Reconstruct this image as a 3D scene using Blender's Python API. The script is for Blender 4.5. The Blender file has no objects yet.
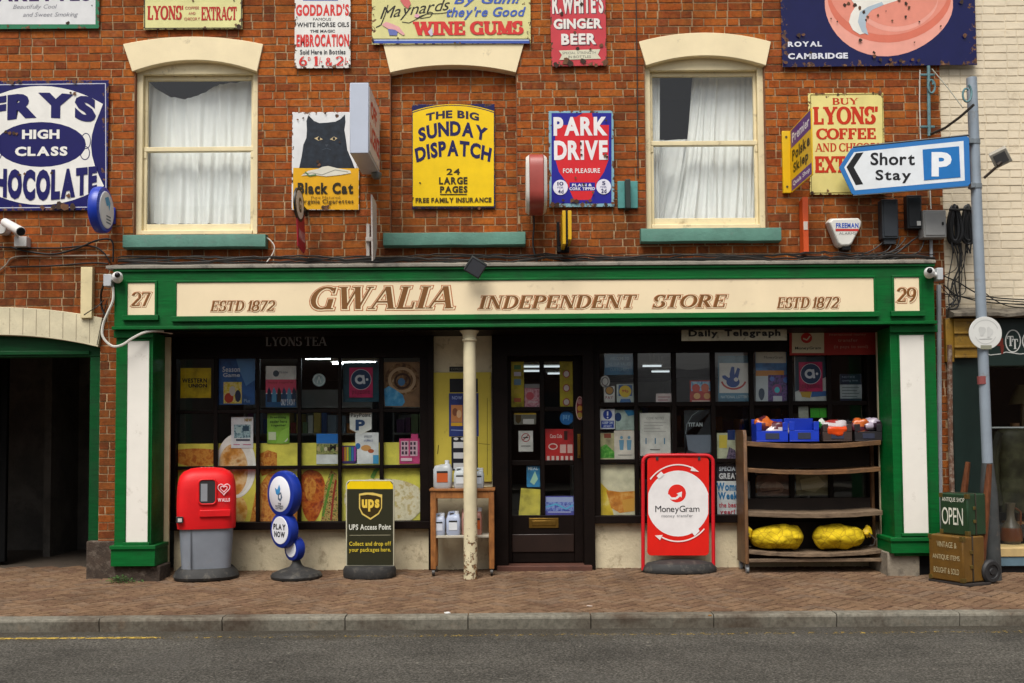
import bpy, bmesh, math, random
from mathutils import Vector, Matrix, Euler
random.seed(7)
PI = math.pi
SC = bpy.context.scene
COL = SC.collection
rad = math.radians

# ------------------------------------------------------------------ camera
F_PX, CAM_Y, CAM_Z = 997.5, -9.5, 1.336
PITCH, ROLL = rad(2.5), rad(-0.4)
PRINC_Y = 391.5
cam_data = bpy.data.cameras.new("camera")
cam = bpy.data.objects.new("camera", cam_data)
COL.objects.link(cam)
cam_rot = Matrix.Rotation(PI/2 + PITCH, 3, 'X') @ Matrix.Rotation(ROLL, 3, 'Z')
cam.location = (0, CAM_Y, CAM_Z)
cam.rotation_euler = cam_rot.to_euler()
cam_data.sensor_width = 36.0
cam_data.lens = F_PX*36.0/1024.0
cam_data.shift_y = (PRINC_Y-341.5)/1024.0
cam_data.clip_start = 0.1
cam_data.clip_end = 2000
SC.camera = cam

# ------------------------------------------------------------------ light
world = bpy.data.worlds.new("World")
SC.world = world
world.use_nodes = True
wn = world.node_tree
bg = wn.nodes['Background']
sky = wn.nodes.new('ShaderNodeTexSky')
sky.sky_type = 'NISHITA'
sky.sun_disc = False
SUN_EL, SUN_AZ = rad(60), rad(200)      # azimuth from +Y, clockwise: behind the camera, a little left
sky.sun_elevation = SUN_EL
sky.sun_rotation = SUN_AZ
sky.dust_density = 4.0
sky.ozone_density = 1.0
hs = wn.nodes.new('ShaderNodeHueSaturation')   # overcast: a grey sky
hs.inputs['Saturation'].default_value = 0.25
wn.links.new(sky.outputs[0], hs.inputs['Color'])
wn.links.new(hs.outputs[0], bg.inputs[0])
bg.inputs[1].default_value = 0.085
sun_d = bpy.data.lights.new("sun", 'SUN')
sun_d.energy = 2.2
sun_d.angle = rad(34)
sun_d.color = (1.0, 0.965, 0.90)
sun = bpy.data.objects.new("sun", sun_d)
COL.objects.link(sun)
dirv = Vector((math.sin(SUN_AZ)*math.cos(SUN_EL), math.cos(SUN_AZ)*math.cos(SUN_EL), math.sin(SUN_EL)))
sun.rotation_euler = dirv.to_track_quat('Z', 'Y').to_euler()
sun.location = (-3, -8, 12)
SC.view_settings.view_transform = 'Standard'
SC.view_settings.look = 'None'
SC.view_settings.exposure = 0.65
SC.view_settings.gamma = 1.0

# ------------------------------------------------------------------ helpers
def U(px, py, Y):
    """point of the plane y=Y seen at photo position (px,py): world x, z"""
    d = cam_rot @ Vector(((px-512)/F_PX, -(py-PRINC_Y)/F_PX, -1))
    t = (Y-CAM_Y)/d.y
    return d.x*t, CAM_Z+d.z*t
def XX(px, Y, py=300): return U(px, py, Y)[0]
def ZZ(py, Y, px=512): return U(px, py, Y)[1]
def BX(b, Y):
    x0, y0, x1, y1 = b
    mx, my = (x0+x1)/2, (y0+y1)/2
    return U(x0, my, Y)[0], U(x1, my, Y)[0], U(mx, y1, Y)[1], U(mx, y0, Y)[1]
def gz(Y):
    pts = [(-2.0, -0.017), (-0.25, 0.0), (0.4, 0.026), (9, 0.03)]
    if Y <= pts[0][0]: return pts[0][1]
    for (a, za), (b, zb) in zip(pts, pts[1:]):
        if Y <= b: return za+(zb-za)*(Y-a)/(b-a)
    return pts[-1][1]
def lin(h):
    h = h.lstrip('#')
    c = [int(h[i:i+2], 16)/255 for i in (0, 2, 4)]
    return tuple(x/12.92 if x <= .04045 else ((x+.055)/1.055)**2.4 for x in c)

# ------------------------------------------------------------------ materials
MATS = {}
def new_mat(name):
    m = bpy.data.materials.new(name); m.use_nodes = True
    n = m.node_tree.nodes; l = m.node_tree.links
    return m, n, l, n['Principled BSDF']
def noise(n, l, vec, scale, detail=4, rough=.6):
    t = n.new('ShaderNodeTexNoise'); t.inputs['Scale'].default_value = scale
    t.inputs['Detail'].default_value = detail; t.inputs['Roughness'].default_value = rough
    if vec is not None: l.new(vec, t.inputs['Vector'])
    return t.outputs['Fac']
def ramp(n, l, fac, stops, interp='LINEAR'):
    r = n.new('ShaderNodeValToRGB'); r.color_ramp.interpolation = interp
    e = r.color_ramp.elements
    while len(e) < len(stops): e.new(0.5)
    for el, (p, c) in zip(e, stops):
        el.position = p
        el.color = (*c, 1) if len(c) == 3 else c
    l.new(fac, r.inputs[0]); return r.outputs[0]
def mixc(n, l, fac, a, b, mode='MIX'):
    x = n.new('ShaderNodeMix'); x.data_type = 'RGBA'; x.blend_type = mode
    for s, v in ((x.inputs[0], fac), (x.inputs[6], a), (x.inputs[7], b)):
        if isinstance(v, (int, float)): s.default_value = v
        elif isinstance(v, tuple): s.default_value = (*v, 1)
        else: l.new(v, s)
    return x.outputs[2]
def mth(n, l, op, a, b=None):
    x = n.new('ShaderNodeMath'); x.operation = op
    for s, v in zip(x.inputs, (a, b)):
        if v is None: continue
        if isinstance(v, (int, float)): s.default_value = v
        else: l.new(v, s)
    return x.outputs[0]
def bump(n, l, b, h, strength=.3, dist=.01):
    x = n.new('ShaderNodeBump'); x.inputs['Strength'].default_value = strength
    x.inputs['Distance'].default_value = dist
    l.new(h, x.inputs['Height']); l.new(x.outputs[0], b.inputs['Normal'])
def grey(v): return (v, v, v)

def paint(col, rough=.5, var=.12, scale=6, metal=0, bmp=0, dirt=0, dirtcol=(.05, .035, .02), bscale=60, spec=.5):
    """a plain coloured surface with uneven tone, optional dirt blotches and bump"""
    key = (col, rough, var, scale, metal, bmp, dirt, dirtcol, bscale, spec)
    if key in MATS: return MATS[key]
    m, n, l, b = new_mat('paint_'+str(col))
    c = lin(col) if isinstance(col, str) else col
    tc = n.new('ShaderNodeTexCoord').outputs['Object']
    f = noise(n, l, tc, scale, 5)
    g = ramp(n, l, f, [(.3, grey(1-var)), (.7, grey(1+var*.4))])
    out = mixc(n, l, 1.0, c, g, 'MULTIPLY')
    if dirt:
        f2 = noise(n, l, tc, scale*1.7, 8, .7)
        k = ramp(n, l, f2, [(.62-dirt*.3, grey(0)), (.72-dirt*.25, grey(1))])
        out = mixc(n, l, mth(n, l, 'MULTIPLY', k, min(1, .55+dirt*.4)), out, dirtcol)
    l.new(out, b.inputs['Base Color'])
    b.inputs['Roughness'].default_value = rough
    b.inputs['Metallic'].default_value = metal
    b.inputs['Specular IOR Level'].default_value = spec
    if bmp: bump(n, l, b, noise(n, l, tc, bscale, 6), bmp, .01)
    MATS[key] = m
    return m

def enamel(col, rust=.62):
    """vitreous enamel plate: glossy, chipped to rust along its edges and in a few spots"""
    key = ('enamel', col, rust)
    if key in MATS: return MATS[key]
    m, n, l, b = new_mat('enamel_'+col)
    tcn = n.new('ShaderNodeTexCoord')
    sep = n.new('ShaderNodeSeparateXYZ'); l.new(tcn.outputs['Generated'], sep.inputs[0])
    def edge(o): return mth(n, l, 'MINIMUM', o, mth(n, l, 'SUBTRACT', 1.0, o))
    e = mth(n, l, 'MINIMUM', edge(sep.outputs[0]), edge(sep.outputs[2]))
    e = mth(n, l, 'MULTIPLY', mth(n, l, 'MINIMUM', e, .09), 2.6)
    f = noise(n, l, tcn.outputs['Object'], 14, 7, .65)
    k = mth(n, l, 'SUBTRACT', f, e)
    k = ramp(n, l, k, [(.60-rust*.16, grey(0)), (.625-rust*.16, grey(1))])
    f2 = noise(n, l, tcn.outputs['Object'], 30, 3)
    rc = ramp(n, l, f2, [(.35, (.03, .018, .012)), (.5, (.12, .05, .022)), (.65, (.22, .11, .05))])
    f3 = noise(n, l, tcn.outputs['Object'], 5, 5)
    g = ramp(n, l, f3, [(.3, grey(.86)), (.7, grey(1.03))])
    base = mixc(n, l, 1.0, lin(col), g, 'MULTIPLY')
    l.new(mixc(n, l, k, base, rc), b.inputs['Base Color'])
    l.new(mth(n, l, 'ADD', mth(n, l, 'MULTIPLY', k, .55), .22), b.inputs['Roughness'])
    b.inputs['Specular IOR Level'].default_value = .35
    bump(n, l, b, mth(n, l, 'ADD', noise(n, l, tcn.outputs['Object'], 3, 2), mth(n, l, 'MULTIPLY', k, -.15)), .35, .01)
    MATS[key] = m
    return m

def brick_mat(name, stops, stain=.5, pale=.3, mottle=.5, mcol=(.40, .17, .035), darker_low=False):
    m, n, l, b = new_mat(name)
    geo = n.new('ShaderNodeNewGeometry')
    tc = n.new('ShaderNodeTexCoord').outputs['Object']
    c = ramp(n, l, geo.outputs['Random Per Island'], stops)
    f = noise(n, l, tc, 26, 6, .7)
    c = mixc(n, l, 1.0, c, ramp(n, l, f, [(.3, grey(.5)), (.55, grey(1.0)), (.75, grey(1.3))]), 'MULTIPLY')
    f5 = noise(n, l, tc, 11, 4, .6)
    c = mixc(n, l, ramp(n, l, f5, [(.45, grey(0)), (.72, grey(mottle))]), c, mcol)
    f2 = noise(n, l, tc, 1.3, 6, .65)
    c = mixc(n, l, mth(n, l, 'MULTIPLY', ramp(n, l, f2, [(.48, grey(0)), (.68, grey(1))]), stain), c, (.045, .022, .012))
    f3 = noise(n, l, tc, 4.5, 8, .75)
    c = mixc(n, l, mth(n, l, 'MULTIPLY', ramp(n, l, f3, [(.58, grey(0)), (.72, grey(1))]), pale), c, (.36, .25, .16))
    if darker_low:            # streaky dark brown, heaviest on the courses just above the shop front
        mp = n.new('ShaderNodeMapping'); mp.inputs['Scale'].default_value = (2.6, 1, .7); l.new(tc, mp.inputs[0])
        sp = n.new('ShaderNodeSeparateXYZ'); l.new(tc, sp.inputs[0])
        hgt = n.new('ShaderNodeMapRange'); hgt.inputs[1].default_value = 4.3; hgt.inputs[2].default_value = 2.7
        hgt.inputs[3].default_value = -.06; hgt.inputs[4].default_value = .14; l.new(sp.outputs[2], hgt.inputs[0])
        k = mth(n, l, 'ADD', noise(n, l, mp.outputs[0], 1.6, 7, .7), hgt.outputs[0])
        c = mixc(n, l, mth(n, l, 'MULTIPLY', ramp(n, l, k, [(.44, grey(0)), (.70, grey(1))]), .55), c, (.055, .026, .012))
    l.new(c, b.inputs['Base Color'])
    b.inputs['Roughness'].default_value = .88
    b.inputs['Specular IOR Level'].default_value = .10
    bump(n, l, b, noise(n, l, tc, 90, 6, .7), .5, .006)
    return m
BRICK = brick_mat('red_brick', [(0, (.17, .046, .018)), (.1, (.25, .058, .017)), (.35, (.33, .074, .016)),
                                (.6, (.385, .094, .018)), (.8, (.43, .122, .021)), (.95, (.385, .09, .025)), (1, (.25, .066, .025))], .55, .35, .45, (.36, .135, .03), darker_low=True)
MORTAR = paint((.44, .30, .17), .95, .35, 4, bmp=.4, dirt=.45, dirtcol=(.13, .065, .03), spec=.1)
PAVER = brick_mat('paver', [(0, (.150, .088, .056)), (.3, (.185, .112, .068)), (.6, (.21, .130, .077)), (.85, (.195, .128, .084)), (1, (.162, .107, .073))], .5, .14, .2, (.185, .12, .07))
CREAMBRICK = paint((.74, .635, .47), .75, .10, 2.5, bmp=.35, dirt=.10, dirtcol=(.46, .37, .25), bscale=25, spec=.2)
def asphalt():
    m, n, l, b = new_mat('asphalt')
    tc = n.new('ShaderNodeTexCoord').outputs['Object']
    f = noise(n, l, tc, 62, 4, .85); f2 = noise(n, l, tc, 1.1, 5); f3 = noise(n, l, tc, 45, 2)
    c = ramp(n, l, f, [(.34, (.012, .011, .0092)), (.5, (.062, .057, .048)), (.66, (.18, .168, .146))])
    spk = noise(n, l, tc, 19, 2, .5)
    c = mixc(n, l, ramp(n, l, spk, [(.71, grey(0)), (.73, grey(.7))]), c, (.26, .24, .2))
    c = mixc(n, l, 1.0, c, ramp(n, l, f2, [(.35, grey(.72)), (.65, grey(1.2))]), 'MULTIPLY')
    mp = n.new('ShaderNodeMapping'); mp.inputs['Scale'].default_value = (.35, 3.0, 1)
    l.new(tc, mp.inputs[0])
    f4 = noise(n, l, mp.outputs[0], 2.0, 3)
    c = mixc(n, l, 1.0, c, ramp(n, l, f4, [(.4, grey(.92)), (.6, grey(1.05))]), 'MULTIPLY')
    sp = n.new('ShaderNodeSeparateXYZ'); l.new(tc, sp.inputs[0])      # grit washed into the gutter
    gut = n.new('ShaderNodeMapRange'); gut.inputs[1].default_value = -2.55; gut.inputs[2].default_value = -2.02
    gut.inputs[3].default_value = -.12; gut.inputs[4].default_value = .30; l.new(sp.outputs[1], gut.inputs[0])
    k = mth(n, l, 'ADD', noise(n, l, tc, 5, 7, .7), gut.outputs[0])
    c = mixc(n, l, mth(n, l, 'MULTIPLY', ramp(n, l, k, [(.55, grey(0)), (.75, grey(1))]), .6), c, (.040, .032, .020))
    f6 = noise(n, l, tc, .55, 4, .5)
    c = mixc(n, l, mth(n, l, 'MULTIPLY', ramp(n, l, f6, [(.55, grey(0)), (.58, grey(1))]), .35), c, (.05, .047, .042))
    l.new(c, b.inputs['Base Color']); b.inputs['Roughness'].default_value = .85; b.inputs['Specular IOR Level'].default_value = .2
    bump(n, l, b, mth(n, l, 'ADD', f, f3), .8, .008)
    return m
ASPHALT = asphalt()
def wood_mat(name, a, bcol, scale=(3, 3, 30), rough=.5):
    m, n, l, b = new_mat(name)
    tc = n.new('ShaderNodeTexCoord').outputs['Object']
    mp = n.new('ShaderNodeMapping'); mp.inputs['Scale'].default_value = scale
    l.new(tc, mp.inputs[0])
    f = noise(n, l, mp.outputs[0], 2.2, 8, .65)
    c = ramp(n, l, f, [(.3, a), (.7, bcol)])
    f2 = noise(n, l, tc, 9, 6, .7)
    c = mixc(n, l, 1.0, c, ramp(n, l, f2, [(.3, grey(.6)), (.6, grey(1.05))]), 'MULTIPLY')
    l.new(c, b.inputs['Base Color']); b.inputs['Roughness'].default_value = rough
    bump(n, l, b, f, .25, .004)
    return m
WOOD_H = wood_mat('wood_shelf', (.085, .040, .016), (.22, .110, .042), (4, 20, 20), .6)
WOOD_V = wood_mat('wood_upright', (.075, .032, .012), (.20, .095, .034), (20, 20, 3), .55)
WOOD_O = wood_mat('wood_cart', (.22, .075, .018), (.42, .17, .045), (14, 14, 4), .45)
WOOD_WORN = wood_mat('wood_worn_shelf', (.085, .052, .030), (.24, .165, .10), (4, 20, 20), .75)
WOOD_HANDLE = wood_mat('wood_handle', (.07, .02, .008), (.21, .07, .025), (20, 20, 4), .4)
def glass_mat(name, tint=(.97, .98, .975), rough=.0, f0=1.5):
    m, n, l, b = new_mat(name)
    n.remove(b)
    out = n['Material Output']
    t = n.new('ShaderNodeBsdfTransparent'); t.inputs[0].default_value = (*tint, 1)
    g = n.new('ShaderNodeBsdfGlossy'); g.inputs['Roughness'].default_value = rough
    fr = n.new('ShaderNodeFresnel'); fr.inputs[0].default_value = f0
    tc = n.new('ShaderNodeTexCoord').outputs['Object']
    bu = n.new('ShaderNodeBump'); bu.inputs['Strength'].default_value = .04; bu.inputs['Distance'].default_value = .02
    l.new(noise(n, l, tc, 2.5, 1), bu.inputs['Height'])
    l.new(bu.outputs[0], g.inputs['Normal'])
    mx = n.new('ShaderNodeMixShader')
    geo = n.new('ShaderNodeNewGeometry')          # reflect once, on the outer face of the thin pane
    l.new(mth(n, l, 'MULTIPLY', fr.outputs[0], mth(n, l, 'SUBTRACT', 1.0, geo.outputs['Backfacing'])), mx.inputs[0]); l.new(t.outputs[0], mx.inputs[1]); l.new(g.outputs[0], mx.inputs[2])
    l.new(mx.outputs[0], out.inputs[0])
    return m
GLASS = glass_mat('window_glass', f0=1.85)
GLASS_OLD = glass_mat('old_window_glass', f0=1.7)
def emit(name, col, s):
    m, n, l, b = new_mat(name)
    b.inputs['Base Color'].default_value = (.8, .8, .8, 1)
    b.inputs['Emission Color'].default_value = (*col, 1)
    b.inputs['Emission Strength'].default_value = s
    return m
def peel_mat():
    m, n, l, b = new_mat('peeling_cream_paint')
    tcn = n.new('ShaderNodeTexCoord'); tc = tcn.outputs['Object']
    sep = n.new('ShaderNodeSeparateXYZ'); l.new(tc, sep.inputs[0])
    low = n.new('ShaderNodeMapRange'); low.inputs[1].default_value = .75; low.inputs[2].default_value = .05
    low.inputs[3].default_value = 0; low.inputs[4].default_value = .2
    l.new(sep.outputs[2], low.inputs[0])
    f = noise(n, l, tc, 22, 7, .7)
    k = ramp(n, l, mth(n, l, 'ADD', f, low.outputs[0]), [(.685, grey(0)), (.70, grey(1))])
    f2 = noise(n, l, tc, 40, 4)
    rc = ramp(n, l, f2, [(.35, (.05, .025, .012)), (.6, (.24, .12, .045))])
    c0 = mixc(n, l, 1.0, lin('#ddd1ad'), ramp(n, l, noise(n, l, tc, 3, 5), [(.3, grey(.75)), (.7, grey(1.05))]), 'MULTIPLY')
    l.new(mixc(n, l, k, c0, rc), b.inputs['Base Color'])
    b.inputs['Roughness'].default_value = .5
    bump(n, l, b, mth(n, l, 'MULTIPLY', k, -1.0), .5, .004)
    return m
PEEL = peel_mat()
CREAM = paint('#eedcb2', .55, .10, 3, bmp=.08, dirt=.05, dirtcol=(.35, .28, .16))
WINCREAM = paint('#e6d6ac', .5, .14, 4, bmp=.12, dirt=.10, dirtcol=(.25, .17, .08))
def old_gloss(col, name):
    """brushed shop-front gloss: faint brush marks, grime, small chips to primer and old cream"""
    m, n, l, b = new_mat(name)
    tc = n.new('ShaderNodeTexCoord').outputs['Object']
    mp = n.new('ShaderNodeMapping'); mp.inputs['Scale'].default_value = (1.2, 1.2, 14); l.new(tc, mp.inputs[0])
    f = noise(n, l, mp.outputs[0], 4, 5, .6)
    c = mixc(n, l, 1.0, col, ramp(n, l, f, [(.3, grey(.72)), (.7, grey(1.12))]), 'MULTIPLY')
    f2 = noise(n, l, tc, 2.2, 7, .7)
    c = mixc(n, l, mth(n, l, 'MULTIPLY', ramp(n, l, f2, [(.5, grey(0)), (.72, grey(1))]), .55), c, (.012, .032, .014))
    f3 = noise(n, l, tc, 17, 6, .75)
    chip = ramp(n, l, f3, [(.725, grey(0)), (.735, grey(1))])
    c = mixc(n, l, chip, c, (.42, .38, .27))
    l.new(c, b.inputs['Base Color']); b.inputs['Specular IOR Level'].default_value = .22
    l.new(ramp(n, l, f2, [(.3, grey(.32)), (.7, grey(.6))]), b.inputs['Roughness'])
    bump(n, l, b, mth(n, l, 'ADD', f, mth(n, l, 'MULTIPLY', chip, -.6)), .25, .004)
    return m
GREEN = old_gloss((.0018, .118, .022), 'green_gloss')
GREEN_DK = old_gloss((.0015, .065, .015), 'dark_green_gloss')
TEAL = paint('#527f70', .75, .25, 5, bmp=.4, dirt=.16, dirtcol=(.10, .15, .13), bscale=35)
PANELCREAM = paint('#efdbb6', .45, .07, 2.5, dirt=.03, dirtcol=(.5, .38, .24))
PANELWHITE = paint('#e9e4da', .5, .07, 2.5, dirt=.07, dirtcol=(.45, .4, .32))
DARKWOOD = paint((.008, .0045, .0035), .5, .3, 6, bmp=.08, spec=.12)
BLACKP = paint((.010, .010, .011), .5, .2, 8, spec=.25)
RUBBER = paint((.022, .021, .02), .7, .3, 8, bmp=.2, dirt=.3, dirtcol=(.09, .08, .065))
RENDER = paint('#d3c6a6', .85, .2, 4, bmp=.5, dirt=.2, dirtcol=(.22, .16, .09), bscale=30)
GREYMETAL = paint('#8f9aa5', .45, .12, 5, metal=.15, dirt=.06, dirtcol=(.2, .17, .14))
LEAD = paint('#8f887c', .7, .3, 4, bmp=.2, dirt=.35, dirtcol=(.05, .045, .04))
STONE = paint('#8b8171', .9, .3, 6, bmp=.6, dirt=.3, dirtcol=(.09, .075, .06), bscale=40)
def photo(stops, scale=14, detail=4, seed=0.0):
    """a printed picture: blotches of the given colours"""
    key = ('photo', tuple(stops), scale, seed)
    if key in MATS: return MATS[key]
    m, n, l, b = new_mat('printed_picture')
    tc = n.new('ShaderNodeTexCoord').outputs['Object']
    mp = n.new('ShaderNodeMapping'); mp.inputs['Location'].default_value = (seed, seed*.7, seed*1.3); l.new(tc, mp.inputs[0])
    f = noise(n, l, mp.outputs[0], scale, detail, .55)
    k = len(stops)
    c = ramp(n, l, f, [(.28+.44*i/(k-1), lin(s)) for i, s in enumerate(stops)])
    l.new(c, b.inputs['Base Color']); b.inputs['Roughness'].default_value = .5; b.inputs['Specular IOR Level'].default_value = .3
    MATS[key] = m
    return m
def M(col, rough=.45): return paint(col, rough, .10, 7, spec=.3)

# ------------------------------------------------------------------ meshes
def root_of(p):
    while p.parent is not None: p = p.parent
    return p
class MB:
    def __init__(s, mat=None, T=None):
        s.v = []; s.f = []; s.mi = []; s.mats = []; s.cur = 0; s.T = T
        if mat: s.use(mat)
    def use(s, m):
        if m not in s.mats: s.mats.append(m)
        s.cur = s.mats.index(m); return s
    def P(s, p):
        p = Vector(p)
        if s.T is not None: p = s.T @ p
        s.v.append(p); return len(s.v)-1
    def face(s, ids): s.f.append(list(ids)); s.mi.append(s.cur)
    def poly(s, pts): s.face([s.P(p) for p in pts])
    def box(s, x0, x1, y0, y1, z0, z1):
        i = [s.P((x, y, z)) for x in (x0, x1) for y in (y0, y1) for z in (z0, z1)]
        for q in ((0, 1, 3, 2), (4, 6, 7, 5), (0, 4, 5, 1), (2, 3, 7, 6), (0, 2, 6, 4), (1, 5, 7, 3)):
            s.face([i[k] for k in q])
        return s
    def extr(s, pts, y0, y1):
        """outline pts (x,z) counter-clockwise seen from -Y, between y0 (front) and y1"""
        a = [s.P((x, y0, z)) for x, z in pts]; b = [s.P((x, y1, z)) for x, z in pts]
        n = len(pts)
        s.face(a); s.face(b[::-1])
        for k in range(n): s.face((a[k], b[k], b[(k+1) % n], a[(k+1) % n]))
        return s
    def loft(s, rings, cap0=True, cap1=True):
        ids = [[s.P(p) for p in r] for r in rings]
        n = len(rings[0])
        for a, b in zip(ids, ids[1:]):
            for k in range(n): s.face((a[k], a[(k+1) % n], b[(k+1) % n], b[k]))
        if cap0: s.face(ids[0][::-1])
        if cap1: s.face(ids[-1])
        return s
    def cyl(s, p0, p1, r0, r1=None, n=14):
        r1 = r0 if r1 is None else r1
        p0, p1 = Vector(p0), Vector(p1)
        q = (p1-p0).normalized().to_track_quat('Z', 'Y')
        def ring(p, r): return [p + q @ Vector((r*math.cos(2*PI*k/n), r*math.sin(2*PI*k/n), 0)) for k in range(n)]
        return s.loft([ring(p0, r0), ring(p1, r1)])
    def tube(s, path, r, n=8):
        path = [Vector(p) for p in path]
        rings = []; up = None
        for i, p in enumerate(path):
            t = (path[min(i+1, len(path)-1)]-path[max(i-1, 0)]).normalized()
            if up is None:
                up = t.orthogonal().normalized()
            up = (up - t*up.dot(t))
            if up.length < 1e-6: up = t.orthogonal()
            up.normalize(); w = t.cross(up)
            rr = r(i/(len(path)-1)) if callable(r) else r
            rings.append([p+(up*math.cos(2*PI*k/n)+w*math.sin(2*PI*k/n))*rr for k in range(n)])
        return s.loft(rings)
    def lathe(s, prof, c=(0, 0, 0), n=24, sx=1, sy=1, axis='Z'):
        c = Vector(c); rings = []
        for r, h in prof:
            r = max(r, 1e-4)
            if axis == 'Z': rings.append([c+Vector((r*sx*math.cos(2*PI*k/n), r*sy*math.sin(2*PI*k/n), h)) for k in range(n)])
            else: rings.append([c+Vector((r*sx*math.cos(2*PI*k/n), h, r*sy*math.sin(2*PI*k/n))) for k in range(n)])
        return s.loft(rings)
    def blob(s, c, rx, ry, rz, n=14, m=9, amp=.12, seed=0, e=1.0):
        rnd = random.Random(seed); ph = [rnd.uniform(0, 6.28) for _ in range(8)]
        rings = []
        for j in range(m+1):
            th = -PI/2+PI*j/m
            ring = []
            for k in range(n):
                a = 2*PI*k/n
                w = 1+amp*(math.sin(3*a+ph[0]+2*th)+math.sin(5*a+ph[1]-3*th)*.6+math.sin(4*th+ph[2]+a))*.5
                ct = max(abs(math.cos(th)), 1e-3)**e
                ring.append((c[0]+rx*w*ct*math.copysign(abs(math.cos(a))**e, math.cos(a)),
                             c[1]+ry*w*ct*math.copysign(abs(math.sin(a))**e, math.sin(a)),
                             c[2]+rz*w*math.copysign(abs(math.sin(th))**e, math.sin(th))))
            rings.append(ring)
        return s.loft(rings)
    def build(s, name, parent=None, bevel=0, smooth=True, local=False, angle=35):
        me = bpy.data.meshes.new(name)
        off = Vector((0, 0, 0))
        if parent is not None and not local: off = root_of(parent).location
        me.from_pydata([tuple(v-off) for v in s.v], [], s.f)
        for m in s.mats: me.materials.append(m)
        me.polygons.foreach_set('material_index', s.mi)
        bm = bmesh.new(); bm.from_mesh(me); bmesh.ops.recalc_face_normals(bm, faces=bm.faces); bm.to_mesh(me); bm.free()
        if smooth:
            me.polygons.foreach_set('use_smooth', [True]*len(me.polygons))
            me.set_sharp_from_angle(angle=rad(angle))
        o = bpy.data.objects.new(name, me); COL.objects.link(o)
        if parent is not None: o.parent = parent
        if bevel:
            md = o.modifiers.new('bevel', 'BEVEL'); md.width = bevel; md.segments = 2; md.limit_method = 'ANGLE'; md.angle_limit = rad(40)
            md.harden_normals = False
        return o
def tag(o, label=None, cat=None, group=None, kind=None):
    if label: o['label'] = label
    if cat: o['category'] = cat
    if group: o['group'] = group
    if kind: o['kind'] = kind
    return o
def thing(name, label, cat, loc, group=None, rot=(0, 0, 0)):
    o = bpy.data.objects.new(name, None); COL.objects.link(o)
    o.empty_display_size = .1
    o.location = loc; o.rotation_euler = rot
    return tag(o, label, cat, group)

# ------------------------------------------------------------------ lettering
GL = {}
def font_glyph(c, style):
    key = (c, style)
    if key in GL: return GL[key]
    cu = bpy.data.curves.new('glyph', 'FONT'); cu.body = c; cu.resolution_u = 3
    cu.offset = {'n': 0.0, 'b': .022, 'x': .045, 'h': .065}[style]
    ob = bpy.data.objects.new('glyph', cu); COL.objects.link(ob)
    dg = bpy.context.evaluated_depsgraph_get(); dg.update()
    me = bpy.data.meshes.new_from_object(ob.evaluated_get(dg))
    vs = [(v.co.x, v.co.y) for v in me.vertices]; fs = [list(p.vertices) for p in me.polygons]
    bpy.data.objects.remove(ob); bpy.data.curves.remove(cu); bpy.data.meshes.remove(me)
    if not vs: GL[key] = ([], [], .28); return GL[key]
    mn = min(v[0] for v in vs)
    vs = [(x-mn, y) for x, y in vs]
    GL[key] = (vs, fs, max(v[0] for v in vs))
    return GL[key]
TK, TN = .21, .085
def _g(spec): return spec
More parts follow.
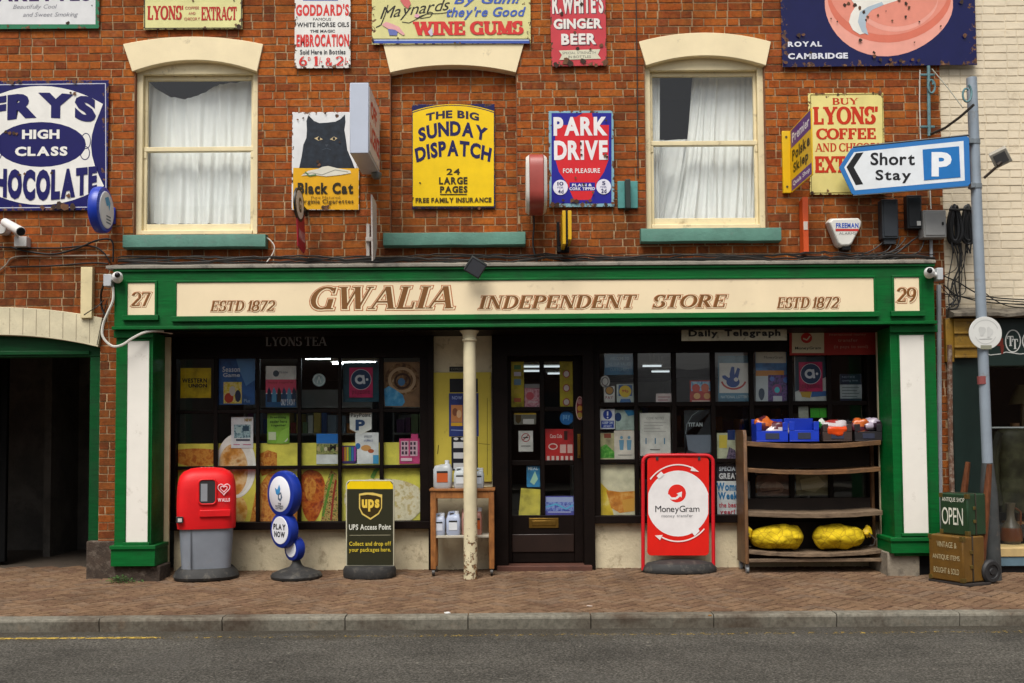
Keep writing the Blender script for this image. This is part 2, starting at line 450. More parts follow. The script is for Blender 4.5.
SERIF = {
 'A': (.95, [('L', .10, 0, .46, 1, TN), ('L', .48, 1, .84, 0, TK), ('L', .22, .32, .70, .32, TN), ('S', .10, 0, .28), ('S', .84, 0, .34)]),
 'B': (.80, [('L', .20, 0, .20, 1, TK), ('A', .38, .75, .25, .225, -90, 90), ('A', .38, .26, .31, .235, -90, 90), ('L', .06, .97, .40, .97, TN), ('L', .06, .03, .40, .03, TN), ('L', .2, .51, .4, .51, TN)]),
 'C': (.88, [('A', .50, .5, .40, .47, 48, 312), ('L', .82, .98, .82, .68, TN), ('L', .82, .28, .74, .14, TN)]),
 'D': (.90, [('L', .20, 0, .20, 1, TK), ('A', .40, .5, .38, .465, -90, 90), ('L', .06, .97, .42, .97, TN), ('L', .06, .03, .42, .03, TN)]),
 'E': (.78, [('L', .20, 0, .20, 1, TK), ('L', .06, .965, .70, .965, TN), ('L', .06, .035, .72, .035, TN), ('L', .2, .51, .52, .51, TN), ('L', .68, 1, .68, .74, TN), ('L', .70, 0, .70, .27, TN), ('L', .52, .62, .52, .40, TN)]),
 'F': (.74, [('L', .20, 0, .20, 1, TK), ('L', .06, .965, .68, .965, TN), ('L', .2, .51, .50, .51, TN), ('L', .66, 1, .66, .74, TN), ('L', .50, .62, .50, .40, TN), ('S', .20, 0, .36)]),
 'G': (.95, [('A', .50, .5, .40, .47, 48, 300), ('L', .80, .98, .80, .70, TN), ('L', .76, .02, .76, .46, TK), ('S', .76, .46, .38)]),
 'H': (.95, [('L', .20, 0, .20, 1, TK), ('L', .76, 0, .76, 1, TK), ('L', .2, .5, .76, .5, TN), ('S', .2, 0, .36), ('S', .2, 1, .36), ('S', .76, 0, .36), ('S', .76, 1, .36)]),
 'I': (.42, [('L', .20, 0, .20, 1, TK), ('S', .2, 0, .38), ('S', .2, 1, .38)]),
 'J': (.55, [('L', .36, .2, .36, 1, TK), ('S', .36, 1, .36), ('A', .20, .2, .16, .17, 180, 360)]),
 'K': (.92, [('L', .20, 0, .20, 1, TK), ('L', .24, .42, .74, 1, TN), ('L', .38, .56, .80, 0, TK), ('S', .2, 0, .36), ('S', .2, 1, .36), ('S', .74, 1, .28), ('S', .8, 0, .32)]),
 'L': (.74, [('L', .20, 0, .20, 1, TK), ('S', .2, 1, .36), ('L', .06, .035, .68, .035, TN), ('L', .66, 0, .66, .30, TN)]),
 'M': (1.1, [('L', .16, 0, .16, 1, TN), ('L', .18, 1, .54, .05, TK), ('L', .54, .05, .88, 1, TN), ('L', .90, 0, .90, 1, TK), ('S', .16, 0, .28), ('S', .14, 1, .24), ('S', .9, 0, .36), ('S', .92, 1, .26)]),
 'N': (.95, [('L', .17, 0, .17, 1, TN), ('L', .19, 1, .78, 0, TK), ('L', .78, 0, .78, 1, TN), ('S', .17, 0, .28), ('S', .15, 1, .26), ('S', .78, 1, .28)]),
 'O': (.95, [('A', .47, .5, .39, .47, 0, 360)]),
 'P': (.78, [('L', .20, 0, .20, 1, TK), ('A', .38, .73, .29, .235, -90, 90), ('L', .06, .965, .4, .965, TN), ('L', .2, .495, .4, .495, TN), ('S', .2, 0, .38)]),
 'Q': (.95, [('A', .47, .5, .39, .47, 0, 360), ('L', .5, .2, .85, -.12, TK*.8)]),
 'R': (.90, [('L', .20, 0, .20, 1, TK), ('A', .38, .74, .27, .225, -90, 90), ('L', .06, .965, .4, .965, TN), ('L', .2, .515, .4, .515, TN), ('L', .42, .51, .78, 0, TK), ('S', .2, 0, .36), ('S', .8, 0, .26)]),
 'S': (.72, [('A', .36, .735, .25, .235, 35, 250), ('A', .36, .265, .28, .235, -145, 70), ('L', .60, .99, .60, .72, TN), ('L', .10, .01, .10, .29, TN)]),
 'T': (.85, [('L', .42, 0, .42, 1, TK), ('L', .06, .965, .78, .965, TN), ('L', .08, 1, .08, .72, TN), ('L', .76, 1, .76, .72, TN), ('S', .42, 0, .38)]),
 'U': (.92, [('L', .19, .3, .19, 1, TK), ('L', .76, .3, .76, 1, TN), ('A', .475, .31, .285, .28, 180, 360), ('S', .19, 1, .36), ('S', .76, 1, .28)]),
 'V': (.92, [('L', .14, 1, .48, 0, TK), ('L', .48, 0, .80, 1, TN), ('S', .14, 1, .34), ('S', .8, 1, .28)]),
 'W': (1.3, [('L', .14, 1, .42, 0, TK), ('L', .42, 0, .66, .95, TN), ('L', .66, 1, .92, 0, TK), ('L', .92, 0, 1.16, 1, TN), ('S', .14, 1, .34), ('S', .64, 1, .30), ('S', 1.16, 1, .26)]),
 'X': (.92, [('L', .16, 1, .78, 0, TK), ('L', .76, 1, .16, 0, TN), ('S', .16, 1, .32), ('S', .78, 0, .32), ('S', .76, 1, .26), ('S', .16, 0, .26)]),
 'Y': (.92, [('L', .14, 1, .46, .46, TK), ('L', .80, 1, .46, .46, TN), ('L', .46, 0, .46, .5, TK), ('S', .14, 1, .32), ('S', .8, 1, .26), ('S', .46, 0, .36)]),
 'Z': (.80, [('L', .68, .96, .12, .04, TK), ('L', .1, .965, .72, .965, TN), ('L', .1, .035, .74, .035, TN), ('L', .12, 1, .12, .75, TN), ('L', .72, 0, .72, .26, TN)]),
 '1': (.42, [('L', .24, 0, .24, 1, TK), ('L', .08, .8, .2, .97, TN), ('S', .24, 0, .36)]),
 '2': (.72, [('A', .36, .70, .27, .27, -35, 165), ('L', .58, .56, .12, .06, TK*.8), ('L', .08, .05, .66, .05, .10), ('L', .65, 0, .65, .22, TN)]),
 '6': (.74, [('A', .36, .30, .27, .27, 0, 360), ('A', .52, .32, .43, .62, 100, 185)]),
 '7': (.72, [('L', .10, .95, .66, .95, .10), ('L', .62, .97, .28, 0, TK*.85), ('L', .10, 1, .10, .74, TN)]),
 '8': (.74, [('A', .36, .745, .23, .225, 0, 360), ('A', .36, .27, .28, .24, 0, 360)]),
 '9': (.74, [('A', .36, .68, .27, .28, 0, 360), ('A', .20, .66, .43, .62, -85, 5)]),
 '&': (.95, [('A', .36, .78, .17, .19, 0, 360), ('A', .34, .28, .26, .26, 90, 330), ('L', .26, .68, .80, 0, TK*.8), ('A', .5, .30, .30, .28, -60, 20)]),
 "'": (.20, [('L', .1, 1, .08, .74, .13)]),
 '.': (.22, [('L', .1, 0, .1, .13, .14)]),
}
def serif_glyph(c, grow=0.0):
    w, prims = SERIF[c]
    out = []                                  # list of (verts, faces)
    for p in prims:
        if p[0] == 'L':
            _, x0, y0, x1, y1, t = p
            dx, dy = x1-x0, y1-y0; L = math.hypot(dx, dy)
            h = t/2+grow
            if abs(dy) > abs(dx)*.35:
                k = h*min(L/abs(dy), 1.6); sg = 1 if dy > 0 else -1
                ex, ey = dx/L*grow, dy/L*grow
                x0, y0, x1, y1 = x0-ex, y0-ey, x1+ex, y1+ey
                out.append([(x0-k, y0), (x0+k, y0), (x1+k, y1), (x1-k, y1)])
            else:
                x0 -= grow; x1 += grow
                out.append([(x0, y0-h), (x1, y1-h), (x1, y1+h), (x0, y0+h)])
        elif p[0] == 'S':
            _, x, y, sw = p
            y0 = 0 if y < .5 else (y-.06)
            out.append([(x-sw/2-grow, y0-grow), (x+sw/2+grow, y0-grow), (x+sw/2+grow, y0+.06+grow), (x-sw/2-grow, y0+.06+grow)])
        else:
            _, cx, cy, rx, ry, a0, a1 = p
            n = max(6, int(abs(a1-a0)/15))
            pa, pb = [], []
            for k in range(n+1):
                a = rad(a0+(a1-a0)*k/n)
                th = (TN+(TK-TN)*abs(math.cos(a))**1.3)/2+grow
                pa.append((cx+(rx+th)*math.cos(a), cy+(ry+th)*math.sin(a)))
                pb.append((cx+max(rx-th, .01)*math.cos(a), cy+max(ry-th, .01)*math.sin(a)))
            for k in range(n): out.append(('q', [pa[k], pa[k+1], pb[k+1], pb[k]]))
    return out, w
def layout(s, style, shear=0.0, track=.07, grow=0.0):
    """list of polygons ((x,y)...,layer) for a line of text, un-scaled, plus bounds without grow"""
    polys = []; x = 0.0
    for c in s:
        if c == ' ': x += .30; continue
        if style == 's' and c.upper() in SERIF:
            k = 1.0 if c.isupper() or not c.isalpha() else .78
            prims, w = serif_glyph(c.upper(), grow)
            for i, q in enumerate(prims):
                lay = i+(len(polys) % 2)*.5 if not isinstance(q, tuple) else i
                pts = q[1] if isinstance(q, tuple) else q
                polys.append(([((x+px*k)+shear*py*k, py*k) for px, py in pts], lay))
            x += w*k+.02
        else:
            st = style if style in 'nbxh' else 'b'
            vs, fs, w = font_glyph(c, st)
            for f in fs: polys.append(([(x+vs[i][0]+shear*vs[i][1], vs[i][1]) for i in f], 0))
            x += w+track
    return polys
def text(mb, s, box, Y, mat, style='b', shear=0.0, track=.07, warp=None, grow=0.0, frame=None, step=.00006):
    """put a line of text into photo box; warp(u,v)->(u,v) bends it; frame(u,v)->(x,y,z) replaces the wall plane"""
    mb.use(mat)
    ref = layout(s, style, shear, track, 0.0)
    xs = [p[0] for q, _ in ref for p in q]; ys = [p[1] for q, _ in ref for p in q]
    x0, x1, y0, y1 = min(xs), max(xs), min(ys), max(ys)
    polys = layout(s, style, shear, track, grow) if grow else ref
    if frame is None:
        X0, X1, Z0, Z1 = BX(box, Y)
        frame = lambda u, v, o: (X0+(X1-X0)*u, Y-o, Z0+(Z1-Z0)*v)
    for q, lay in polys:
        pts = []
        for px, py in q:
            u, v = (px-x0)/(x1-x0), (py-y0)/(y1-y0)
            if warp: u, v = warp(u, v)
            pts.append(frame(u, v, lay*step))
        mb.poly(pts)
def arcwarp(h, squash=0.0):
    return lambda u, v: (u, v*(1-squash*(1-(2*u-1)**2)) + h*(1-(2*u-1)**2))
def ell(cx, cy, rx, ry, n=28, a0=0, a1=360):
    full = abs(a1-a0) >= 360
    m = n if full else n+1
    return [(cx+rx*math.cos(rad(a0+(a1-a0)*k/n)), cy-ry*math.sin(rad(a0+(a1-a0)*k/n))) for k in range(m)]
def rrect(b, r, n=4):
    x0, y0, x1, y1 = b; out = []
    for cx, cy, a in ((x1-r, y0+r, 0), (x0+r, y0+r, 90), (x0+r, y1-r, 180), (x1-r, y1-r, 270)):
        for k in range(n+1):
            t = rad(a+90*k/n); out.append((cx+r*math.cos(t), cy-r*math.sin(t)))
    return out
def elements(elems, Y, parent, local_step=.0005, textname='lettering', artname='artwork', ufn=None, rough=.4):
    tm, am = MB(), MB()
    def pt(x, y, o):
        if ufn: return ufn(x, y, o)
        X, Z = U(x, y, Y); return (X, Y-o, Z)
    for k, e in enumerate(elems):
        o = local_step*(k+1); yy = Y-o
        kind = e[0]
        if kind == 't':
            opt = e[5] if len(e) > 5 else {}
            st = e[4] if len(e) > 4 else 'b'
            if ufn:
                bx = e[2]
                fr = (lambda bx, o: lambda u, v, q: ufn(bx[0]+(bx[2]-bx[0])*u, bx[3]+(bx[1]-bx[3])*v, o+q))(bx, o)
                text(tm, e[1], bx, yy, M(e[3], rough), st, frame=fr, **opt)
            else: text(tm, e[1], e[2], yy, M(e[3], rough), st, **opt)
            continue
        mm = e[2] if not isinstance(e[2], str) else M(e[2], rough)
        am.use(mm)
        if kind == 'r':
            x0, y0, x1, y1 = e[1]; am.poly([pt(x0, y1, o), pt(x1, y1, o), pt(x1, y0, o), pt(x0, y0, o)])
        elif kind == 'c':
            cx, cy, rx, ry = e[1]; am.poly([pt(x, y, o) for x, y in ell(cx, cy, rx, ry)])
        elif kind == 'p': am.poly([pt(x, y, o) for x, y in e[1]])
        elif kind == 'ring':
            cx, cy, rx, ry, w = e[1][:5]; a0, a1 = (e[1][5:7] if len(e[1]) > 5 else (0, 360)); n = 32
            for i in range(n):
                p = []
                for (rr, t) in ((1, i), (1, i+1), (0, i+1), (0, i)):
                    a = rad(a0+(a1-a0)*t/n); dw = 0 if rr else w
                    p.append(pt(cx+(rx-dw)*math.cos(a), cy-(ry-dw)*math.sin(a), o))
                am.poly(p)
        elif kind == 'line':
            pts, w = e[1]
            for i, ((xa, ya), (xb, yb)) in enumerate(zip(pts, pts[1:])):
                L = math.hypot(xb-xa, yb-ya) or 1; nx, ny = -(yb-ya)/L*w/2, (xb-xa)/L*w/2
                oo = o+.00004*(i % 3)
                am.poly([pt(xa+nx, ya+ny, oo), pt(xb+nx, yb+ny, oo), pt(xb-nx, yb-ny, oo), pt(xa-nx, ya-ny, oo)])
    if am.f: am.build(artname, parent, smooth=False)
    if tm.f: tm.build(textname, parent, smooth=False)
def rust_spots(spots, seed=1):
    rnd = random.Random(seed); out = []
    cols = [paint((.05, .025, .015), .9, .4, 40), paint((.15, .065, .03), .9, .4, 40)]
    for i, (x, y, r) in enumerate(spots):
        n = 9
        out.append(('p', [(x+r*rnd.uniform(.5, 1.2)*math.cos(2*PI*k/n), y-r*rnd.uniform(.5, 1.2)*math.sin(2*PI*k/n)) for k in range(n)], cols[i % 2]))
    return out
def sign(name, label, cat, box, bgm, elems, Y=-.03, thick=.008, group=None, outline=None, bevel=.0025, panel='panel', tilt=0):
    X0, X1, Z0, Z1 = BX(box, Y)
    t = thing(name, label, cat, ((X0+X1)/2, Y, Z0), group)
    m = bgm if not isinstance(bgm, str) else enamel(bgm)
    mb = MB(m)
    if outline: mb.extr([U(x, y, Y) for x, y in outline], Y, Y+thick)
    else: mb.box(X0, X1, Y, Y+thick, Z0, Z1)
    mb.build(panel, t, bevel=bevel)
    elements(elems, Y, t)
    if tilt: t.rotation_euler = (0, rad(tilt), 0)
    return t
# ------------------------------------------------------------------ ground
YK0, YK1 = -2.0, -1.87
ZROAD = gz(-2.0)-.092
mb = MB(ASPHALT); mb.box(-60, 60, -14.0, YK0+.004, ZROAD-.3, ZROAD); tag(mb.build('road', smooth=False), kind='structure')
mb = MB(paint('#6d6558', .95, .25, 3, bmp=.3)); mb.box(-60, 60, -17.4, -14.0, ZROAD-.3, ZROAD+.11); tag(mb.build('far_pavement', smooth=False), kind='structure')
mb = MB(paint('#4a4a40', .95, .25, .3)); mb.box(-400, 400, -300, -17.4, ZROAD-.4, ZROAD+.02); mb.box(-400, 400, 9, 300, -.4, -.06)
mb.box(-400, -60, -17.4, 9, -.5, -.14); mb.box(60, 400, -17.4, 9, -.5, -.14)
tag(mb.build('ground', smooth=False), kind='structure')
# bed under the paving blocks
mb = MB(paint((.06, .042, .027), .95, .3, 8, bmp=.4))
ys = [YK0+.05, -.25, .4, 9]
for a, b in zip(ys, ys[1:]):
    mb.poly([(-60, a, gz(a)-.012), (60, a, gz(a)-.012), (60, b, gz(b)-.012), (-60, b, gz(b)-.012)])
tag(mb.build('pavement_bed', smooth=False), kind='structure')
rnd = random.Random(3)
mb = MB(PAVER)
c45 = math.cos(PI/4); W = .1
for i in range(-90, 91):
    for j in range(-90, 91):
        k = (i-j) % 4
        if k == 0: a0, a1, b0, b1 = i, i+2, j, j+1
        elif k == 3: a0, a1, b0, b1 = i, i+1, j, j+2
        else: continue
        cx, cy = (a0+a1)/2*W, (b0+b1)/2*W
        X, Y = (cx-cy)*c45, (cx+cy)*c45-.8
        if not (-6.2 < X < 6.2 and YK1-.02 < Y < .75): continue
        g = .0055; dz = rnd.uniform(-.0015, .0015); tx, ty = rnd.uniform(-.012, .012), rnd.uniform(-.012, .012)
        def pt(a, b, z, ins):
            aa = a*W+(ins if a == a0 else -ins); bb = b*W+(ins if b == b0 else -ins)
            x, y = (aa-bb)*c45, (aa+bb)*c45-.8
            return (x, y, gz(y)+z+dz+tx*(x-X)+ty*(y-Y))
        lo = [mb.P(pt(a, b, -.012, g)) for a, b in ((a0, b0), (a1, b0), (a1, b1), (a0, b1))]
        hi = [mb.P(pt(a, b, 0, g+.004)) for a, b in ((a0, b0), (a1, b0), (a1, b1), (a0, b1))]
        mb.face(hi)
        for q in range(4): mb.face((lo[q], lo[(q+1) % 4], hi[(q+1) % 4], hi[q]))
tag(mb.build('pavement', smooth=False), kind='structure')
# plain paving further along the street
mb = MB(paint((.22, .11, .07), .9, .3, 6, bmp=.3))
for sx in (-1, 1):
    for a, b in ((YK1, -.25), (-.25, .4)):
        xs = sorted((sx*6.1, sx*60)); mb.poly([(xs[0], a, gz(a)-.004), (xs[1], a, gz(a)-.004), (xs[1], b, gz(b)-.004), (xs[0], b, gz(b)-.004)])
tag(mb.build('street_paving', smooth=False), kind='structure')
# kerb stones
KERB = brick_mat('kerb_stone', [(0, (.155, .142, .112)), (.5, (.205, .188, .15)), (1, (.18, .166, .135))], .75, .3, .25, (.24, .22, .18))
mb = MB(KERB); L = .9165
kx0 = XX(99, YK0, 617)
for k in range(-8, 10):
    x0 = kx0+k*L+.004; x1 = x0+L-.008
    zt = gz(YK0)+.006+rnd.uniform(-.004, .004)
    pr = [(YK0+.012, ZROAD-.05), (YK0, zt-.022), (YK0+.006, zt-.008), (YK0+.02, zt), (YK1, zt+.001), (YK1, ZROAD-.05)]
    yo = rnd.uniform(-.003, .003)
    mb.loft([[(x, y+yo, z) for y, z in pr] for x in (x0, x1)])
tag(mb.build('kerb', smooth=False), kind='structure')
# worn yellow line
def yellow(name, xa, xb, y0, y1, worn):
    m, n, l, b = new_mat('worn_yellow')
    tc = n.new('ShaderNodeTexCoord').outputs['Object']
    f = noise(n, l, tc, 30, 7, .75)
    k = ramp(n, l, f, [(worn, grey(0)), (worn+.06, grey(1))])
    n.remove(b); out = n['Material Output']
    d = n.new('ShaderNodeBsdfDiffuse'); d.inputs[0].default_value = (.40, .28, .07, 1)
    t = n.new('ShaderNodeBsdfTransparent'); mx = n.new('ShaderNodeMixShader')
    l.new(k, mx.inputs[0]); l.new(t.outputs[0], mx.inputs[1]); l.new(d.outputs[0], mx.inputs[2]); l.new(mx.outputs[0], out.inputs[0])
    mb = MB(m); z = ZROAD+.004
    mb.poly([(xa, y0, z), (xb, y0, z), (xb, y1, z), (xa, y1, z)])
    tag(mb.build(name, smooth=False), kind='structure')
yl = -2.235
yellow('yellow_line', -9, XX(158, yl, 634), yl-.03, yl+.03, .44)
yellow('worn_yellow_line', XX(158, yl, 634), 9, yl-.03, yl+.03, .55)

# ------------------------------------------------------------------ the brick shop
shop = thing('shop_building', 'red brick corner-free terrace shop with long green fascia, cream lettering and two sash windows above', 'shop', (0, 0, 0))
shop['label'] = 'red brick terrace shop with long green and cream fascia over two dark shop windows'
XL, XR = -8.0, XX(943, 0, 200)
YF = -.25                                   # face of the fascia
PX0, PX1 = XX(113, YF, 420), XX(937.5, YF, 420)
ZFT, ZFB = ZZ(268, YF, 525), ZZ(327, YF, 525)     # fascia top / bottom
win = {'l': (136, 76, 258, 234), 'r': (646, 66, 766, 228)}
LW = BX((134, 58, 258, 234), 0); RW = BX((645, 54, 766, 228), 0); NI = BX((390, 62, 517, 232), 0)
PASS = (XL+.6, XX(99, 0, 450), -.2, ZZ(335, 0, 60))
holes = [(LW[0], LW[1], LW[2], LW[3]), (RW[0], RW[1], RW[2], RW[3]), NI, (PX0+.03, XX(934, 0, 450), -.2, ZFT-.02), PASS]
def brick_wall(mb, x0, x1, z0, z1, Y, holes, rnd, course=.0766, jit=.002, joint=.0068, L=.225, H=.1125, bev=.003):
    r = 0; z = z0
    while z < z1:
        za, zb = z, z+course-joint
        x = x0-rnd.uniform(0, .02)-(.0 if r % 2 else L/4+H/2); hd = r % 2
        while x < x1:
            w = H if hd else L
            if rnd.random() < .06: w = L if hd else H
            hd = not hd
            parts = [(max(x, x0), min(x+w-joint, x1))]; x += w+rnd.uniform(-.004, .004)
            for hx0, hx1, hz0, hz1 in holes:
                if zb <= hz0+.02 or za >= hz1-.02: continue
                new = []
                for a, b in parts:
                    if b <= hx0 or a >= hx1: new.append((a, b)); continue
                    if a < hx0: new.append((a, hx0))
                    if b > hx1: new.append((hx1, b))
                parts = new
            for a, b in parts:
                if b-a < .02: continue
                j = lambda s=jit: rnd.uniform(-s, s)
                yo = Y+rnd.uniform(-.0025, .0005)
                c = [(a+j(), za+j()), (b+j(), za+j()), (b+j(), zb+j()), (a+j(), zb+j())]
                bk = [mb.P((px, Y+.012, pz)) for px, pz in c]
                ins = [(bev, bev), (-bev, bev), (-bev, -bev), (bev, -bev)]
                ft = [mb.P((px+dx, yo+j(.0008), pz+dz)) for (px, pz), (dx, dz) in zip(c, ins)]
                mb.face(ft)
                for q in range(4): mb.face((bk[q], bk[(q+1) % 4], ft[(q+1) % 4], ft[q]))
        z += course; r += 1
def slab_with_holes(mb, x0, x1, z0, z1, ya, yb, holes):
    """solid wall between depths ya and yb with rectangular openings (grid of boxes)"""
    xs = sorted({x0, x1, *[min(max(v, x0), x1) for h in holes for v in h[:2]]})
    zs = sorted({z0, z1, *[min(max(v, z0), z1) for h in holes for v in h[2:]]})
    for a, b in zip(xs, xs[1:]):
        run = None
        for c, d in zip(zs, zs[1:]):
            mx, mz = (a+b)/2, (c+d)/2
            if any(h[0] < mx < h[1] and h[2] < mz < h[3] for h in holes):
                if run: mb.box(a, b, ya, yb, *run); run = None
            else: run = (run[0], d) if run else (c, d)
        if run: mb.box(a, b, ya, yb, *run)
bw = MB(BRICK)
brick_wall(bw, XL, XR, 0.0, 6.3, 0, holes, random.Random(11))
# bricks that close the niche
brick_wall(bw, NI[0]+.004, NI[1]-.004, NI[2]+.01, NI[3], .085, [], random.Random(12))
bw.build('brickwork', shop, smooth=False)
mm = MB(MORTAR)
slab_with_holes(mm, XL, XR, -.2, 6.35, .0042, .22, holes)
mm.box(NI[0], NI[1], .0892, .2, NI[2], NI[3])
# reveals in brick at the sides of the openings
mm.use(paint((.22, .085, .035), .9, .35, 12, bmp=.5))
for h in (LW, RW, NI):
    for x, s in ((h[0], 1), (h[1], -1)):
        mm.box(*sorted((x-.002*s, x+.006*s)), .001, .12, h[2], h[3])
mm.build('wall', shop, smooth=False)

def arch(box_l, box_r, crest_t, crest_b, end_t, end_b, in_l, in_r, Y=-.022):
    """segmental painted arch: photo points of the splayed ends and of the crown"""
    n = 18; mb = MB(CREAM); outer, inner = [], []
    for k in range(n+1):
        t = k/n; s = 1-(2*t-1)**2
        outer.append(U(box_l+(box_r-box_l)*t, end_t+(crest_t-end_t)*s, Y))
        inner.append(U(in_l+(in_r-in_l)*t, end_b+(crest_b-end_b)*s, Y))
    rings = [[(o[0], Y, o[1]), (o[0], .14, o[1]), (i[0], .14, i[1]), (i[0], Y, i[1])] for o, i in zip(outer, inner)]
    mb.loft(rings)
    return mb.build('arch', shop, bevel=.004)
arch(123, 263, 36.5, 60, 44, 71.5, 132, 257)
arch(639, 771, 32.5, 55.5, 41.5, 65.5, 646, 766)
arch(383, 524, 38, 65, 43, 72.5, 390, 516)
def sill(box, Y=-.10):
    x0, x1, z0, z1 = BX(box, Y)
    mb = MB(TEAL)
    pr = [(Y, z0+.006), (Y, z1-.012), (Y+.004, z1-.004), (.085, z1+.02), (.085, z0), (-.02, z0), (-.024, z0+.012), (-.04, z0+.012), (-.044, z0)]
    n = 10; r2 = random.Random(int(box[0]))
    rings = []
    for k in range(n+1):
        x = x0+(x1-x0)*k/n; d = r2.uniform(-.003, .003)
        rings.append([(x, y, z+d) for y, z in pr])
    mb.loft(rings)
    return mb.build('sill', shop, bevel=.003)
sill((122.5, 234, 265.5, 247.5)); sill((641, 227.5, 781.5, 241.5)); sill((383, 232, 525.5, 245.5))
# sash windows
CURT = None
def curtain_mat():
    m, n, l, b = new_mat('white_curtain')
    tc = n.new('ShaderNodeTexCoord').outputs['Object']
    l.new(ramp(n, l, noise(n, l, tc, 4, 5), [(.3, (.86, .87, .85)), (.7, (.93, .93, .91))]), b.inputs['Base Color'])
    b.inputs['Roughness'].default_value = .9
    bump(n, l, b, noise(n, l, tc, 25, 6), .3, .01)
    return m
CURT = curtain_mat()
def sash(h, px, meet, rails):
    x0, x1, z0, z1 = h
    Yf = .05
    w = tag(bpy.data.objects.new('sash_window', None)); COL.objects.link(w); w.parent = shop
    f = MB(WINCREAM); j = .062
    f.box(x0+.004, x0+j, Yf, .16, z0+.004, z1); f.box(x1-j, x1-.004, Yf, .16, z0+.004, z1)
    za, zb = ZZ(px[3], .1, px[0]), ZZ(px[1], .1, px[0])
    f.box(x0+j, x1-j, Yf, .16, zb+.025, z1)                    # head board under the arch
    f.box(x0+j, x1-j, Yf-.01, .16, z0+.004, z0+.045)           # bottom board
    f.build('frame', w, bevel=.005)
    zm = ZZ(meet, .1, px[0]); c = WINCREAM
    s = MB(c); s.box(x0+j+.001, x0+j+.030, .10, .135, zm, zb+.024); s.box(x1-j-.030, x1-j-.001, .10, .135, zm, zb+.024)
    s.box(x0+j+.030, x1-j-.030, .10, .135, zb-.018, zb+.024)
    s.box(x0+j+.001, x1-j-.001, .078, .135, zm-.022, zm+.022)
    for xx in (x0+j, x1-j-.03): s.box(xx+.002, xx+.028, .079, .10, zm-.09, zm-.023)    # sash horns
    s.build('upper_sash', w, bevel=.004)
    s = MB(c); s.box(x0+j+.001, x0+j+.032, .085, .12, z0+.046, zm-.024); s.box(x1-j-.032, x1-j-.001, .085, .12, z0+.046, zm-.024)
    s.box(x0+j+.032, x1-j-.032, .085, .12, z0+.046, z0+.115)
    s.build('lower_sash', w, bevel=.004)
    g = MB(GLASS_OLD)
    g.box(x0+j+.02, x1-j-.02, .118, .121, zm+.02, zb-.01); g.build('upper_pane', w, smooth=False)
    g = MB(GLASS_OLD); g.box(x0+j+.025, x1-j-.025, .104, .107, z0+.11, zm-.02); g.build('lower_pane', w, smooth=False)
    return w
sash(LW, (145, 79, 253, 220), 150, None)
sash(RW, (653, 75, 757, 212), 144, None)
# dark bedrooms behind
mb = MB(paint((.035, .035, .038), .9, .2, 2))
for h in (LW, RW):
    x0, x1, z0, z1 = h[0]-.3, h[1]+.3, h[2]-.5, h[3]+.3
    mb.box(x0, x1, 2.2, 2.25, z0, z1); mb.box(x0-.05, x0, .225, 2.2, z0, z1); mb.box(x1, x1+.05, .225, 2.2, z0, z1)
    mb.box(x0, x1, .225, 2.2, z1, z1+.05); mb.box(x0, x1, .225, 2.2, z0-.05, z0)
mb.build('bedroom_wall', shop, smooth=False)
def curtain(name, label, top, bottom, Y, folds, amp, seed, group, sweep=0.0, m=None):
    """top/bottom: photo polylines (same count) of the curtain's upper and lower hem"""
    r2 = random.Random(seed); n = 90; rows = 26; ph = [r2.uniform(0, 6.28) for _ in range(4)]
    def along(poly, t):
        k = min(int(t*(len(poly)-1)), len(poly)-2); f = t*(len(poly)-1)-k
        return (poly[k][0]+(poly[k+1][0]-poly[k][0])*f, poly[k][1]+(poly[k+1][1]-poly[k][1])*f)
    mb = MB(m or CURT); grid = []
    for jx in range(rows+1):
        v = jx/rows; row = []
        for i in range(n+1):
            t = i/n
            (ax, ay), (bx, by) = along(top, t), along(bottom, t)
            x = ax+(bx-ax)*v; y = ay+(by-ay)*v
            X, Z = U(x, y, Y)
            w = t*folds*2*PI+sweep*v*3
            w += 1.8*math.sin(t*5.3+ph[3]+v*1.4)+.9*math.sin(t*13+ph[0]-v*2.2); d = amp*(.8*math.sin(w+ph[0])*(.4+.6*math.sin(t*7+ph[2]+v*2.5)**2)+.5*math.sin(w*1.7+ph[1]+v*4)+.7*math.sin(w*.45+ph[2]-v*3)+.3*math.sin(w*.8-v*9+ph[1]))
            row.append(mb.P((X, Y+d*(.5+.5*v), Z)))
        grid.append(row)
    for a, b in zip(grid, grid[1:]):
        for i in range(n): mb.face((a[i], a[i+1], b[i+1], b[i]))
    o = mb.build(name, None, angle=80)
    return tag(o, label, 'curtain', group)
curtain('curtain', 'white net curtain with sagging top hem in the left upstairs window', [(145, 78), (155, 88), (170, 97), (186, 99), (200, 95), (213, 87), (228, 83), (254, 81)],
        [(145, 224)]*1+[(160, 224), (176, 224), (192, 224), (207, 224), (222, 224), (238, 224), (255, 224)], .24, 10, .022, 4, None, 1.2)
curtain('curtain', 'white curtain drawn across the right upstairs window, dark gap beside it', [(693, 74), (705, 74), (720, 75), (740, 75), (758, 75)],
        [(680, 222), (700, 222), (720, 222), (740, 222), (758, 222)], .26, 9, .02, 9, None, 1.0)
curtain('curtain', 'narrow gathered strip of white curtain at left edge of right upstairs window', [(652, 76), (656, 76), (660, 76)],
        [(652, 222), (656, 222), (659, 222)], .22, 2, .012, 12, None, .5)
curtain('curtain', 'white curtain hem swept left below the sash bar, right upstairs window', [(659, 140), (672, 140), (690, 139), (712, 138)],
        [(655, 224), (668, 224), (682, 224), (696, 224)], .36, 5, .018, 15, None, 2)

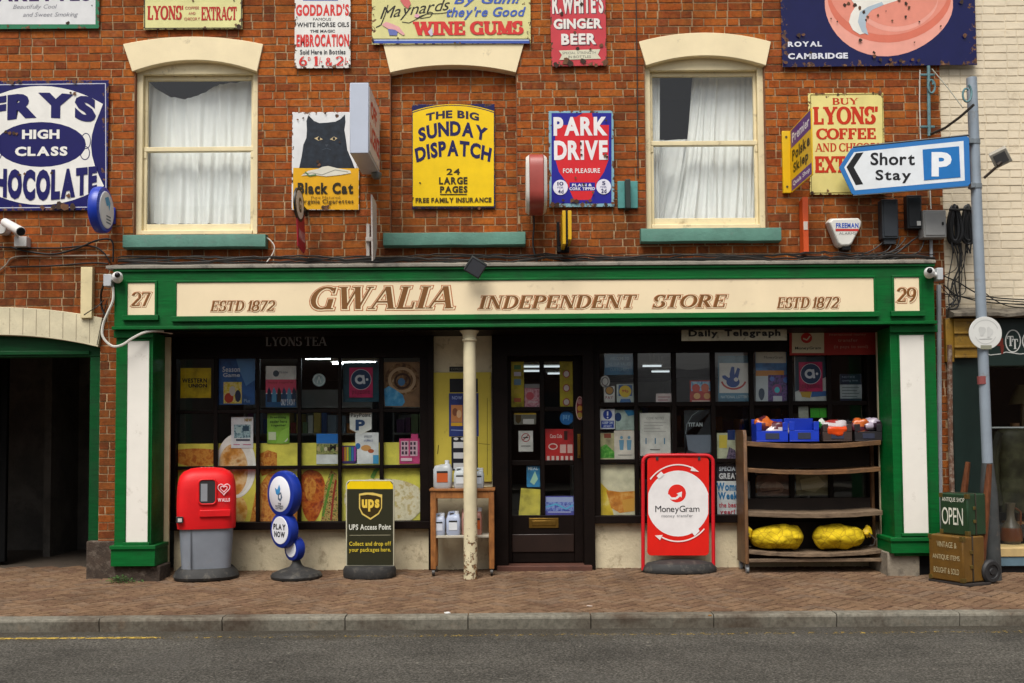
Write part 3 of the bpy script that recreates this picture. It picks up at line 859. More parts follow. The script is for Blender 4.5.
# fascia
fas = MB(GREEN)
fas.box(PX0, PX1, YF, .0, ZFB+.03, ZFT-.012)
fas.box(PX0-.012, PX1+.012, YF-.028, .0, ZFB+.0, ZFB+.03)                 # bottom bead
fas.box(PX0-.006, PX1+.006, YF-.02, .0, ZFT-.012, ZFT+.012)
fo = fas.build('fascia', shop, bevel=.004)
def moulding(b, name, m, sillout=.03):
    x0, x1, z0, z1 = BX(b, YF)
    p = MB(m); p.box(x0, x1, YF-.006, YF, z0, z1); po = p.build(name, fo, bevel=.001)
    q = MB(GREEN); w = .022
    q.box(x0-w, x1+w, YF-.016, YF-.0005, z1+.001, z1+w)
    q.box(x0-w, x0-.001, YF-.016, YF-.0005, z0-w, z1+.001); q.box(x1+.001, x1+w, YF-.016, YF-.0005, z0-w, z1+.001)
    q.box(x0-w-.02, x1+w+.02, YF-.034, YF-.0005, z0-w-.03, z0-.003)
    q.build('moulding', fo, bevel=.004)
    return po
pm = moulding((177, 280.5, 873.5, 314), 'name_panel', PANELCREAM)
pl = moulding((128, 283, 155, 315), 'number_panel', PANELCREAM)
pr = moulding((894, 277.5, 919, 311), 'number_panel', PANELCREAM)
BRN, BRN2 = paint('#7a4c17', .5, .1, 9), paint('#b8642e', .5, .1, 9)
def fascia_text(s, box, parent, shear, g=.05, track=0):
    mb = MB()
    text(mb, s, box, YF-.0068, BRN2, 's', shear, grow=g*1.5)
    text(mb, s, box, YF-.0078, PANELCREAM, 's', shear, grow=g*.75)
    text(mb, s, (box[0]-.5, box[1]-.3, box[2]-.5, box[3]-.3), YF-.0088, BRN, 's', shear, grow=-.005)
    return mb
for s, b, sh, g in (('ESTD 1872', (211, 301, 276, 311.5), .22, .05), ('GWALIA', (311, 286.5, 454, 309.5), .25, .045),
                 ('INDEPENDENT', (478.5, 295.5, 638, 309), .22, .045), ('STORE', (653, 295, 728, 308), .22, .045),
                 ('ESTD 1872', (777.5, 297.5, 840, 308.5), .22, .05)):
    fascia_text(s, b, pm, sh, g).build("lettering", fo, smooth=False)
fascia_text('27', (131.5, 292.5, 151.5, 306.5), pl, .12, .05).build("lettering", fo, smooth=False)
fascia_text('29', (897, 288, 917, 302.5), pr, .08, .05).build("lettering", fo, smooth=False)
# leaded ledge over the fascia
mb = MB(LEAD)
zl = ZFT+.012
mb.loft([[(x, -.285, zl+.002), (x, -.285, zl+.03), (x, -.01, zl+.09), (x, -.01, zl+.002)] for x in (PX0-.07, PX1+.01)])
mb.build('ledge', shop, bevel=.004)
# soffit and head board, ceiling of the recess
mb = MB(DARKWOOD)
YW = .40
mb.box(PX0+.02, PX1-.02, -.2, YW+.1, ZFB-.02, ZFB-.001)
ztop = ZZ(352.5, YW, 512)
mb.build('soffit', shop, smooth=False)

# pilasters
def pilaster(fr, panel, base, ret_px, side):
    """fr: photo box of the front, panel box, base box of the plinth"""
    Y = -.19
    x0, x1, z0, z1 = BX(fr, Y)
    p = MB(GREEN); p.box(x0, x1, Y, .14, z0, ZFB-.001)
    po = p.build('pilaster', shop, bevel=.005)
    a0, a1, b0, b1 = BX(panel, Y)
    q = MB(PANELWHITE); q.box(a0, a1, Y-.004, Y, b0, b1); q.build('pilaster_panel', po, bevel=.001)
    q = MB(GREEN); w = .014
    q.box(a0-w, a0-.001, Y-.012, Y-.0005, b0, b1+w); q.box(a1+.001, a1+w, Y-.012, Y-.0005, b0, b1+w)
    q.box(a0-w-.01, a1+w+.01, Y-.026, Y-.0005, b0-.03, b0-.001); q.box(a0-.001, a1+.001, Y-.012, Y-.0005, b1+.001, b1+w)
    c0, c1, d0, d1 = BX(base, Y)
    q.box(c0, c1, Y-.03, .13, d0, d1); q.box(c0-.008, c1+.008, Y-.045, .13, d1, d1+.035)
    q.box(x0-.012, x1+.012, Y-.03, Y-.0005, ZFB-.07, ZFB-.002)
    q.build('moulding', po, bevel=.004)
    return po
pilaster((115, 330, 152, 566), (127, 341, 148.5, 542), (112, 549, 156, 566), 1, -1)
pilaster((892.5, 325, 938, 556), (901.5, 335, 926, 533), (890, 541, 938, 553), 1, 1)
# masonry under the pilasters
mb = MB(paint((.06, .04, .028), .95, .5, 9, bmp=.8, dirt=.4, dirtcol=(.14, .11, .085)))
x0, x1, z0, z1 = BX((86, 541, 114.5, 581), -.012); mb.box(x0, x1, -.015, .1, -.02, z1)
x0, x1, z0, z1 = BX((113, 566, 160, 581), -.17); mb.box(x0, x1, -.17, .13, -.02, z1)
mb.build('plinth', shop, bevel=.012)
mb = MB(STONE); x0, x1, z0, z1 = BX((888, 554, 936, 575), -.16); mb.box(x0, x0+.30, -.16, .35, -.02, z1+.02); mb.build('plinth', shop, bevel=.015)
mb = MB(BLACKP); mb.box(x0+.3, x1, -.10, .35, -.02, z1+.01); mb.build('plinth', shop, bevel=.01)
# cream strip post beside the left window
mb = MB(paint('#c9bb95', .6, .2, 5)); x0, x1, _, _ = BX((164, 335, 169.5, 560), .15); mb.box(x0, x1, .15, .18, 0, ZFB-.03); mb.build('strip_post', shop, bevel=.003)
x0, x1, _, _ = BX((879, 335, 885, 560), .15)
mb = MB(paint('#b8ac8c', .6, .2, 5)); mb.box(x0, x1, .15, .18, 0, ZFB-.03); mb.build('strip_post', shop, bevel=.003)

# glazed shop fronts
def shopfront(xs, ys, x_out, head_y, sill_y):
    """xs: photo x of pane edges (pairs), ys: photo y of pane edges (pairs)"""
    w = bpy.data.objects.new('shop_window', None); COL.objects.link(w); w.parent = shop
    Ya, Yb = YW-.045, YW-.002
    f = MB(DARKWOOD)
    X0, X1 = XX(x_out[0], YW, 430), XX(x_out[1], YW, 430)
    pxs = [(XX(a, YW-.04, 430), XX(b, YW-.04, 430)) for a, b in xs]
    pys = [(ZZ(b, YW-.04, 512), ZZ(a, YW-.04, 512)) for a, b in ys]
    zt, zb = pys[0][1], pys[-1][0]
    f.box(X0, X1, Ya-.03, YW+.06, zt, ZFB-.021)
    f.box(X0, X1, Ya-.06, YW+.06, zb-.075, zb)
    f.box(X0, pxs[0][0], Ya-.02, YW+.06, zb, zt); f.box(pxs[-1][1], X1, Ya-.02, YW+.06, zb, zt)
    for (a, b), (c, d) in zip(pxs, pxs[1:]): f.box(b, c, Ya, Yb, zb, zt)
    for (a, b), (c, d) in zip(pys, pys[1:]):
        for (e, g) in pxs: f.box(e+.0005, g-.0005, Ya+.004, Yb, d, a)
    f.build('frame', w, bevel=.004)
    for (a, b) in pxs:
        for (c, d) in pys:
            g = MB(GLASS); g.box(a+.0006, b-.0006, YW-.012, YW-.009, c+.0006, d-.0006); g.build('pane', w, smooth=False)
    return w, (X0, X1, zb)
shopfront([(176.5, 213.5), (217.5, 256), (259.5, 297.5), (301, 338), (341.5, 379.5), (383.5, 420)], [(356.5, 408), (411.5, 464), (467.5, 520)], (171.5, 434), 352, 527)
shopfront([(600, 634.5), (638.5, 672.5), (677, 711.5), (716, 750), (754.5, 789), (793.5, 828), (832.5, 868)], [(353.5, 403), (407.5, 460), (464, 516)], (592, 884), 350, 521)
def riser(x0, x1, y0, Y):
    mb = MB(RENDER); a, b = XX(x0, Y, 545), XX(x1, Y, 545); z1 = ZZ(y0, Y, 512)
    n = 24; r2 = random.Random(int(x0)); rings = []
    for k in range(n+1):
        x = a+(b-a)*k/n
        rings.append([(x, Y+r2.uniform(-.004, .004), -.02), (x, Y+r2.uniform(-.004, .004), z1*.5), (x, Y+r2.uniform(-.004, .004), z1-.002), (x, Y+.25, z1-.002), (x, Y+.25, -.02)])
    mb.loft(rings); return mb.build('stall_riser', shop, angle=50)
riser(174, 432, 526, YW-.03); riser(593, 884, 521, YW-.03)
mb = MB(RENDER)
# alcove with the yellow notice board
YA = .36
x0, x1, z0, z1 = BX((433, 330, 493.5, 568), YA); mb.box(x0, x1, YA, YA+.12, 0, ZFB-.021); mb.build('alcove_wall', shop, smooth=False)
mb = MB(DARKWOOD); a, b = XX(428.5, .33, 450), XX(434, .33, 450); mb.box(a, b, .30, YA+.1, 0, ZFB-.021)
a, b = XX(492.5, .33, 450), XX(508, .33, 450); mb.box(a, b, .28, YA+.2, 0, ZFB-.021)
a, b = XX(583, .33, 450), XX(594, .33, 450); mb.box(a, b, .28, YA+.2, 0, ZFB-.021)
a, b = XX(493, .33, 350), XX(593, .33, 350); mb.box(a+.13, b-.1, .28, YA+.2, ZZ(356, .33, 540), ZFB-.021)
mb.build('door_frame', shop, bevel=.004)
# the door
dx0, dx1 = XX(506, .42, 450), XX(585, .42, 450)
YD = .43
door = bpy.data.objects.new('door', None); COL.objects.link(door); door.parent = shop
dm = MB(DARKWOOD)
pxs = [(XX(511.5, YD, 430), XX(540, YD, 430)), (XX(544.5, YD, 430), XX(573.5, YD, 430))]
pys = [(ZZ(407, YD), ZZ(361.5, YD)), (ZZ(460.5, YD), ZZ(411.5, YD)), (ZZ(515.5, YD), ZZ(465.5, YD))]
dz0, dz1 = gz(.43)+.05, ZZ(354, YD)
dm.box(dx0, pxs[0][0], YD, YD+.045, dz0, dz1); dm.box(pxs[1][1], dx1, YD, YD+.045, dz0, dz1)
dm.box(pxs[0][0], pxs[1][1], YD, YD+.045, pys[0][1], dz1); dm.box(pxs[0][0], pxs[1][1], YD, YD+.045, dz0, pys[2][0])
dm.box(pxs[0][1], pxs[1][0], YD, YD+.045, pys[2][0], pys[0][1])
for (a, b), (c, d) in zip(pys, pys[1:]):
    for e, g in pxs: dm.box(e, g, YD+.004, YD+.04, d, a)
dm.build('leaf', door, bevel=.005)
dm = MB(paint((.02, .009, .006), .4, .3, 6)); a, b, c, d = BX((512, 534, 574, 552), YD); dm.box(a, b, YD-.012, YD, c, d); dm.build('kick_panel', door, bevel=.008)
for e, g in pxs:
    for c, d in pys:
        q = MB(GLASS); q.box(e+.0006, g-.0006, YD+.02, YD+.023, c+.0006, d-.0006); q.build('pane', door, smooth=False)
brass = paint('#8a6a2e', .35, .2, 20, metal=.8)
q = MB(brass); a, b, c, d = BX((529, 518, 558.5, 528), YD); q.box(a, b, YD-.008, YD, c, d); q.box(a+.03, b-.03, YD-.014, YD-.008, c+.025, d-.025); q.build('letterbox', door, bevel=.003)
q = MB(brass); a, b, c, d = BX((577.5, 434, 580.5, 458), YD); q.box(a, b, YD-.006, YD, c, d)
q.tube([((a+b)/2, YD-.004, d-.02), ((a+b)/2, YD-.05, d-.03), ((a+b)/2, YD-.05, c+.03), ((a+b)/2, YD-.004, c+.02)], .008); q.build('handle', door, bevel=.002)
mb = MB(paint((.10, .035, .02), .7, .35, 8)); a, b = XX(497, .25, 556), XX(592, .25, 556); mb.box(a, b, .22, .9, 0, gz(.3)+.045); mb.build('door_step', shop, bevel=.006)
# engraved name over the left window
mb = MB(); text(mb, 'LYONS TEA', (265.5, 336.5, 327, 346), YW-.078, paint('#7a7a7a', .6), 's'); mb.build('lettering', shop, smooth=False)

# shop interior
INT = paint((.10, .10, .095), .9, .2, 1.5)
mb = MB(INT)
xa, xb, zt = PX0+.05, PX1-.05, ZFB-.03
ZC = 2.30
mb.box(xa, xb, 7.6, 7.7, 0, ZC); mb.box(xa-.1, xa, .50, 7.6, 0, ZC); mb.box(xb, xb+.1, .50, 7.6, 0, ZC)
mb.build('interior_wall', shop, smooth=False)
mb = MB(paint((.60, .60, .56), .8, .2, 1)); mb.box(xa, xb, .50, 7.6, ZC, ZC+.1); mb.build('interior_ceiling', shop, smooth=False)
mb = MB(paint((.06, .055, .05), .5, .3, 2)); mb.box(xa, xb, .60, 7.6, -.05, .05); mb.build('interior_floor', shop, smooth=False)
TUBE = emit('fluorescent_tube', (.85, .95, 1.0), 16.0); TUBE_OLD = emit('dim_fluorescent_tube', (.85, .95, 1.0), .5)
lights = [(304, 336, 358.4, 1.6), (331, 377, 363.2, 1.05), (522, 541, 371, 2.2), (546, 566, 373.5, 2.2), (650, 671, 371.5, 2.4), (641, 663, 366, 1.9), (520, 570, 366.5, 1.5)]
lnames = ['short fluorescent tube nearest the round sticker in left shop window', 'long bright fluorescent tube behind the pink emblem poster', 'fluorescent tube seen in left door pane, lower one',
          'fluorescent tube seen in right door pane beside yellow strip', 'fluorescent tube deep in shop behind right window second column', 'fluorescent tube at top left of right window second column', 'upper fluorescent tube crossing both top door panes']
for (pa, pb, py, dy), lb in zip(lights, lnames):
    Y = YW+dy
    a, b = XX(pa, Y, py), XX(pb, Y, py); z = min(ZZ(py, Y, (pa+pb)/2), ZC-.05)
    t = thing('ceiling_light', lb, 'light', ((a+b)/2, Y, z), 'fluorescent ceiling lights')
    q = MB(paint('#d8d8d0', .5)); q.box(a, b, Y-.05, Y+.05, z+.018, z+.05); q.box(a+.1, a+.12, Y-.006, Y+.006, z+.05, ZC); q.box(b-.12, b-.1, Y-.006, Y+.006, z+.05, ZC); q.build('housing', t)
    q = MB(TUBE if pb < 400 else TUBE_OLD); q.cyl((a+.02, Y, z), (b-.02, Y, z), .011); q.build('tube', t)
# shelves of goods inside
rs = random.Random(21)
goodcols = ['#7d8f9c', '#a04a3a', '#c8b060', '#3c5c8c', '#86a070', '#d0cfc6', '#6a3d68', '#b8763a', '#2e3338']
for k, (cx, Y, w, h, lb) in enumerate(((-2.6, 3.2, 1.6, 1.9, 'shelf unit of goods inside shop behind the left window'), (-.9, 3.6, 1.3, 1.8, 'shelf unit of goods inside shop near the door'),
                           (1.35, 2.8, 1.2, 1.95, 'shelf unit of goods seen through right window beside the door'), (2.9, 3.2, 1.7, 1.7, 'shelf unit of goods inside shop behind the bread rack'))):
    t = thing('shelf_unit', lb, 'shelf', (cx, Y, .05), 'shelf units inside the shop')
    q = MB(paint('#8b8b86', .5))
    for zz in (.1, .5, .9, 1.3, 1.65): q.box(cx-w/2, cx+w/2, Y, Y+.4, .05+zz, .05+zz+.025)
    q.box(cx-w/2, cx+w/2, Y+.4, Y+.42, .05, .05+h); q.box(cx-w/2-.02, cx-w/2, Y, Y+.42, .05, .05+h); q.box(cx+w/2, cx+w/2+.02, Y, Y+.42, .05, .05+h)
    q.build('frame', t, smooth=False)
    q = MB()
    for zz in (.1, .5, .9, 1.3):
        x = cx-w/2+.03
        while x < cx+w/2-.1:
            ww = rs.uniform(.05, .14); hh = rs.uniform(.12, .32)
            q.use(M(rs.choice(goodcols))); q.box(x, x+ww, Y+.02, Y+.3, .05+zz+.027, .05+zz+.027+hh); x += ww+.012
    tag(q.build('goods', t, smooth=False), kind='stuff')

# cast iron column
YC = -.13
cx0 = XX(470, YC, 440); cxb = XX(471.5, YC, 575)
t = MB(PEEL)
r = .063
prof = [(r*1.06, -.01), (r*1.06, .03), (r*1.03, .05), (r*1.0, .9), (r*.93, ZFB-.125), (r*1.12, ZFB-.115), (r*1.14, ZFB-.10), (r*1.0, ZFB-.09), (r*1.1, ZFB-.05), (r*1.4, ZFB-.03), (r*1.45, ZFB-.02)]
t.lathe([(rr, z) for rr, z in prof], (cx0, YC, 0), 24)
t.build('column', shop)

# passage at the left
PG = GREEN_DK
mb = MB(paint('#d6cbab', .8, .2, 4, bmp=.3, dirt=.12, dirtcol=(.2, .15, .09)))
n = 16; outer, inner = [], []
for k in range(n+1):
    t_ = k/n; px = -110+(103+110)*t_
    s_ = 1-(2*t_-1)**2
    outer.append(U(px, 318-11*s_, -.03)); inner.append(U(-104+(98+104)*t_, 347-12*s_, -.03))
mb.loft([[(o[0], -.03, o[1]), (o[0], .15, o[1]), (i[0], .15, i[1]), (i[0], -.03, i[1])] for o, i in zip(outer, inner)])
mb.build('passage_arch', shop, bevel=.004)
mb = MB(paint((.34, .28, .19), .9, .2, 4))
for k in range(2, n, 1):
    o, i = outer[k], inner[k]
    mb.box(o[0]-.003, o[0]+.003, -.0312, -.029, i[1]+.012, o[1]-.008)
mb.build('arch_joint', shop, smooth=False)
f = MB(PG); Yp = .06
x1 = XX(99.5, Yp, 450); zt = ZZ(357, Yp, 60); zh = ZZ(338, Yp, 60)
f.box(PASS[0], x1, Yp, .2, zt, PASS[3]+.05); f.box(x1-.10, x1, Yp, .2, .08, zt)
f.box(PASS[0], x1-.1, Yp-.02, Yp, zt+.02, zt+.06)
f.build('passage_frame', shop, bevel=.006)
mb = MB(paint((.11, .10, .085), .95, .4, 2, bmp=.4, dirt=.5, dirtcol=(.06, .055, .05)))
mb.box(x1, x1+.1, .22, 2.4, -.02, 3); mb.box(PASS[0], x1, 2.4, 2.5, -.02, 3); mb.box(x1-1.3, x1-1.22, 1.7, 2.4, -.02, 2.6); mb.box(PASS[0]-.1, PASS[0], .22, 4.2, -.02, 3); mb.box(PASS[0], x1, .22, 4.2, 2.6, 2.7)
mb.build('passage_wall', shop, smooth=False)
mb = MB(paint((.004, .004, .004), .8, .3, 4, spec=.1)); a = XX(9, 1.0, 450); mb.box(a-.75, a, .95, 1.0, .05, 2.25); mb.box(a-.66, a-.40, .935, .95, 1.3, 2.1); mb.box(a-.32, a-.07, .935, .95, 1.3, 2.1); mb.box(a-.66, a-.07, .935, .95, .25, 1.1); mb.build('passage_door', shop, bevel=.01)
# cream board on the brickwork above the arch
mb = MB(paint('#dccb9d', .7, .15, 5, dirt=.12, dirtcol=(.2, .15, .08))); a, b, c, d = BX((80.5, 267, 92, 318), -.06); mb.box(a, b, -.06, -.002, c, d); mb.build('downpipe_board', shop, bevel=.004)
# roof, ceiling slab and back of the building
mb = MB(paint((.08, .08, .085), .8, .3, 1)); 
mb.loft([[(x, -.25, 6.3), (x, 3.5, 8.6), (x, 7.2, 6.3)] for x in (XL, XR)]); mb.build('roof', shop, smooth=False)
# ------------------------------------------------------------------ neighbour shop on the right
nb = thing('shop_building', 'cream painted brick building with dark green antique shop front on the right', 'shop', (5.9, 0, 0))
NX0, NX1, NY = XR+.004, 9.0, .03
mb = MB(CREAMBRICK)
n_hole = (XX(985, .1, 450), NX1+.1, ZZ(548, .1, 1000), ZZ(366, .1, 1000))
zsf = ZZ(312, NY, 985)
brick_wall(mb, NX0, NX1, zsf, 6.6, NY, [], random.Random(31), jit=.002, joint=.006, bev=.004)
mb.build('brickwork', nb, smooth=False)
mb = MB(paint((.68, .585, .43), .8, .2, 5, bmp=.3)); mb.box(NX0, NX1, NY+.0035, .3, zsf, 6.6); mb.build('wall', nb, smooth=False)
mb = MB(paint('#6f675a', .85, .4, 7, bmp=.5, dirt=.5, dirtcol=(.05, .04, .03)))
a = NX0+.005; z0, z1 = ZZ(317, -.1, 985), ZZ(307, -.1, 985)
r2 = random.Random(5); rings = []
for k in range(60):
    x = a+(NX1-a)*k/59; d = r2.uniform(-.008, .008)
    rings.append([(x, -.16, z0+d), (x, -.16, z0+.03+d), (x, .02, z1+d), (x, .02, z0)])
mb.loft(rings); mb.build('cornice', nb, angle=50)
DKG = paint((.010, .022, .018), .35, .2, 5)
mb = MB(DKG)
x0 = XX(954, -.04, 450)
z366, z548 = ZZ(366, -.04, 1000), ZZ(556, -.04, 1000)
xp1 = XX(986, -.04, 450)
mb.box(x0, xp1, -.04, .3, 0.02, ZZ(318, -.1, 985)); mb.box(xp1, NX1, -.03, .3, z366, ZZ(318, -.1, 985))
mb.build('shop_front', nb, bevel=.006)
mb = MB(paint('#94701f', .5, .35, 6, bmp=.25, dirt=.25)); 
bx = BX((954.5, 318, 978, 357), -.075); mb.box(bx[0], bx[1], -.075, -.041, bx[2], bx[3])
for py in (320, 333, 347, 357): z = ZZ(py, -.09, 966); mb.box(bx[0]-.008, bx[1]+.008, -.092, -.0755, z-.008, z+.012)
bx2 = BX((946, 318, 954, 362), -.05); mb.box(bx2[0], bx2[1], -.05, .02, bx2[2], bx2[3])
mb.build('gilt_bracket', nb, bevel=.004)
mb = MB()
fr = [('ring', (1013, 341, 8, 11.5, 1.1), '#c9c9c4'), ('ring', (1033, 341, 11, 11.5, 1.1), '#c9c9c4'), ('t', 'T', (1007.5, 336, 1013.5, 346), '#c9c9c4', 's'), ('t', 'T', (1012, 339, 1018, 349), '#c9c9c4', 's'),
      ('line', ([(982, 351), (990, 355), (1000, 354), (1006, 352), (1020, 354), (1040, 352)], .9), '#c0c0bc'), ('r', (997, 338, 1003, 346), '#6b2a20'), ('p', [(1000, 345), (1004, 345), (1003, 354), (1001, 354)], '#6b2a20')]
elements(fr, -.0302, nb, artname='emblem')
mb = MB(paint('#c3a873', .6, .2, 8)); bx = BX((985, 548, 1060, 556.5), -.06); mb.box(bx[0], NX1, -.075, .3, bx[2], bx[3]); mb.build('window_sill', nb, bevel=.004)
mb = MB(paint('#5d7784', .6, .2, 6)); bx = BX((985, 556.5, 1060, 566), -.06); mb.box(bx[0], NX1, -.065, .3, bx[2], bx[3]-.001); mb.build('sill_apron', nb, bevel=.004)
mb = MB(BLACKP); mb.box(xp1, NX1, -.03, .3, 0, bx[2]-.001); mb.build('stall_riser', nb)
mb = MB(GLASS); mb.box(xp1, NX1, .05, .054, ZZ(548, .05, 1000), z366); mb.build('pane', nb, smooth=False)
mb = MB(DARKWOOD); mb.box(xp1+1.6, xp1+1.66, .0, .1, bx[3]+.01, z366); mb.build('mullion', nb)
mb = MB(paint('#9ba0a0', .4)); z = ZZ(427.5, .07, 1000); mb.box(xp1, NX1, .058, .075, z-.007, z+.007); mb.build('glazing_rail', nb)
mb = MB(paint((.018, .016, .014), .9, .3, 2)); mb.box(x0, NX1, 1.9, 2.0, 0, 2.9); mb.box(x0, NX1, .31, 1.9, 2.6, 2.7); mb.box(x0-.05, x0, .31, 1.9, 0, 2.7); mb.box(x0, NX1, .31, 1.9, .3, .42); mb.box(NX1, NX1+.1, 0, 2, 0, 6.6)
mb.build('interior_wall', nb, smooth=False)
# contents of the antique shop window
YI = .55
zfl = .42
t = thing('mannequin', 'headless mannequin in worn olive jacket standing in the antique shop window', 'mannequin', (XX(1017, YI, 500), YI, zfl))
cx = t.location.x
mb = MB(photo(('#14140c', '#2b2b1a', '#454530', '#1e1e14'), 5))
def ering(c, rx, ry, n=20): return [(c[0]+rx*math.cos(2*PI*k/n), c[1]+ry*math.sin(2*PI*k/n), c[2]) for k in range(n)]
zz = lambda py: ZZ(py, YI, 1015)
mb.loft([ering((cx, YI, zz(py)), rx, ry) for py, rx, ry in ((512, .19, .13), (500, .20, .14), (470, .17, .12), (450, .18, .12), (436, .21, .11), (430, .17, .09), (427, .08, .06))])
mb.build('jacket', t, angle=60)
mb = MB(photo(('#14140c', '#2b2b1a', '#3a3a28'), 6)); 
for s in (-1, 1): mb.tube([(cx+s*.17, YI, zz(433)), (cx+s*.24, YI-.02, zz(455)), (cx+s*.25, YI-.04, zz(480)), (cx+s*.22, YI-.06, zz(505))], lambda q: .07-.02*q, 10)
mb.build('sleeve', t)
mb = MB(paint('#7c5a38', .5)); mb.cyl((cx, YI, zz(428)), (cx, YI, zz(423)), .045); mb.cyl((cx, YI, zfl+.01), (cx, YI, zz(510)), .02); mb.cyl((cx, YI, zfl), (cx, YI, zfl+.02), .15); mb.build('stand', t)
YI = .3
cx = XX(1011, YI, 530)
zb = n_hole[2]
t = thing('jug', 'brown and grey glazed stoneware jug on the antique shop window sill', 'jug', (cx, YI, zb-.02))
k = (ZZ(503, YI, 1011)-(zb-.02))
mb = MB(paint('#4f483c', .3, .3, 8)); mb.lathe([(.05, 0), (.085, .12*k), (.1, .3*k), (.085, .48*k), (.04, .62*k), (.035, .85*k), (.05, k)], t.location, 20); mb.build('body', t)
mb = MB(paint('#5a2f14', .3, .2, 8)); mb.tube([(cx+.04, YI, zb-.02+.9*k), (cx+.1, YI, zb-.02+.8*k), (cx+.095, YI, zb-.02+.5*k)], .01); mb.lathe([(.101, .16*k), (.104, .3*k), (.09, .45*k)], t.location, 20); mb.build('handle', t)
YI = .7
t = thing('table_lamp', 'table lamp with cream cone shade at right edge of antique shop window', 'lamp', (XX(1022, YI, 400), YI, zfl))
cx = t.location.x
mb = MB(paint('#7a6e48', .8)); z0, z1 = ZZ(404, YI, 1020), ZZ(385, YI, 1020); mb.lathe([(.13, z0), (.06, z1)], (cx, YI, 0), 20); mb.build('lamp_shade', t)
mb = MB(paint('#5a4a2a', .4)); mb.lathe([(.10, zfl), (.03, zfl+.05), (.02, z0), (.02, z0+.05)], (cx, YI, 0), 14); mb.build('stand', t)

# unseen terrace across the street, gap and low block shaped for window reflections
op = thing('reflection_terrace', 'unseen dark brick terrace with grey slate roofs, added across the road for window reflections', 'terrace', (0, -19, 0))
mb = MB(paint((.13, .065, .045), .9, .3, .4))
for a, b, h in ((-16, -8, 6.2), (-8, -2.2, 5.6), (-2.2, 2.6, 6.2), (2.6, 8.2, 2.2), (8.2, 18, 6.6)): mb.box(a, b, -25, -17.5, -.1, h)
mb.build('wall', op, smooth=False)
mb = MB(paint('#4a4c52', .7, .2, .5))
for a, b, h in ((-16, -8, 6.2), (-8, -2.2, 5.6), (-2.2, 2.6, 6.2), (2.6, 8.2, 2.2), (8.2, 18, 6.6)): mb.loft([[(x, -17.3, h), (x, -21.2, h+(2.4 if h > 3 else 1.2)), (x, -25.2, h)] for x in (a, b)])
mb.build('roof', op, smooth=False)
mb = MB(paint('#3a3f46', .2, .1, 1))
for x in (-14.5, -11, -6.6, -4, -1.4, .8, 10.5, 14):
    for z in (.9, 3.6): mb.box(x, x+1.1, -17.48, -17.4, z, z+1.6)
mb.build('window', op, smooth=False)

# ------------------------------------------------------------------ enamel signs on the brickwork
CR = '#e9e6df'; NAVY = '#120f58'
# FRY'S
def barrel():
    pts = []
    n = 12
    for k in range(n+1): t = k/n; pts.append((103-124*t, 104-18*(1-(2*t-1)**2)))
    for k in range(1, 8): t = k/8; pts.append((-21+12*math.sin(PI*t), 104+82*t))
    for k in range(n+1): t = k/n; pts.append((-22+126*t, 186+19*(1-(2*t-1)**2)))
    for k in range(1, 8): t = k/8; pts.append((104-13*math.sin(PI*t), 186-82*t))
    return pts
fw = [('line', ([(-22, 85), (105.5, 83.5), (106, 207), (-22, 208)], .8), '#c9c9d8'), ('p', barrel(), CR), ('c', (41, 144.5, 45, 22.5), NAVY),
      ('ring', (86, 141, 5, 8, .8), NAVY), ('ring', (85, 153, 5, 7, .8), NAVY), ('ring', (-4, 141, 5, 8, .8), NAVY), ('ring', (-3, 153, 5, 7, .8), NAVY),
      ('t', 'FRYS', (-14, 93.5, 96, 124), NAVY, 'h', dict(track=.03, warp=lambda u, v: (u, v*.84+.20*(1-(2*u-1)**2)))),
      ('t', 'HIGH', (22, 129.5, 59.5, 139), CR, 'x'), ('t', 'CLASS', (15, 146.5, 67.5, 156), CR, 'x'),
      ('t', 'CHOCOLATE', (-18, 163, 97, 192), NAVY, 'h', dict(track=.05, warp=lambda u, v: (u, v*(.90+.18*(1-(2*u-1)**2))-.30*(1-(2*u-1)**2))))]
fw += rust_spots([(6, 132, 2), (10, 133, 2), (14, 133, 2), (17, 134, 1.5), (20, 175, 2), (25, 174, 1.4), (52, 173, 1.8), (75, 94, 2.2), (71, 93, 1.4), (69, 196, 2.5), (60, 206, 4), (66, 207, 4.5), (73, 207, 3.5), (43, 208, 3), (54, 207, 3), (12, 82.5, 2.6), (20, 82, 2), (75, 82, 2.4)], 3)
sign('enamel_sign', 'navy and white enamel sign reading HIGH CLASS CHOCOLATE', 'sign', (-26, 80.5, 108, 210.5), NAVY, fw, group='enamel signs')
# tobacco sign, top left
sg = [('r', (-60, -40, 95.5, 24.3), '#dcdcdc'), ('t', 'CIGARETTES', (-40, -14, 91, 1.5), '#3c1a55', 'x'), ('t', 'Beautifully Cool', (13, 4.5, 57, 10), '#8a8a92', 'n', dict(shear=.3)),
      ('t', 'and Sweet Smoking', (23, 12.3, 78, 17.8), '#8a8a92', 'n', dict(shear=.3))] + rust_spots([(68, 23.3, 2), (98, 16, 1.4), (92, 5.5, .8), (8, 26, 1.6)], 5)
sign('enamel_sign', 'white tobacco sign with green border at top left corner', 'sign', (-66, -45, 99.5, 29), '#2f7a55', sg, group='enamel signs')
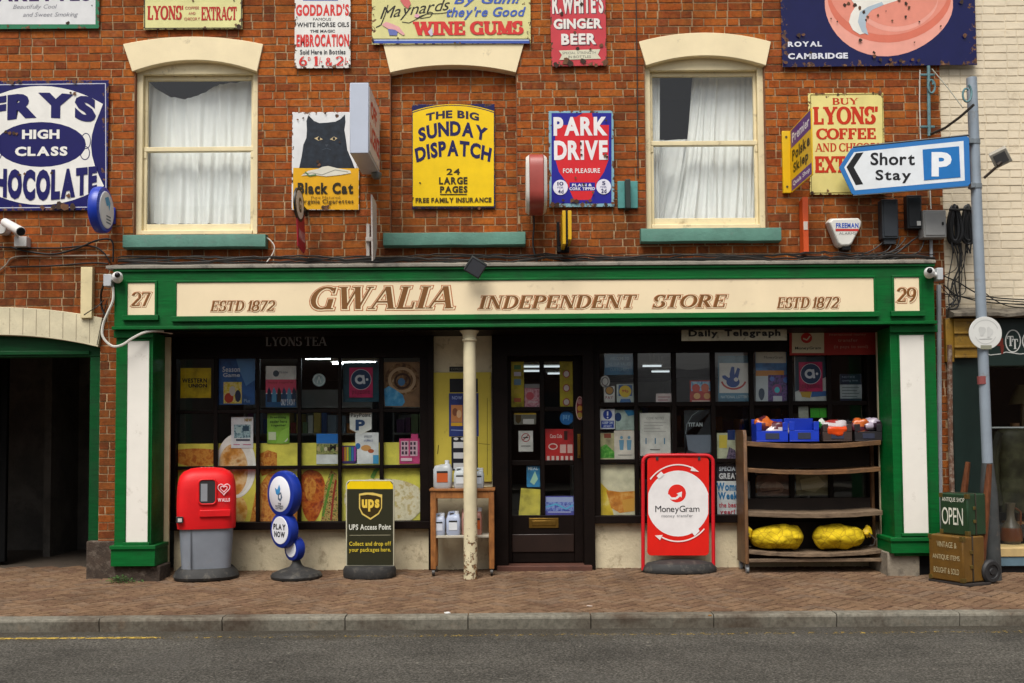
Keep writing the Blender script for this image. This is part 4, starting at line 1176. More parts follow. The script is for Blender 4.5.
# coffee extract
sg = [('r', (144.8, -14, 241.2, .6), '#e3dd9a'), ('ring', (193, 8, 60, 24, .0), '#2a2a20'), ('t', "LYONS'", (147.5, 6, 183, 19.5), '#b5281c', 's', dict(grow=.03)), ('t', 'EXTRACT', (201.5, 7, 236.5, 20), '#b5281c', 's', dict(grow=.03)),
      ('t', 'COFFEE', (185, 6.5, 199, 9.3), '#b86a58', 'b'), ('t', 'AND', (188.5, 12, 195.5, 14.5), '#b86a58', 'b'), ('t', 'CHICORY', (184, 17.3, 200, 20.2), '#b86a58', 'b'),
      ('line', ([(144.5, -10), (144.7, 28.4), (241.4, 28.0), (241.6, -10)], .9), '#3a3426')] + rust_spots([(239, 27, 3), (193, 1, 1.2), (234, .6, 1), (236, 25, 1.5)], 6)
sign('enamel_sign', 'pale yellow coffee EXTRACT sign above the left upstairs window', 'sign', (143.6, -18, 242.4, 29.2), '#e3dd9a', sg, group='enamel signs')
# embrocation
RED = '#d3342f'
sg = [('r', (303, -2, 338, .8), '#6a72a8'), ('t', "GODDARD'S", (296, 4, 349, 16), RED, 'x'), ('t', 'FAMOUS', (313, 17.8, 331, 20.6), '#3a3a3e', 'n'), ('t', 'WHITE HORSE OILS', (297, 22.3, 349, 27), '#26262a', 'b'),
      ('t', 'THE MAGIC', (310, 29.7, 335, 32.5), '#3a3a3e', 'b'), ('t', 'EMBROCATION', (296.5, 34.2, 349, 46.7), RED, 'x'), ('t', 'Sold Here in Bottles', (300, 49.5, 345.5, 54.3), '#3a3a3e', 'b'),
      ('t', '6', (299, 56.3, 307, 65.8), RED, 's'), ('t', 'D', (308, 57, 310.5, 60.5), RED, 'b'), ('t', '1', (313.5, 56.3, 318.5, 65.6), RED, 's'), ('t', '/-', (319, 57, 322, 64), RED, 'b'), ('t', '&', (325.5, 57.5, 332, 65.8), RED, 's'),
      ('t', '2', (335.5, 56.3, 343.5, 65.6), RED, 's'), ('t', '/-', (344.5, 57, 348, 64), RED, 'b')] + rust_spots([(323, 66.5, 1.7), (297, 17.5, .9), (349.5, 66, 1.6), (296, 67, 1.3)], 8)
sign('enamel_sign', 'white enamel sign advertising EMBROCATION in red letters', 'sign', (294.6, -16, 350.6, 68.2), CR, sg, group='enamel signs')
# wine gums
BLU = '#4560b4'
sg = [('r', (372.8, 38.6, 530, 39.4), '#26262c'), ('r', (372.8, 39.6, 530, 40.8), '#b9c3dd'), ('r', (372.8, 40.9, 530, 43.4), '#3c55a4'),
      ('t', 'Maynards', (380, 1, 450, 22), '#2a2620', 'n', dict(shear=.35, warp=lambda u, v: (u, v*.72+.42*u-.02))),
      ('line', ([(376, 27.5), (381, 25), (385, 15), (388, 5)], 1.0), '#2a2620'),
      ('line', ([(402, 22), (409, 23), (420, 17.5), (430, 12), (433, 13), (430, 17), (421, 18.5), (418, 17), (427, 14), (440, 13.5), (452, 12), (451, 9)], .7), '#2a2620'),
      ('t', 'By Gum!', (454, -5, 521, 6.2), BLU, 'b', dict(shear=.3)), ("t", "they're Good", (446.5, 6.6, 526, 19.5), BLU, 'b', dict(shear=.3)),
      ('t', 'WINE', (413.5, 22, 464.5, 34.6), RED, 's', dict(grow=.05)), ('t', 'GUMS', (470.5, 21.5, 523, 34), RED, 's', dict(grow=.05)),
      ('p', [(388, 30), (392, 26.5), (398, 29), (397, 35.5), (389.5, 35.5)], '#6a72b0'), ('p', [(382, 25), (386, 22), (392, 24), (399, 27), (405, 34.5), (403, 35.5), (395, 30), (388, 29)], '#e3a6a6'),
      ('p', [(400, 0), (408, -3), (411, 4), (408, 9), (404, 6)], '#d36a66'), ('c', (417, 16, 2.6, 1.8), '#e3a6b6'), ('p', [(428, 32), (432, 28), (433, 35), (431, 36.5)], '#c9c3d6')] + rust_spots([(398, 38.5, 1.2), (373.5, 15, .8), (455, 43.3, 1.3), (460, 43, 1), (372.9, 41, 1.5), (529.6, 41, 1.2)], 9)
sign('enamel_sign', 'long pale yellow sign reading WINE GUMS above the bricked up window', 'sign', (371.8, -22, 530.6, 44), '#ddd694', sg, Y=-.034, group='enamel signs')
# ginger beer
def shadowed(txt, box, st='x'):
    b2 = tuple(v+d for v, d in zip(box, (.8, .8, .8, .8))); return [('t', txt, b2, '#5a2a3a', st), ('t', txt, box, '#e6e2da', st)]
sg = shadowed("R.WHITE'S", (552.8, -7, 604, 13.6))+shadowed('GINGER', (554, 18.5, 602.5, 28.8))+shadowed('BEER', (561.5, 33.5, 596.5, 44.5))
sg += [('p', [(559, 50.5), (600.5, 49.5), (598, 55), (601, 59), (559.5, 59.8), (562, 55)], '#d6d2b8'), ('t', 'SPECIAL STRENGTH', (562.5, 51.6, 596, 54), '#7a7a70', 'n'), ('t', 'IN BOTTLES', (568.5, 55.5, 591, 58), '#7a7a70', 'n')]
sg += rust_spots([(582, 4.5, 2.2), (586.5, 19.5, 1.5), (591, 20, 1.5), (575, 32.6, 1.8), (578, 48.5, 2.2), (601.5, 46, 2.6), (583, 61.5, 3), (566, 62, 4), (571, 63.5, 4), (605, 63, 3.6), (562.5, 13.5, 2), (590.5, 49.5, 1.4), (556, 65, 3), (596, 65.5, 2.2)], 10)
sign('enamel_sign', 'rusting red enamel sign reading GINGER BEER', 'sign', (551, -20, 606.5, 66), '#c9434a', sg, group='enamel signs', tilt=-.6)
# sausage sign
PK, PK2, PK3 = '#e38f7b', '#d9765f', '#eaa392'
def blobp(cx, cy, rx, ry, ph=0, amp=.05, n=40): return [(cx+rx*(1+amp*math.sin(3*a+ph))*math.cos(a), cy-ry*(1+amp*math.sin(3*a+ph))*math.sin(a)) for a in [2*PI*k/n for k in range(n)]]
sg = [('p', blobp(888, 8, 64, 47, .6, .035), PK3), ('p', blobp(889, -2, 62, 44, .6, .02), PK2), ('p', blobp(889, -8, 60, 42, .3, .03), PK), ('p', blobp(896, 2, 42, 29, .3, .03), PK3), ('p', blobp(897, -2, 41, 28, .3, .03), PK),
      ('p', [(849, -4), (856, 6), (851, 14), (849, 22), (853, 30), (860, 34.5), (866, 33), (868.5, 35), (866, 27), (866, 17), (872, 10), (884, 5), (900, 0), (905, -10), (880, -12)], '#e8e4da'),
      ('p', [(862, 32), (858, 22), (860, 12), (868, 7), (882, 2), (884, 5), (872, 10), (866, 17), (866, 27), (868.5, 35)], '#aebdc8'),
      ('t', 'ROYAL', (788, 41, 822, 46.3), '#dcdce6', 'x'), ('t', 'CAMBRIDGE', (788, 52.6, 848, 58.6), '#dcdce6', 'x')]
sg += rust_spots([(845, 5, 2), (849, 3.5, 2.2), (855, 5, 2.2), (860, 8, 2.2), (864, 12, 2), (868, 17, 1.6), (866, 20, 1.2), (899.5, 0, 2), (906, 4, 1.8), (909, 8, 2), (905.5, 17, 1.7), (878, 15.5, 1.3), (886, 11.5, .7), (892, 21, 1.3), (919, 22.5, 1.2), (940.5, 27, 1.2), (860, 41, 2.2), (831, 19, 1), (837, 22, 1), (914, 43, 1), (961.5, 3, 2.5), (964.5, 36.5, 2.4), (799, 35.5, 2.5), (803, 35, 2), (873.5, 53, 1.8), (874, 57, 2), (880, 60.5, 2), (890, 61, 2), (900, 61.5, 2), (912, 60.5, 2), (918, 61, 2), (785, 62.5, 2), (810, 53, 1.8)], 12)
sign('enamel_sign', 'large navy enamel sign with a painted pink sausage ring', 'sign', (781, -60, 975.5, 66), '#14174c', sg, Y=-.04, group='enamel signs', tilt=-.3)
# black cat
sg = [('r', (293, 168, 358.6, 209.5), '#dda514'),
      ('p', [(299, 168.2), (301.5, 156), (303, 145), (306, 138), (306.5, 130), (306, 121), (307.8, 115.2), (313.5, 121), (319, 123.2), (327, 122.6), (335, 121.6), (340, 119), (344.5, 114.4), (345, 122), (344, 130), (345.5, 139), (347, 150), (351, 159), (354.5, 168.2)], photo(('#0e131a', '#161d27', '#1c2530', '#232d39'), 18)), ('p', [(324.5, 144.5), (328, 144.3), (326.3, 147)], '#3a4048'), ('line', ([(322, 150), (326.2, 148.2), (330.5, 149.8)], .6), '#39414c'),
      ('p', [(314, 138.5), (318, 136.6), (322.5, 139.4), (318, 140.8)], '#c9b48a'), ('p', [(329.5, 139.4), (333.5, 136.6), (337, 138.2), (334, 140.8)], '#c9b48a'), ('c', (318.6, 138.7, 1.3, 1.6), '#0d0f12'), ('c', (333.6, 138.7, 1.3, 1.6), '#0d0f12'),
      ('p', [(301, 176), (308, 171), (318, 169), (322, 167), (328, 166), (336, 168), (350, 170.5), (351, 173), (340, 175), (326, 176.5), (312, 175)], '#d6d2c2'), ('line', ([(303, 174), (312, 173), (322, 175), (335, 170), (348, 172)], .7), '#8c8a7c'), ('line', ([(305, 172), (309, 176), (316, 175)], 1.4), '#5c7a4a'),
      ('t', 'Black Cat', (297.5, 182.5, 353, 194), '#2b2411', 'x'), ('t', 'Pure Matured', (311, 196, 340, 198.6), '#7a5c18', 'n'), ('t', 'Virginia Cigarettes', (298, 199.2, 353.5, 204.6), '#4a3a14', 'b')]
sg += rust_spots([(317.5, 162, 2), (319, 165, 1.8), (339.5, 142.5, 1.3), (326, 208, 3), (323, 207.5, 2.2), (297.5, 120, 1.2), (303, 118.5, 1), (309, 114.5, 1), (325, 113.5, 1.2), (328.5, 206, 1.6)], 14)
sign('enamel_sign', 'enamel sign with a painted black cat above a yellow band', 'sign', (291.6, 112, 359, 210), '#dfdfdf', sg, group='enamel signs', tilt=.3)
# sunday paper
YEL, NV2 = '#f0c808', '#1a1850'
yarch = [(412.8, 207)]+[(493.8, 207)]+[(493.8, 113)]+[(493.8-81*k/12, 113-7.2*(1-(2*k/12-1)**2)) for k in range(13)]
sg = [('p', yarch, YEL), ('line', ([(412.5+81.5*k/12, 111.6-7.0*(1-(2*k/12-1)**2)) for k in range(13)], .8), YEL),
      ('t', 'THE BIG', (426, 113.5, 479, 121.5), '#2c2440', 'x', dict(warp=arcwarp(.42))),
      ('t', 'SUNDAY', (418.5, 125.5, 487, 142), NV2, 'x', dict(warp=lambda u, v: (u+.03*(v-.5)*(2*u-1), v*(.8+.12*(1-(2*u-1)**2))+.36*(1-(2*u-1)**2)))),
      ('t', 'DISPATCH', (415.5, 145, 491, 162.5), NV2, 'x', dict(warp=lambda u, v: (u+.03*(v-.5)*(2*u-1), v*(.8+.12*(1-(2*u-1)**2))+.36*(1-(2*u-1)**2)))),
      ('t', '24', (446.5, 168.5, 460, 174.8), '#3a3018', 'b'), ('t', 'LARGE', (439, 177, 467.5, 184.4), '#3a3018', 'x'), ('t', 'PAGES', (440, 186, 467.5, 192.8), '#3a3018', 'x'), ('r', (440, 194, 467, 195), '#3a3018'),
      ('t', 'FREE FAMILY INSURANCE', (415.5, 197.6, 491.5, 202.6), '#4a3c10', 'x'), ('r', (412.8, 206.2, 493.8, 207.4), '#40382a')] + rust_spots([(420, 183, 1), (479, 208.3, 1.6), (472, 208.4, 1.4), (412.9, 198, 1)], 15)
sign('enamel_sign', 'bright yellow newspaper sign on the bricked up window', 'sign', (412, 104, 494.8, 208.6), NV2, sg, Y=.06, group='enamel signs')
# park drive
PB, PR = '#20208e', '#d2242c'
sg = [('r', (551.5, 113, 611.5, 203.5), PB), ('p', [(555, 125), (568, 125), (572, 117), (594, 117), (597, 125), (609, 125), (608.5, 160), (604, 172), (597, 182.5), (594.5, 191), (590.5, 200), (574, 200), (570, 191), (566.5, 182.5), (559, 172), (555.5, 160)], PR),
      ('r', (569.5, 182.5, 595, 190.8), PB), ('p', [(583, 113), (592, 113), (594, 133), (572, 133), (576, 117)], PR),
      ('t', 'PARK', (553.5, 116.8, 607.5, 135.6), '#e8e4e4', 'x', dict(track=.05)), ('t', 'DRIVE', (554, 140.5, 607.8, 160), '#e8e4e4', 'x', dict(track=.05)),
      ('t', 'FOR PLEASURE', (563, 168.3, 600, 173), '#e8dede', 'b'), ('t', 'PLAIN &', (572, 183.6, 592, 186.4), '#dcdcea', 'x'), ('t', 'CORK TIPPED', (569.5, 187.2, 595, 190.2), '#dcdcea', 'x'),
      ('c', (560.4, 187.5, 7.4, 7.6), '#e4e2ee'), ('c', (603.6, 186.8, 7.4, 7.6), '#e4e2ee'), ('t', '10', (557.3, 181.8, 563.5, 185.6), '#2b2b60', 'b'), ('t', 'FOR', (557.4, 186.6, 563.4, 188.4), '#5b5b90', 'n'), ('t', '4d', (558, 189.4, 563.5, 193.4), '#2b2b60', 'b'),
      ('t', '5', (602, 181.2, 605.4, 185), '#2b2b60', 'b'), ('t', 'FOR', (600.6, 186, 606.6, 187.8), '#5b5b90', 'n'), ('t', '2d', (601.2, 188.8, 606.4, 192.8), '#2b2b60', 'b')]
sg += rust_spots([(580.6, 143.6, 1.6), (581, 150, 1), (581.5, 155, 1.3), (605.5, 155.5, 2.2), (607, 157.5, 1.6), (575.5, 178, 1.4), (583.5, 184.5, 1.6), (552.5, 205, 3), (557, 205, 3.2), (572, 201, 2.6), (576, 202, 3), (582, 205, 2.6), (586, 203, 1.6), (590, 201, 1.8), (606, 205, 2.4), (613, 203.5, 2), (563, 201, 1.6), (580.5, 112, 1.4), (606, 121, 1.2), (551, 126, 1), (595, 206, 2), (593, 193, 1.5)], 16)
sign('enamel_sign', 'blue and red sign reading FOR PLEASURE with pale blue rim', 'sign', (549, 110.8, 614, 207), '#84aebb', sg, group='enamel signs')
# buy coffee
LR = '#c43414'
sg = [('t', 'BUY', (832.5, 98, 858.5, 104.6), LR, 's'), ('t', "LYONS'", (813.5, 107, 877.5, 124), LR, 's', dict(grow=.035)), ('t', 'COFFEE', (816.5, 128.5, 875.5, 139), LR, 's', dict(grow=.03)), ('t', 'AND CHICORY', (815, 143, 884, 151.4), LR, 's'),
      ('t', 'EXTRACT', (815.5, 156.5, 889, 172), LR, 's', dict(grow=.04)), ('line', ([(810.5, 94.8), (811.5, 193), (883.5, 192), (882.5, 93.8), (810.5, 94.8)], .7), '#8a7a40')] + rust_spots([(809.6, 110, 1.5), (816, 93.8, 1.4), (838, 94.5, 1.4), (880, 92.8, 2.4), (873, 93, 1.2), (884, 107, 1.2), (812, 193, 2)], 17)
sign('enamel_sign', 'tall pale yellow sign reading COFFEE, half hidden by arrow sign', 'sign', (809, 93, 884.5, 194.5), '#e8d98a', sg, Y=-.026, group='enamel signs')
# dark newspaper plate under the fascia, red transfer banner
sg = [('t', 'Daily', (688.5, 330, 718, 338.4), '#17150f', 'x'), ('t', 'Telegraph', (724.5, 329.6, 780.5, 338), '#17150f', 'x')]
for k, x in enumerate((689.5, 725.5, 737, 746, 757)): sg.append(('line', ([(x, 329.5), (x+2.2, 328.6), (x+3.6, 330.2)], .9), '#17150f'))
sign('name_plate', 'worn cream newspaper name plate over the right shop window', 'sign', (681.5, 327.8, 787, 340.6), paint('#b3ac94', .7, .25, 10, dirt=.2), sg, Y=-.06)
sg = [('r', (792, 332, 824, 353), '#c9bfa0'), ('c', (806.5, 338, 5.6, 5.2), '#b8281e'), ('line', ([(803, 338.5), (807, 340), (810, 336)], 1.2), '#d8ceb4'), ('t', 'MoneyGram', (795, 346.6, 821, 350.2), '#33302a', 'b'),
      ('t', 'international money', (829, 333, 866, 336.5), '#c08a7a', 'n'), ('t', 'transfer', (838, 338.5, 858, 341.8), '#c08a7a', 'n'), ('t', '(it pays to send)', (834, 345, 868, 349), '#c08a7a', 'n')]
sign('banner', 'dusty red money transfer banner hung in the top right of the shop window', 'banner', (789.5, 328, 876, 355), paint('#9c241a', .7, .2, 6), sg, Y=YW-.11)

# ------------------------------------------------------------------ things that stick out of the wall
def plane_pt(px, py, P0, nrm):
    d = (cam_rot @ Vector(((px-512)/F_PX, -(py-PRINC_Y)/F_PX, -1)))
    o = Vector((0, CAM_Y, CAM_Z)); t = (Vector(P0)-o).dot(nrm)/d.dot(nrm)
    return o+d*t
# off licence light box
Yn = -.78
x0, x1, z0, z1 = BX((349.8, 82.6, 368.6, 153.2), Yn)
t = thing('light_box_sign', 'white projecting light box sign with red lettering reading OFF LICENCE', 'sign', ((x0+x1)/2, -.03, z0))
mb = MB(paint('#b9c0cf', .4, .06, 4)); mb.box(x0, x1, Yn, -.06, z0, z1); mb.build('case', t, bevel=.006)
mb = MB(paint('#e4e2e4', .3, .06, 4)); mb.box(x1+.0005, x1+.006, Yn+.03, -.09, z0+.03, z1-.03); mb.box(x0-.006, x0-.0005, Yn+.03, -.09, z0+.03, z1-.03); mb.build('face', t, bevel=.002)
mb = MB(); m_ = M('#c8322e')
def frx(ya, yb, za, zb, X): return lambda u, v, o: (X+o, ya+(yb-ya)*u, za+(zb-za)*v)
text(mb, 'OFF', None, 0, m_, 'x', frame=frx(Yn+.1, -.3, z0+.36, z0+.52, x1+.0068)); text(mb, 'LICENCE', None, 0, m_, 'x', frame=frx(Yn+.06, -.12, z0+.12, z0+.30, x1+.0068))
mb.build('lettering', t, smooth=False)
mb = MB(paint('#6a6a68', .5)); xm = (x0+x1)/2; mb.box(xm-.05, xm+.05, -.06, -.004, z0+.1, z0+.25); mb.box(xm-.05, xm+.05, -.06, -.004, z1-.25, z1-.1)
mb.lathe([(.03, z0-.06), (.05, z0-.03), (.05, z0-.001)], (x1-.02, -.12, 0), 12); mb.build('bracket', t, bevel=.003)
# red rounded projecting sign, edge-on
Yn = -.62
x0, x1, z0, z1 = BX((529.5, 150, 544, 206), Yn)
t = thing('round_projecting_sign', 'red rimmed rounded projecting sign seen edge-on, beside the blue and red sign', 'sign', ((x0+x1)/2, -.03, z0))
zc, hz = (z0+z1)/2, (z1-z0)/2; yc, hy = (Yn-.08)/2, (-.08-Yn)/2
def squircle(sc, n=32): 
    return [(yc+hy*sc*math.copysign(abs(math.cos(a))**.5, math.cos(a)), zc+hz*sc*math.copysign(abs(math.sin(a))**.5, math.sin(a))) for a in [2*PI*k/n for k in range(n)]]
mb = MB(paint('#a2453c', .4, .2, 5)); mb.loft([[(x, y, z) for y, z in squircle(1)] for x in (x0, x1)]); mb.build('rim', t, bevel=.008)
mb = MB(paint('#d9d4cc', .4)); 
for a, b in ((x0-.03, x0-.001), (x1+.001, x1+.03)): mb.loft([[(x, y, z) for y, z in squircle(s)] for x, s in ((a, .9 if a < x0 else .99), (b, .99 if a < x0 else .9))])
mb.build('face', t)
mb = MB(BLACKP); mb.box(x0+.03, x1-.03, -.09, -.004, zc-.12, zc+.12); mb.build('bracket', t)
# yellow double plate sign, edge-on
Yn = -.42
t = thing('projecting_sign', 'pair of yellow projecting plates on a black bracket under the blue and red sign', 'sign', (XX(565, -.03, 230), -.03, ZZ(252, -.03)))
mb = MB(paint('#d7a90e', .4, .08, 5))
for pa, pb, dt, db in ((562.5, 565.8, 210.5, 244), (568, 571.6, 210.5, 239.5)):
    a, b, c, d = BX((pa, dt, pb, db), Yn); mb.box(a, b, Yn, -.08, c, d)
mb.build('plate', t, bevel=.003)
mb = MB(BLACKP); a, b, c, d = BX((557, 222, 559.5, 252), -.05); mb.box(a, b, -.06, -.004, c, d); a2 = BX((557, 248, 569, 253), -.06); mb.box(a2[0], a2[1], -.12, -.05, a2[2], a2[3]); a3 = BX((566, 210, 568, 244), Yn); mb.box(a3[0], a3[1], Yn+.02, -.03, a3[2], a3[3]); mb.box(b-.002, a3[1], -.1, -.06, c+.05, c+.09); mb.build('bracket', t, bevel=.002)
# teal back plates of a lost sign
t = thing('sign_bracket', 'teal metal bracket plate split by a dark bar, right of the blue and red sign', 'bracket', (XX(627, -.03, 208), -.03, ZZ(208, -.03)))
mb = MB(paint('#4f948f', .5, .2, 8, dirt=.12))
for b in ((617.8, 181, 626.2, 208), (629.2, 181, 637.8, 208)): q = BX(b, -.03); mb.box(q[0], q[1], -.03, -.003, q[2], q[3])
mb.build('plate', t, bevel=.003)
mb = MB(paint((.012, .025, .022), .5)); q = BX((625.4, 179.5, 630.4, 208.5), -.10); mb.box(q[0], q[1], -.12, -.003, q[2], q[3]); mb.build('bar', t, bevel=.004)
# ice cream pennant, edge-on
Yn = -.42
X = XX(297, Yn, 210)
t = thing('projecting_sign', 'red pennant sign with round white emblem projecting in front of black cat sign', 'sign', (X, -.03, ZZ(252, Yn)))
def yz(px, py): 
    q = plane_pt(px, py, (X, 0, 0), Vector((1, 0, 0))); return q
mb = MB(paint('#a81d33', .5, .12, 6))
pts = [(296.2, 201), (303.5, 211), (307.3, 251), (303.6, 253.5), (297.8, 246)]
w = [yz(*p) for p in pts]; w = [(max(min(p.y, -.06), -.62), p.z) for p in w]
mb.loft([[(x, y, z) for y, z in w] for x in (X-.006, X+.006)]); mb.build('panel', t, bevel=.002)
c = yz(300, 206)
mb = MB(paint('#1c1c1e', .5)); R_ = (yz(300, 191).z-yz(300, 224).z)/2
mb.loft([[(x, -.34+.20*math.cos(a), c.z+R_*math.sin(a)) for a in [2*PI*k/28 for k in range(28)]] for x in (X-.009, X+.009)])
mb.use(paint('#ded8d0', .5)); mb.loft([[(x, -.34+.16*math.cos(a), c.z+R_*.84*math.sin(a)) for a in [2*PI*k/28 for k in range(28)]] for x in (X-.011, X+.011)])
mb.build('roundel', t)
mb = MB(); text(mb, 'WALLS', None, 0, M('#e0b8b8'), 'x', frame=lambda u, v, o: (X+.0068+o, -.36+.26*u, c.z-R_-.16+.09*v)); text(mb, 'G', None, 0, M('#1c1c1e'), 'x', frame=lambda u, v, o: (X+.012+o, -.40+.12*u, c.z-.07+.14*v)); mb.build('lettering', t, smooth=False)
mb = MB(BLACKP); mb.box(X-.012, X+.012, -.15, -.003, c.z-.03, c.z+.03); mb.build('bracket', t)
# white plate edge-on
Yn = -.40
X = XX(371.5, Yn, 230)
t = thing('projecting_sign', 'weathered thin white plate projecting from the wall below OFF LICENCE box', 'sign', (X, -.03, ZZ(262, Yn)))
mb = MB(paint('#cfc6bf', .7, .2, 12, dirt=.2, dirtcol=(.2, .12, .08)))
za, zb = ZZ(193.5, Yn), ZZ(259, Yn); mb.loft([[(X+d, y, z) for y, z in ((Yn, za), (-.10, za-.02), (-.08, zb+.18), (-.2, zb+.05), (Yn+.05, zb))] for d in (-.007, .007)]); mb.build('plate', t, bevel=.002)
mb = MB(paint('#bdb5ad', .7, .2, 12)); q = BX((366.4, 224, 369.6, 256), -.05); mb.box(q[0], q[1], -.06, -.003, q[2], q[3]); mb.box(q[0], X+.004, -.10, -.05, (q[2]+q[3])/2-.02, (q[2]+q[3])/2+.02); mb.build('bracket', t, bevel=.002)
# lottery oval
X = XX(101.5, -.25, 210)
t = thing('oval_projecting_sign', 'blue rimmed oval projecting sign with white face beside the navy chocolate sign', 'sign', (X, -.03, ZZ(233, -.25)))
c = Vector((X, -.27, ZZ(210, -.27, 105))); R_ = (ZZ(187, -.27, 105)-ZZ(233, -.27, 105))/2
ring = lambda x, k: [(x, c.y+R_*.95*k*math.cos(a), c.z+R_*k*math.sin(a)) for a in [2*PI*j/36 for j in range(36)]]
mb = MB(paint('#1838a8', .35, .08, 5)); mb.loft([ring(X-.05, .86), ring(X-.035, .97), ring(X-.01, 1), ring(X+.02, 1), ring(X+.045, .97), ring(X+.055, .86)]); mb.build('rim', t)
mb = MB(paint('#d4d7de', .35, .05, 5)); mb.loft([ring(X+.0555, .80), ring(X+.062, .76)]); mb.build('face', t)
mb = MB(M('#4a9ac8')); q = lambda y, z: (X+.0632, c.y+y, c.z+z)
mb.poly([q(-.06, .10), q(-.01, .03), q(.02, .05), q(.05, .0), q(.07, .08), q(.02, .13)]); mb.use(M('#5a6a78'));
for k in range(3): mb.poly([q(-.02, -.05-.03*k), q(.08, -.05-.03*k), q(.08, -.065-.03*k), q(-.02, -.065-.03*k)])
mb.build('emblem', t, smooth=False)
mb = MB(paint('#1838a8', .4)); mb.box(X-.04, X+.04, -.04, -.003, c.z-.08, c.z+.08); mb.build('mount', t, bevel=.01)
# polish shop sign
X = XX(790.5, -.03, 160)
t = thing('projecting_sign', 'yellow and purple projecting sign reading Polske Sklep beside the arrow sign', 'sign', (X, -.03, ZZ(195, -.03, 790)))
mb = MB(paint('#e2b60c', .4, .06, 5))
za, zb = ZZ(131, -.03, 787), ZZ(193, -.03, 787); xl = XX(782.5, -.03, 160)
mb.box(xl, X, -.035, -.003, zb, za)
ya = -.70
mb.box(X, X+.012, ya, -.034, zb, za); mb.build('plate', t, bevel=.003)
mb = MB(M('#5c3184'))
def frl(ya_, yb_, za_, zb_): return lambda u, v, o: (X-.0012-o, ya_+(yb_-ya_)*u, za_+(zb_-za_)*v)
f1 = lambda u, v: (X-.0008, -.06+(ya+.06+.01)*u, zb+(za-zb)*v)
mb.poly([f1(0, .70), f1(1, .70), f1(1, .98), f1(0, .98)]); mb.poly([f1(0, .02), f1(1, .02), f1(1, .19), f1(0, .19)]); mb.build('band', t, smooth=False)
mb = MB(); H_ = za-zb
text(mb, 'Premier', None, 0, M('#e8e4ea'), 'b', frame=frl(-.10, ya+.05, zb+H_*.77, zb+H_*.92)); text(mb, 'Polske', None, 0, M('#2c2612'), 'x', frame=frl(-.09, ya+.05, zb+H_*.47, zb+H_*.65))
text(mb, 'Sklep', None, 0, M('#2c2612'), 'x', frame=frl(-.12, ya+.10, zb+H_*.23, zb+H_*.43)); text(mb, 'Quala Shop', None, 0, M('#e8e4ea'), 'b', frame=frl(-.10, ya+.06, zb+H_*.06, zb+H_*.15)); mb.build('lettering', t, smooth=False)
mb = MB(paint((.05, .04, .02), .6)); 
for z in (za-.06, zb+.06): mb.cyl(((xl+X)/2, -.0352, z), ((xl+X)/2, -.039, z), .011, n=10)
mb.build('bolt', t)
# orange strip
X = XX(805.8, -.13, 225)
t = thing('projecting_sign', 'slim orange plate projecting edge-on beside the white alarm box', 'sign', (X, -.03, ZZ(254, -.3, 805)))
mb = MB(paint('#d4521a', .5, .15, 6)); za, zb = ZZ(197, -.13, 805), ZZ(253, -.13, 805)
mb.loft([[(X+d, y, z) for y, z in ((-.13, za), (-.01, za-.02), (-.01, zb+.02), (-.13, zb))] for d in (-.026, .026)]); mb.build('plate', t, bevel=.003)
mb = MB(paint('#d9ccc0', .5)); mb.box(X-.022, X+.018, -.134, -.1305, zb+.22, zb+.30); mb.build('label_strip', t, bevel=.002)
# alarm box
t = thing('alarm_box', 'white tapered burglar alarm box with blue and red lettering', 'alarm', (XX(845, -.05, 240), -.05, ZZ(248, -.05, 845)))
pts = [(829.5, 222), (832, 218.6), (858.5, 218), (861.5, 221.5), (861, 226), (852, 243.5), (849, 245.5), (841, 245.5), (838, 243)]
mb = MB(paint('#dcdad2', .4, .06, 6)); Yb = -.11; w = [U(x, y, Yb) for x, y in pts]; wc = (sum(p[0] for p in w)/9, sum(p[1] for p in w)/9)
mb.loft([[(wc[0]+(x-wc[0])*k, y, wc[1]+(z-wc[1])*k) for x, z in w] for y, k in ((-.003, 1.06), (-.06, 1.06), (-.095, 1.02), (-.11, .93))]); mb.build('case', t, bevel=.006)
elements([('t', 'FREEMAN', (836, 223, 858.5, 228), '#3a5ab4', 'x'), ('r', (835.5, 228.8, 858.5, 231.2), '#c33a34'), ('t', 'ALARMS', (839, 232, 856, 234.6), '#8a8a88', 'n')], Yb-.0005, t)
mb = MB(BLACKP); q = BX((842, 245.5, 850.5, 249), -.08); mb.box(q[0], q[1], -.09, -.003, q[2]-.01, q[3]+.02); mb.build('siren_cover', t, bevel=.004)
# junction boxes
def wallbox(label, b, col, Y=-.11, **kw):
    q = BX(b, Y)
    t = thing('junction_box', label, 'junction box', ((q[0]+q[1])/2, 0, q[2]))
    mb = MB(paint(col, .45, .1, 6)); mb.box(q[0], q[1], Y, -.003, q[2], q[3]); mb.build('case', t, bevel=.008)
    mb = MB(paint(col, .4, .1, 7)); mb.box(q[0]+.015, q[1]-.015, Y-.008, Y-.0005, q[2]+.02, q[3]-.02); mb.build('cover', t, bevel=.004)
    return t, q
t, q = wallbox('tall dark grey cable box with sloped top on the brickwork', (882, 199, 898.5, 238.5), '#2f343a')
mb = MB(paint('#2a2e33', .5)); mb.box(q[0]+.02, q[1]-.02, -.09, -.02, q[2]-.05, q[2]); mb.build('gland', t, bevel=.004)
t, q = wallbox('narrow black cable box with small white sticker under the arrow sign', (907, 195, 922, 228.5), '#1c1f22', -.09)
mb = MB(M('#d8d8d2')); s = BX((917, 221, 921, 225.5), -.10); mb.box(s[0], s[1], -.1005, -.0985, s[2], s[3]); mb.build('sticker', t)
t, q = wallbox('light grey steel utility cabinet on the wall corner', (923.5, 210, 946.5, 237.5), '#969694', -.13)
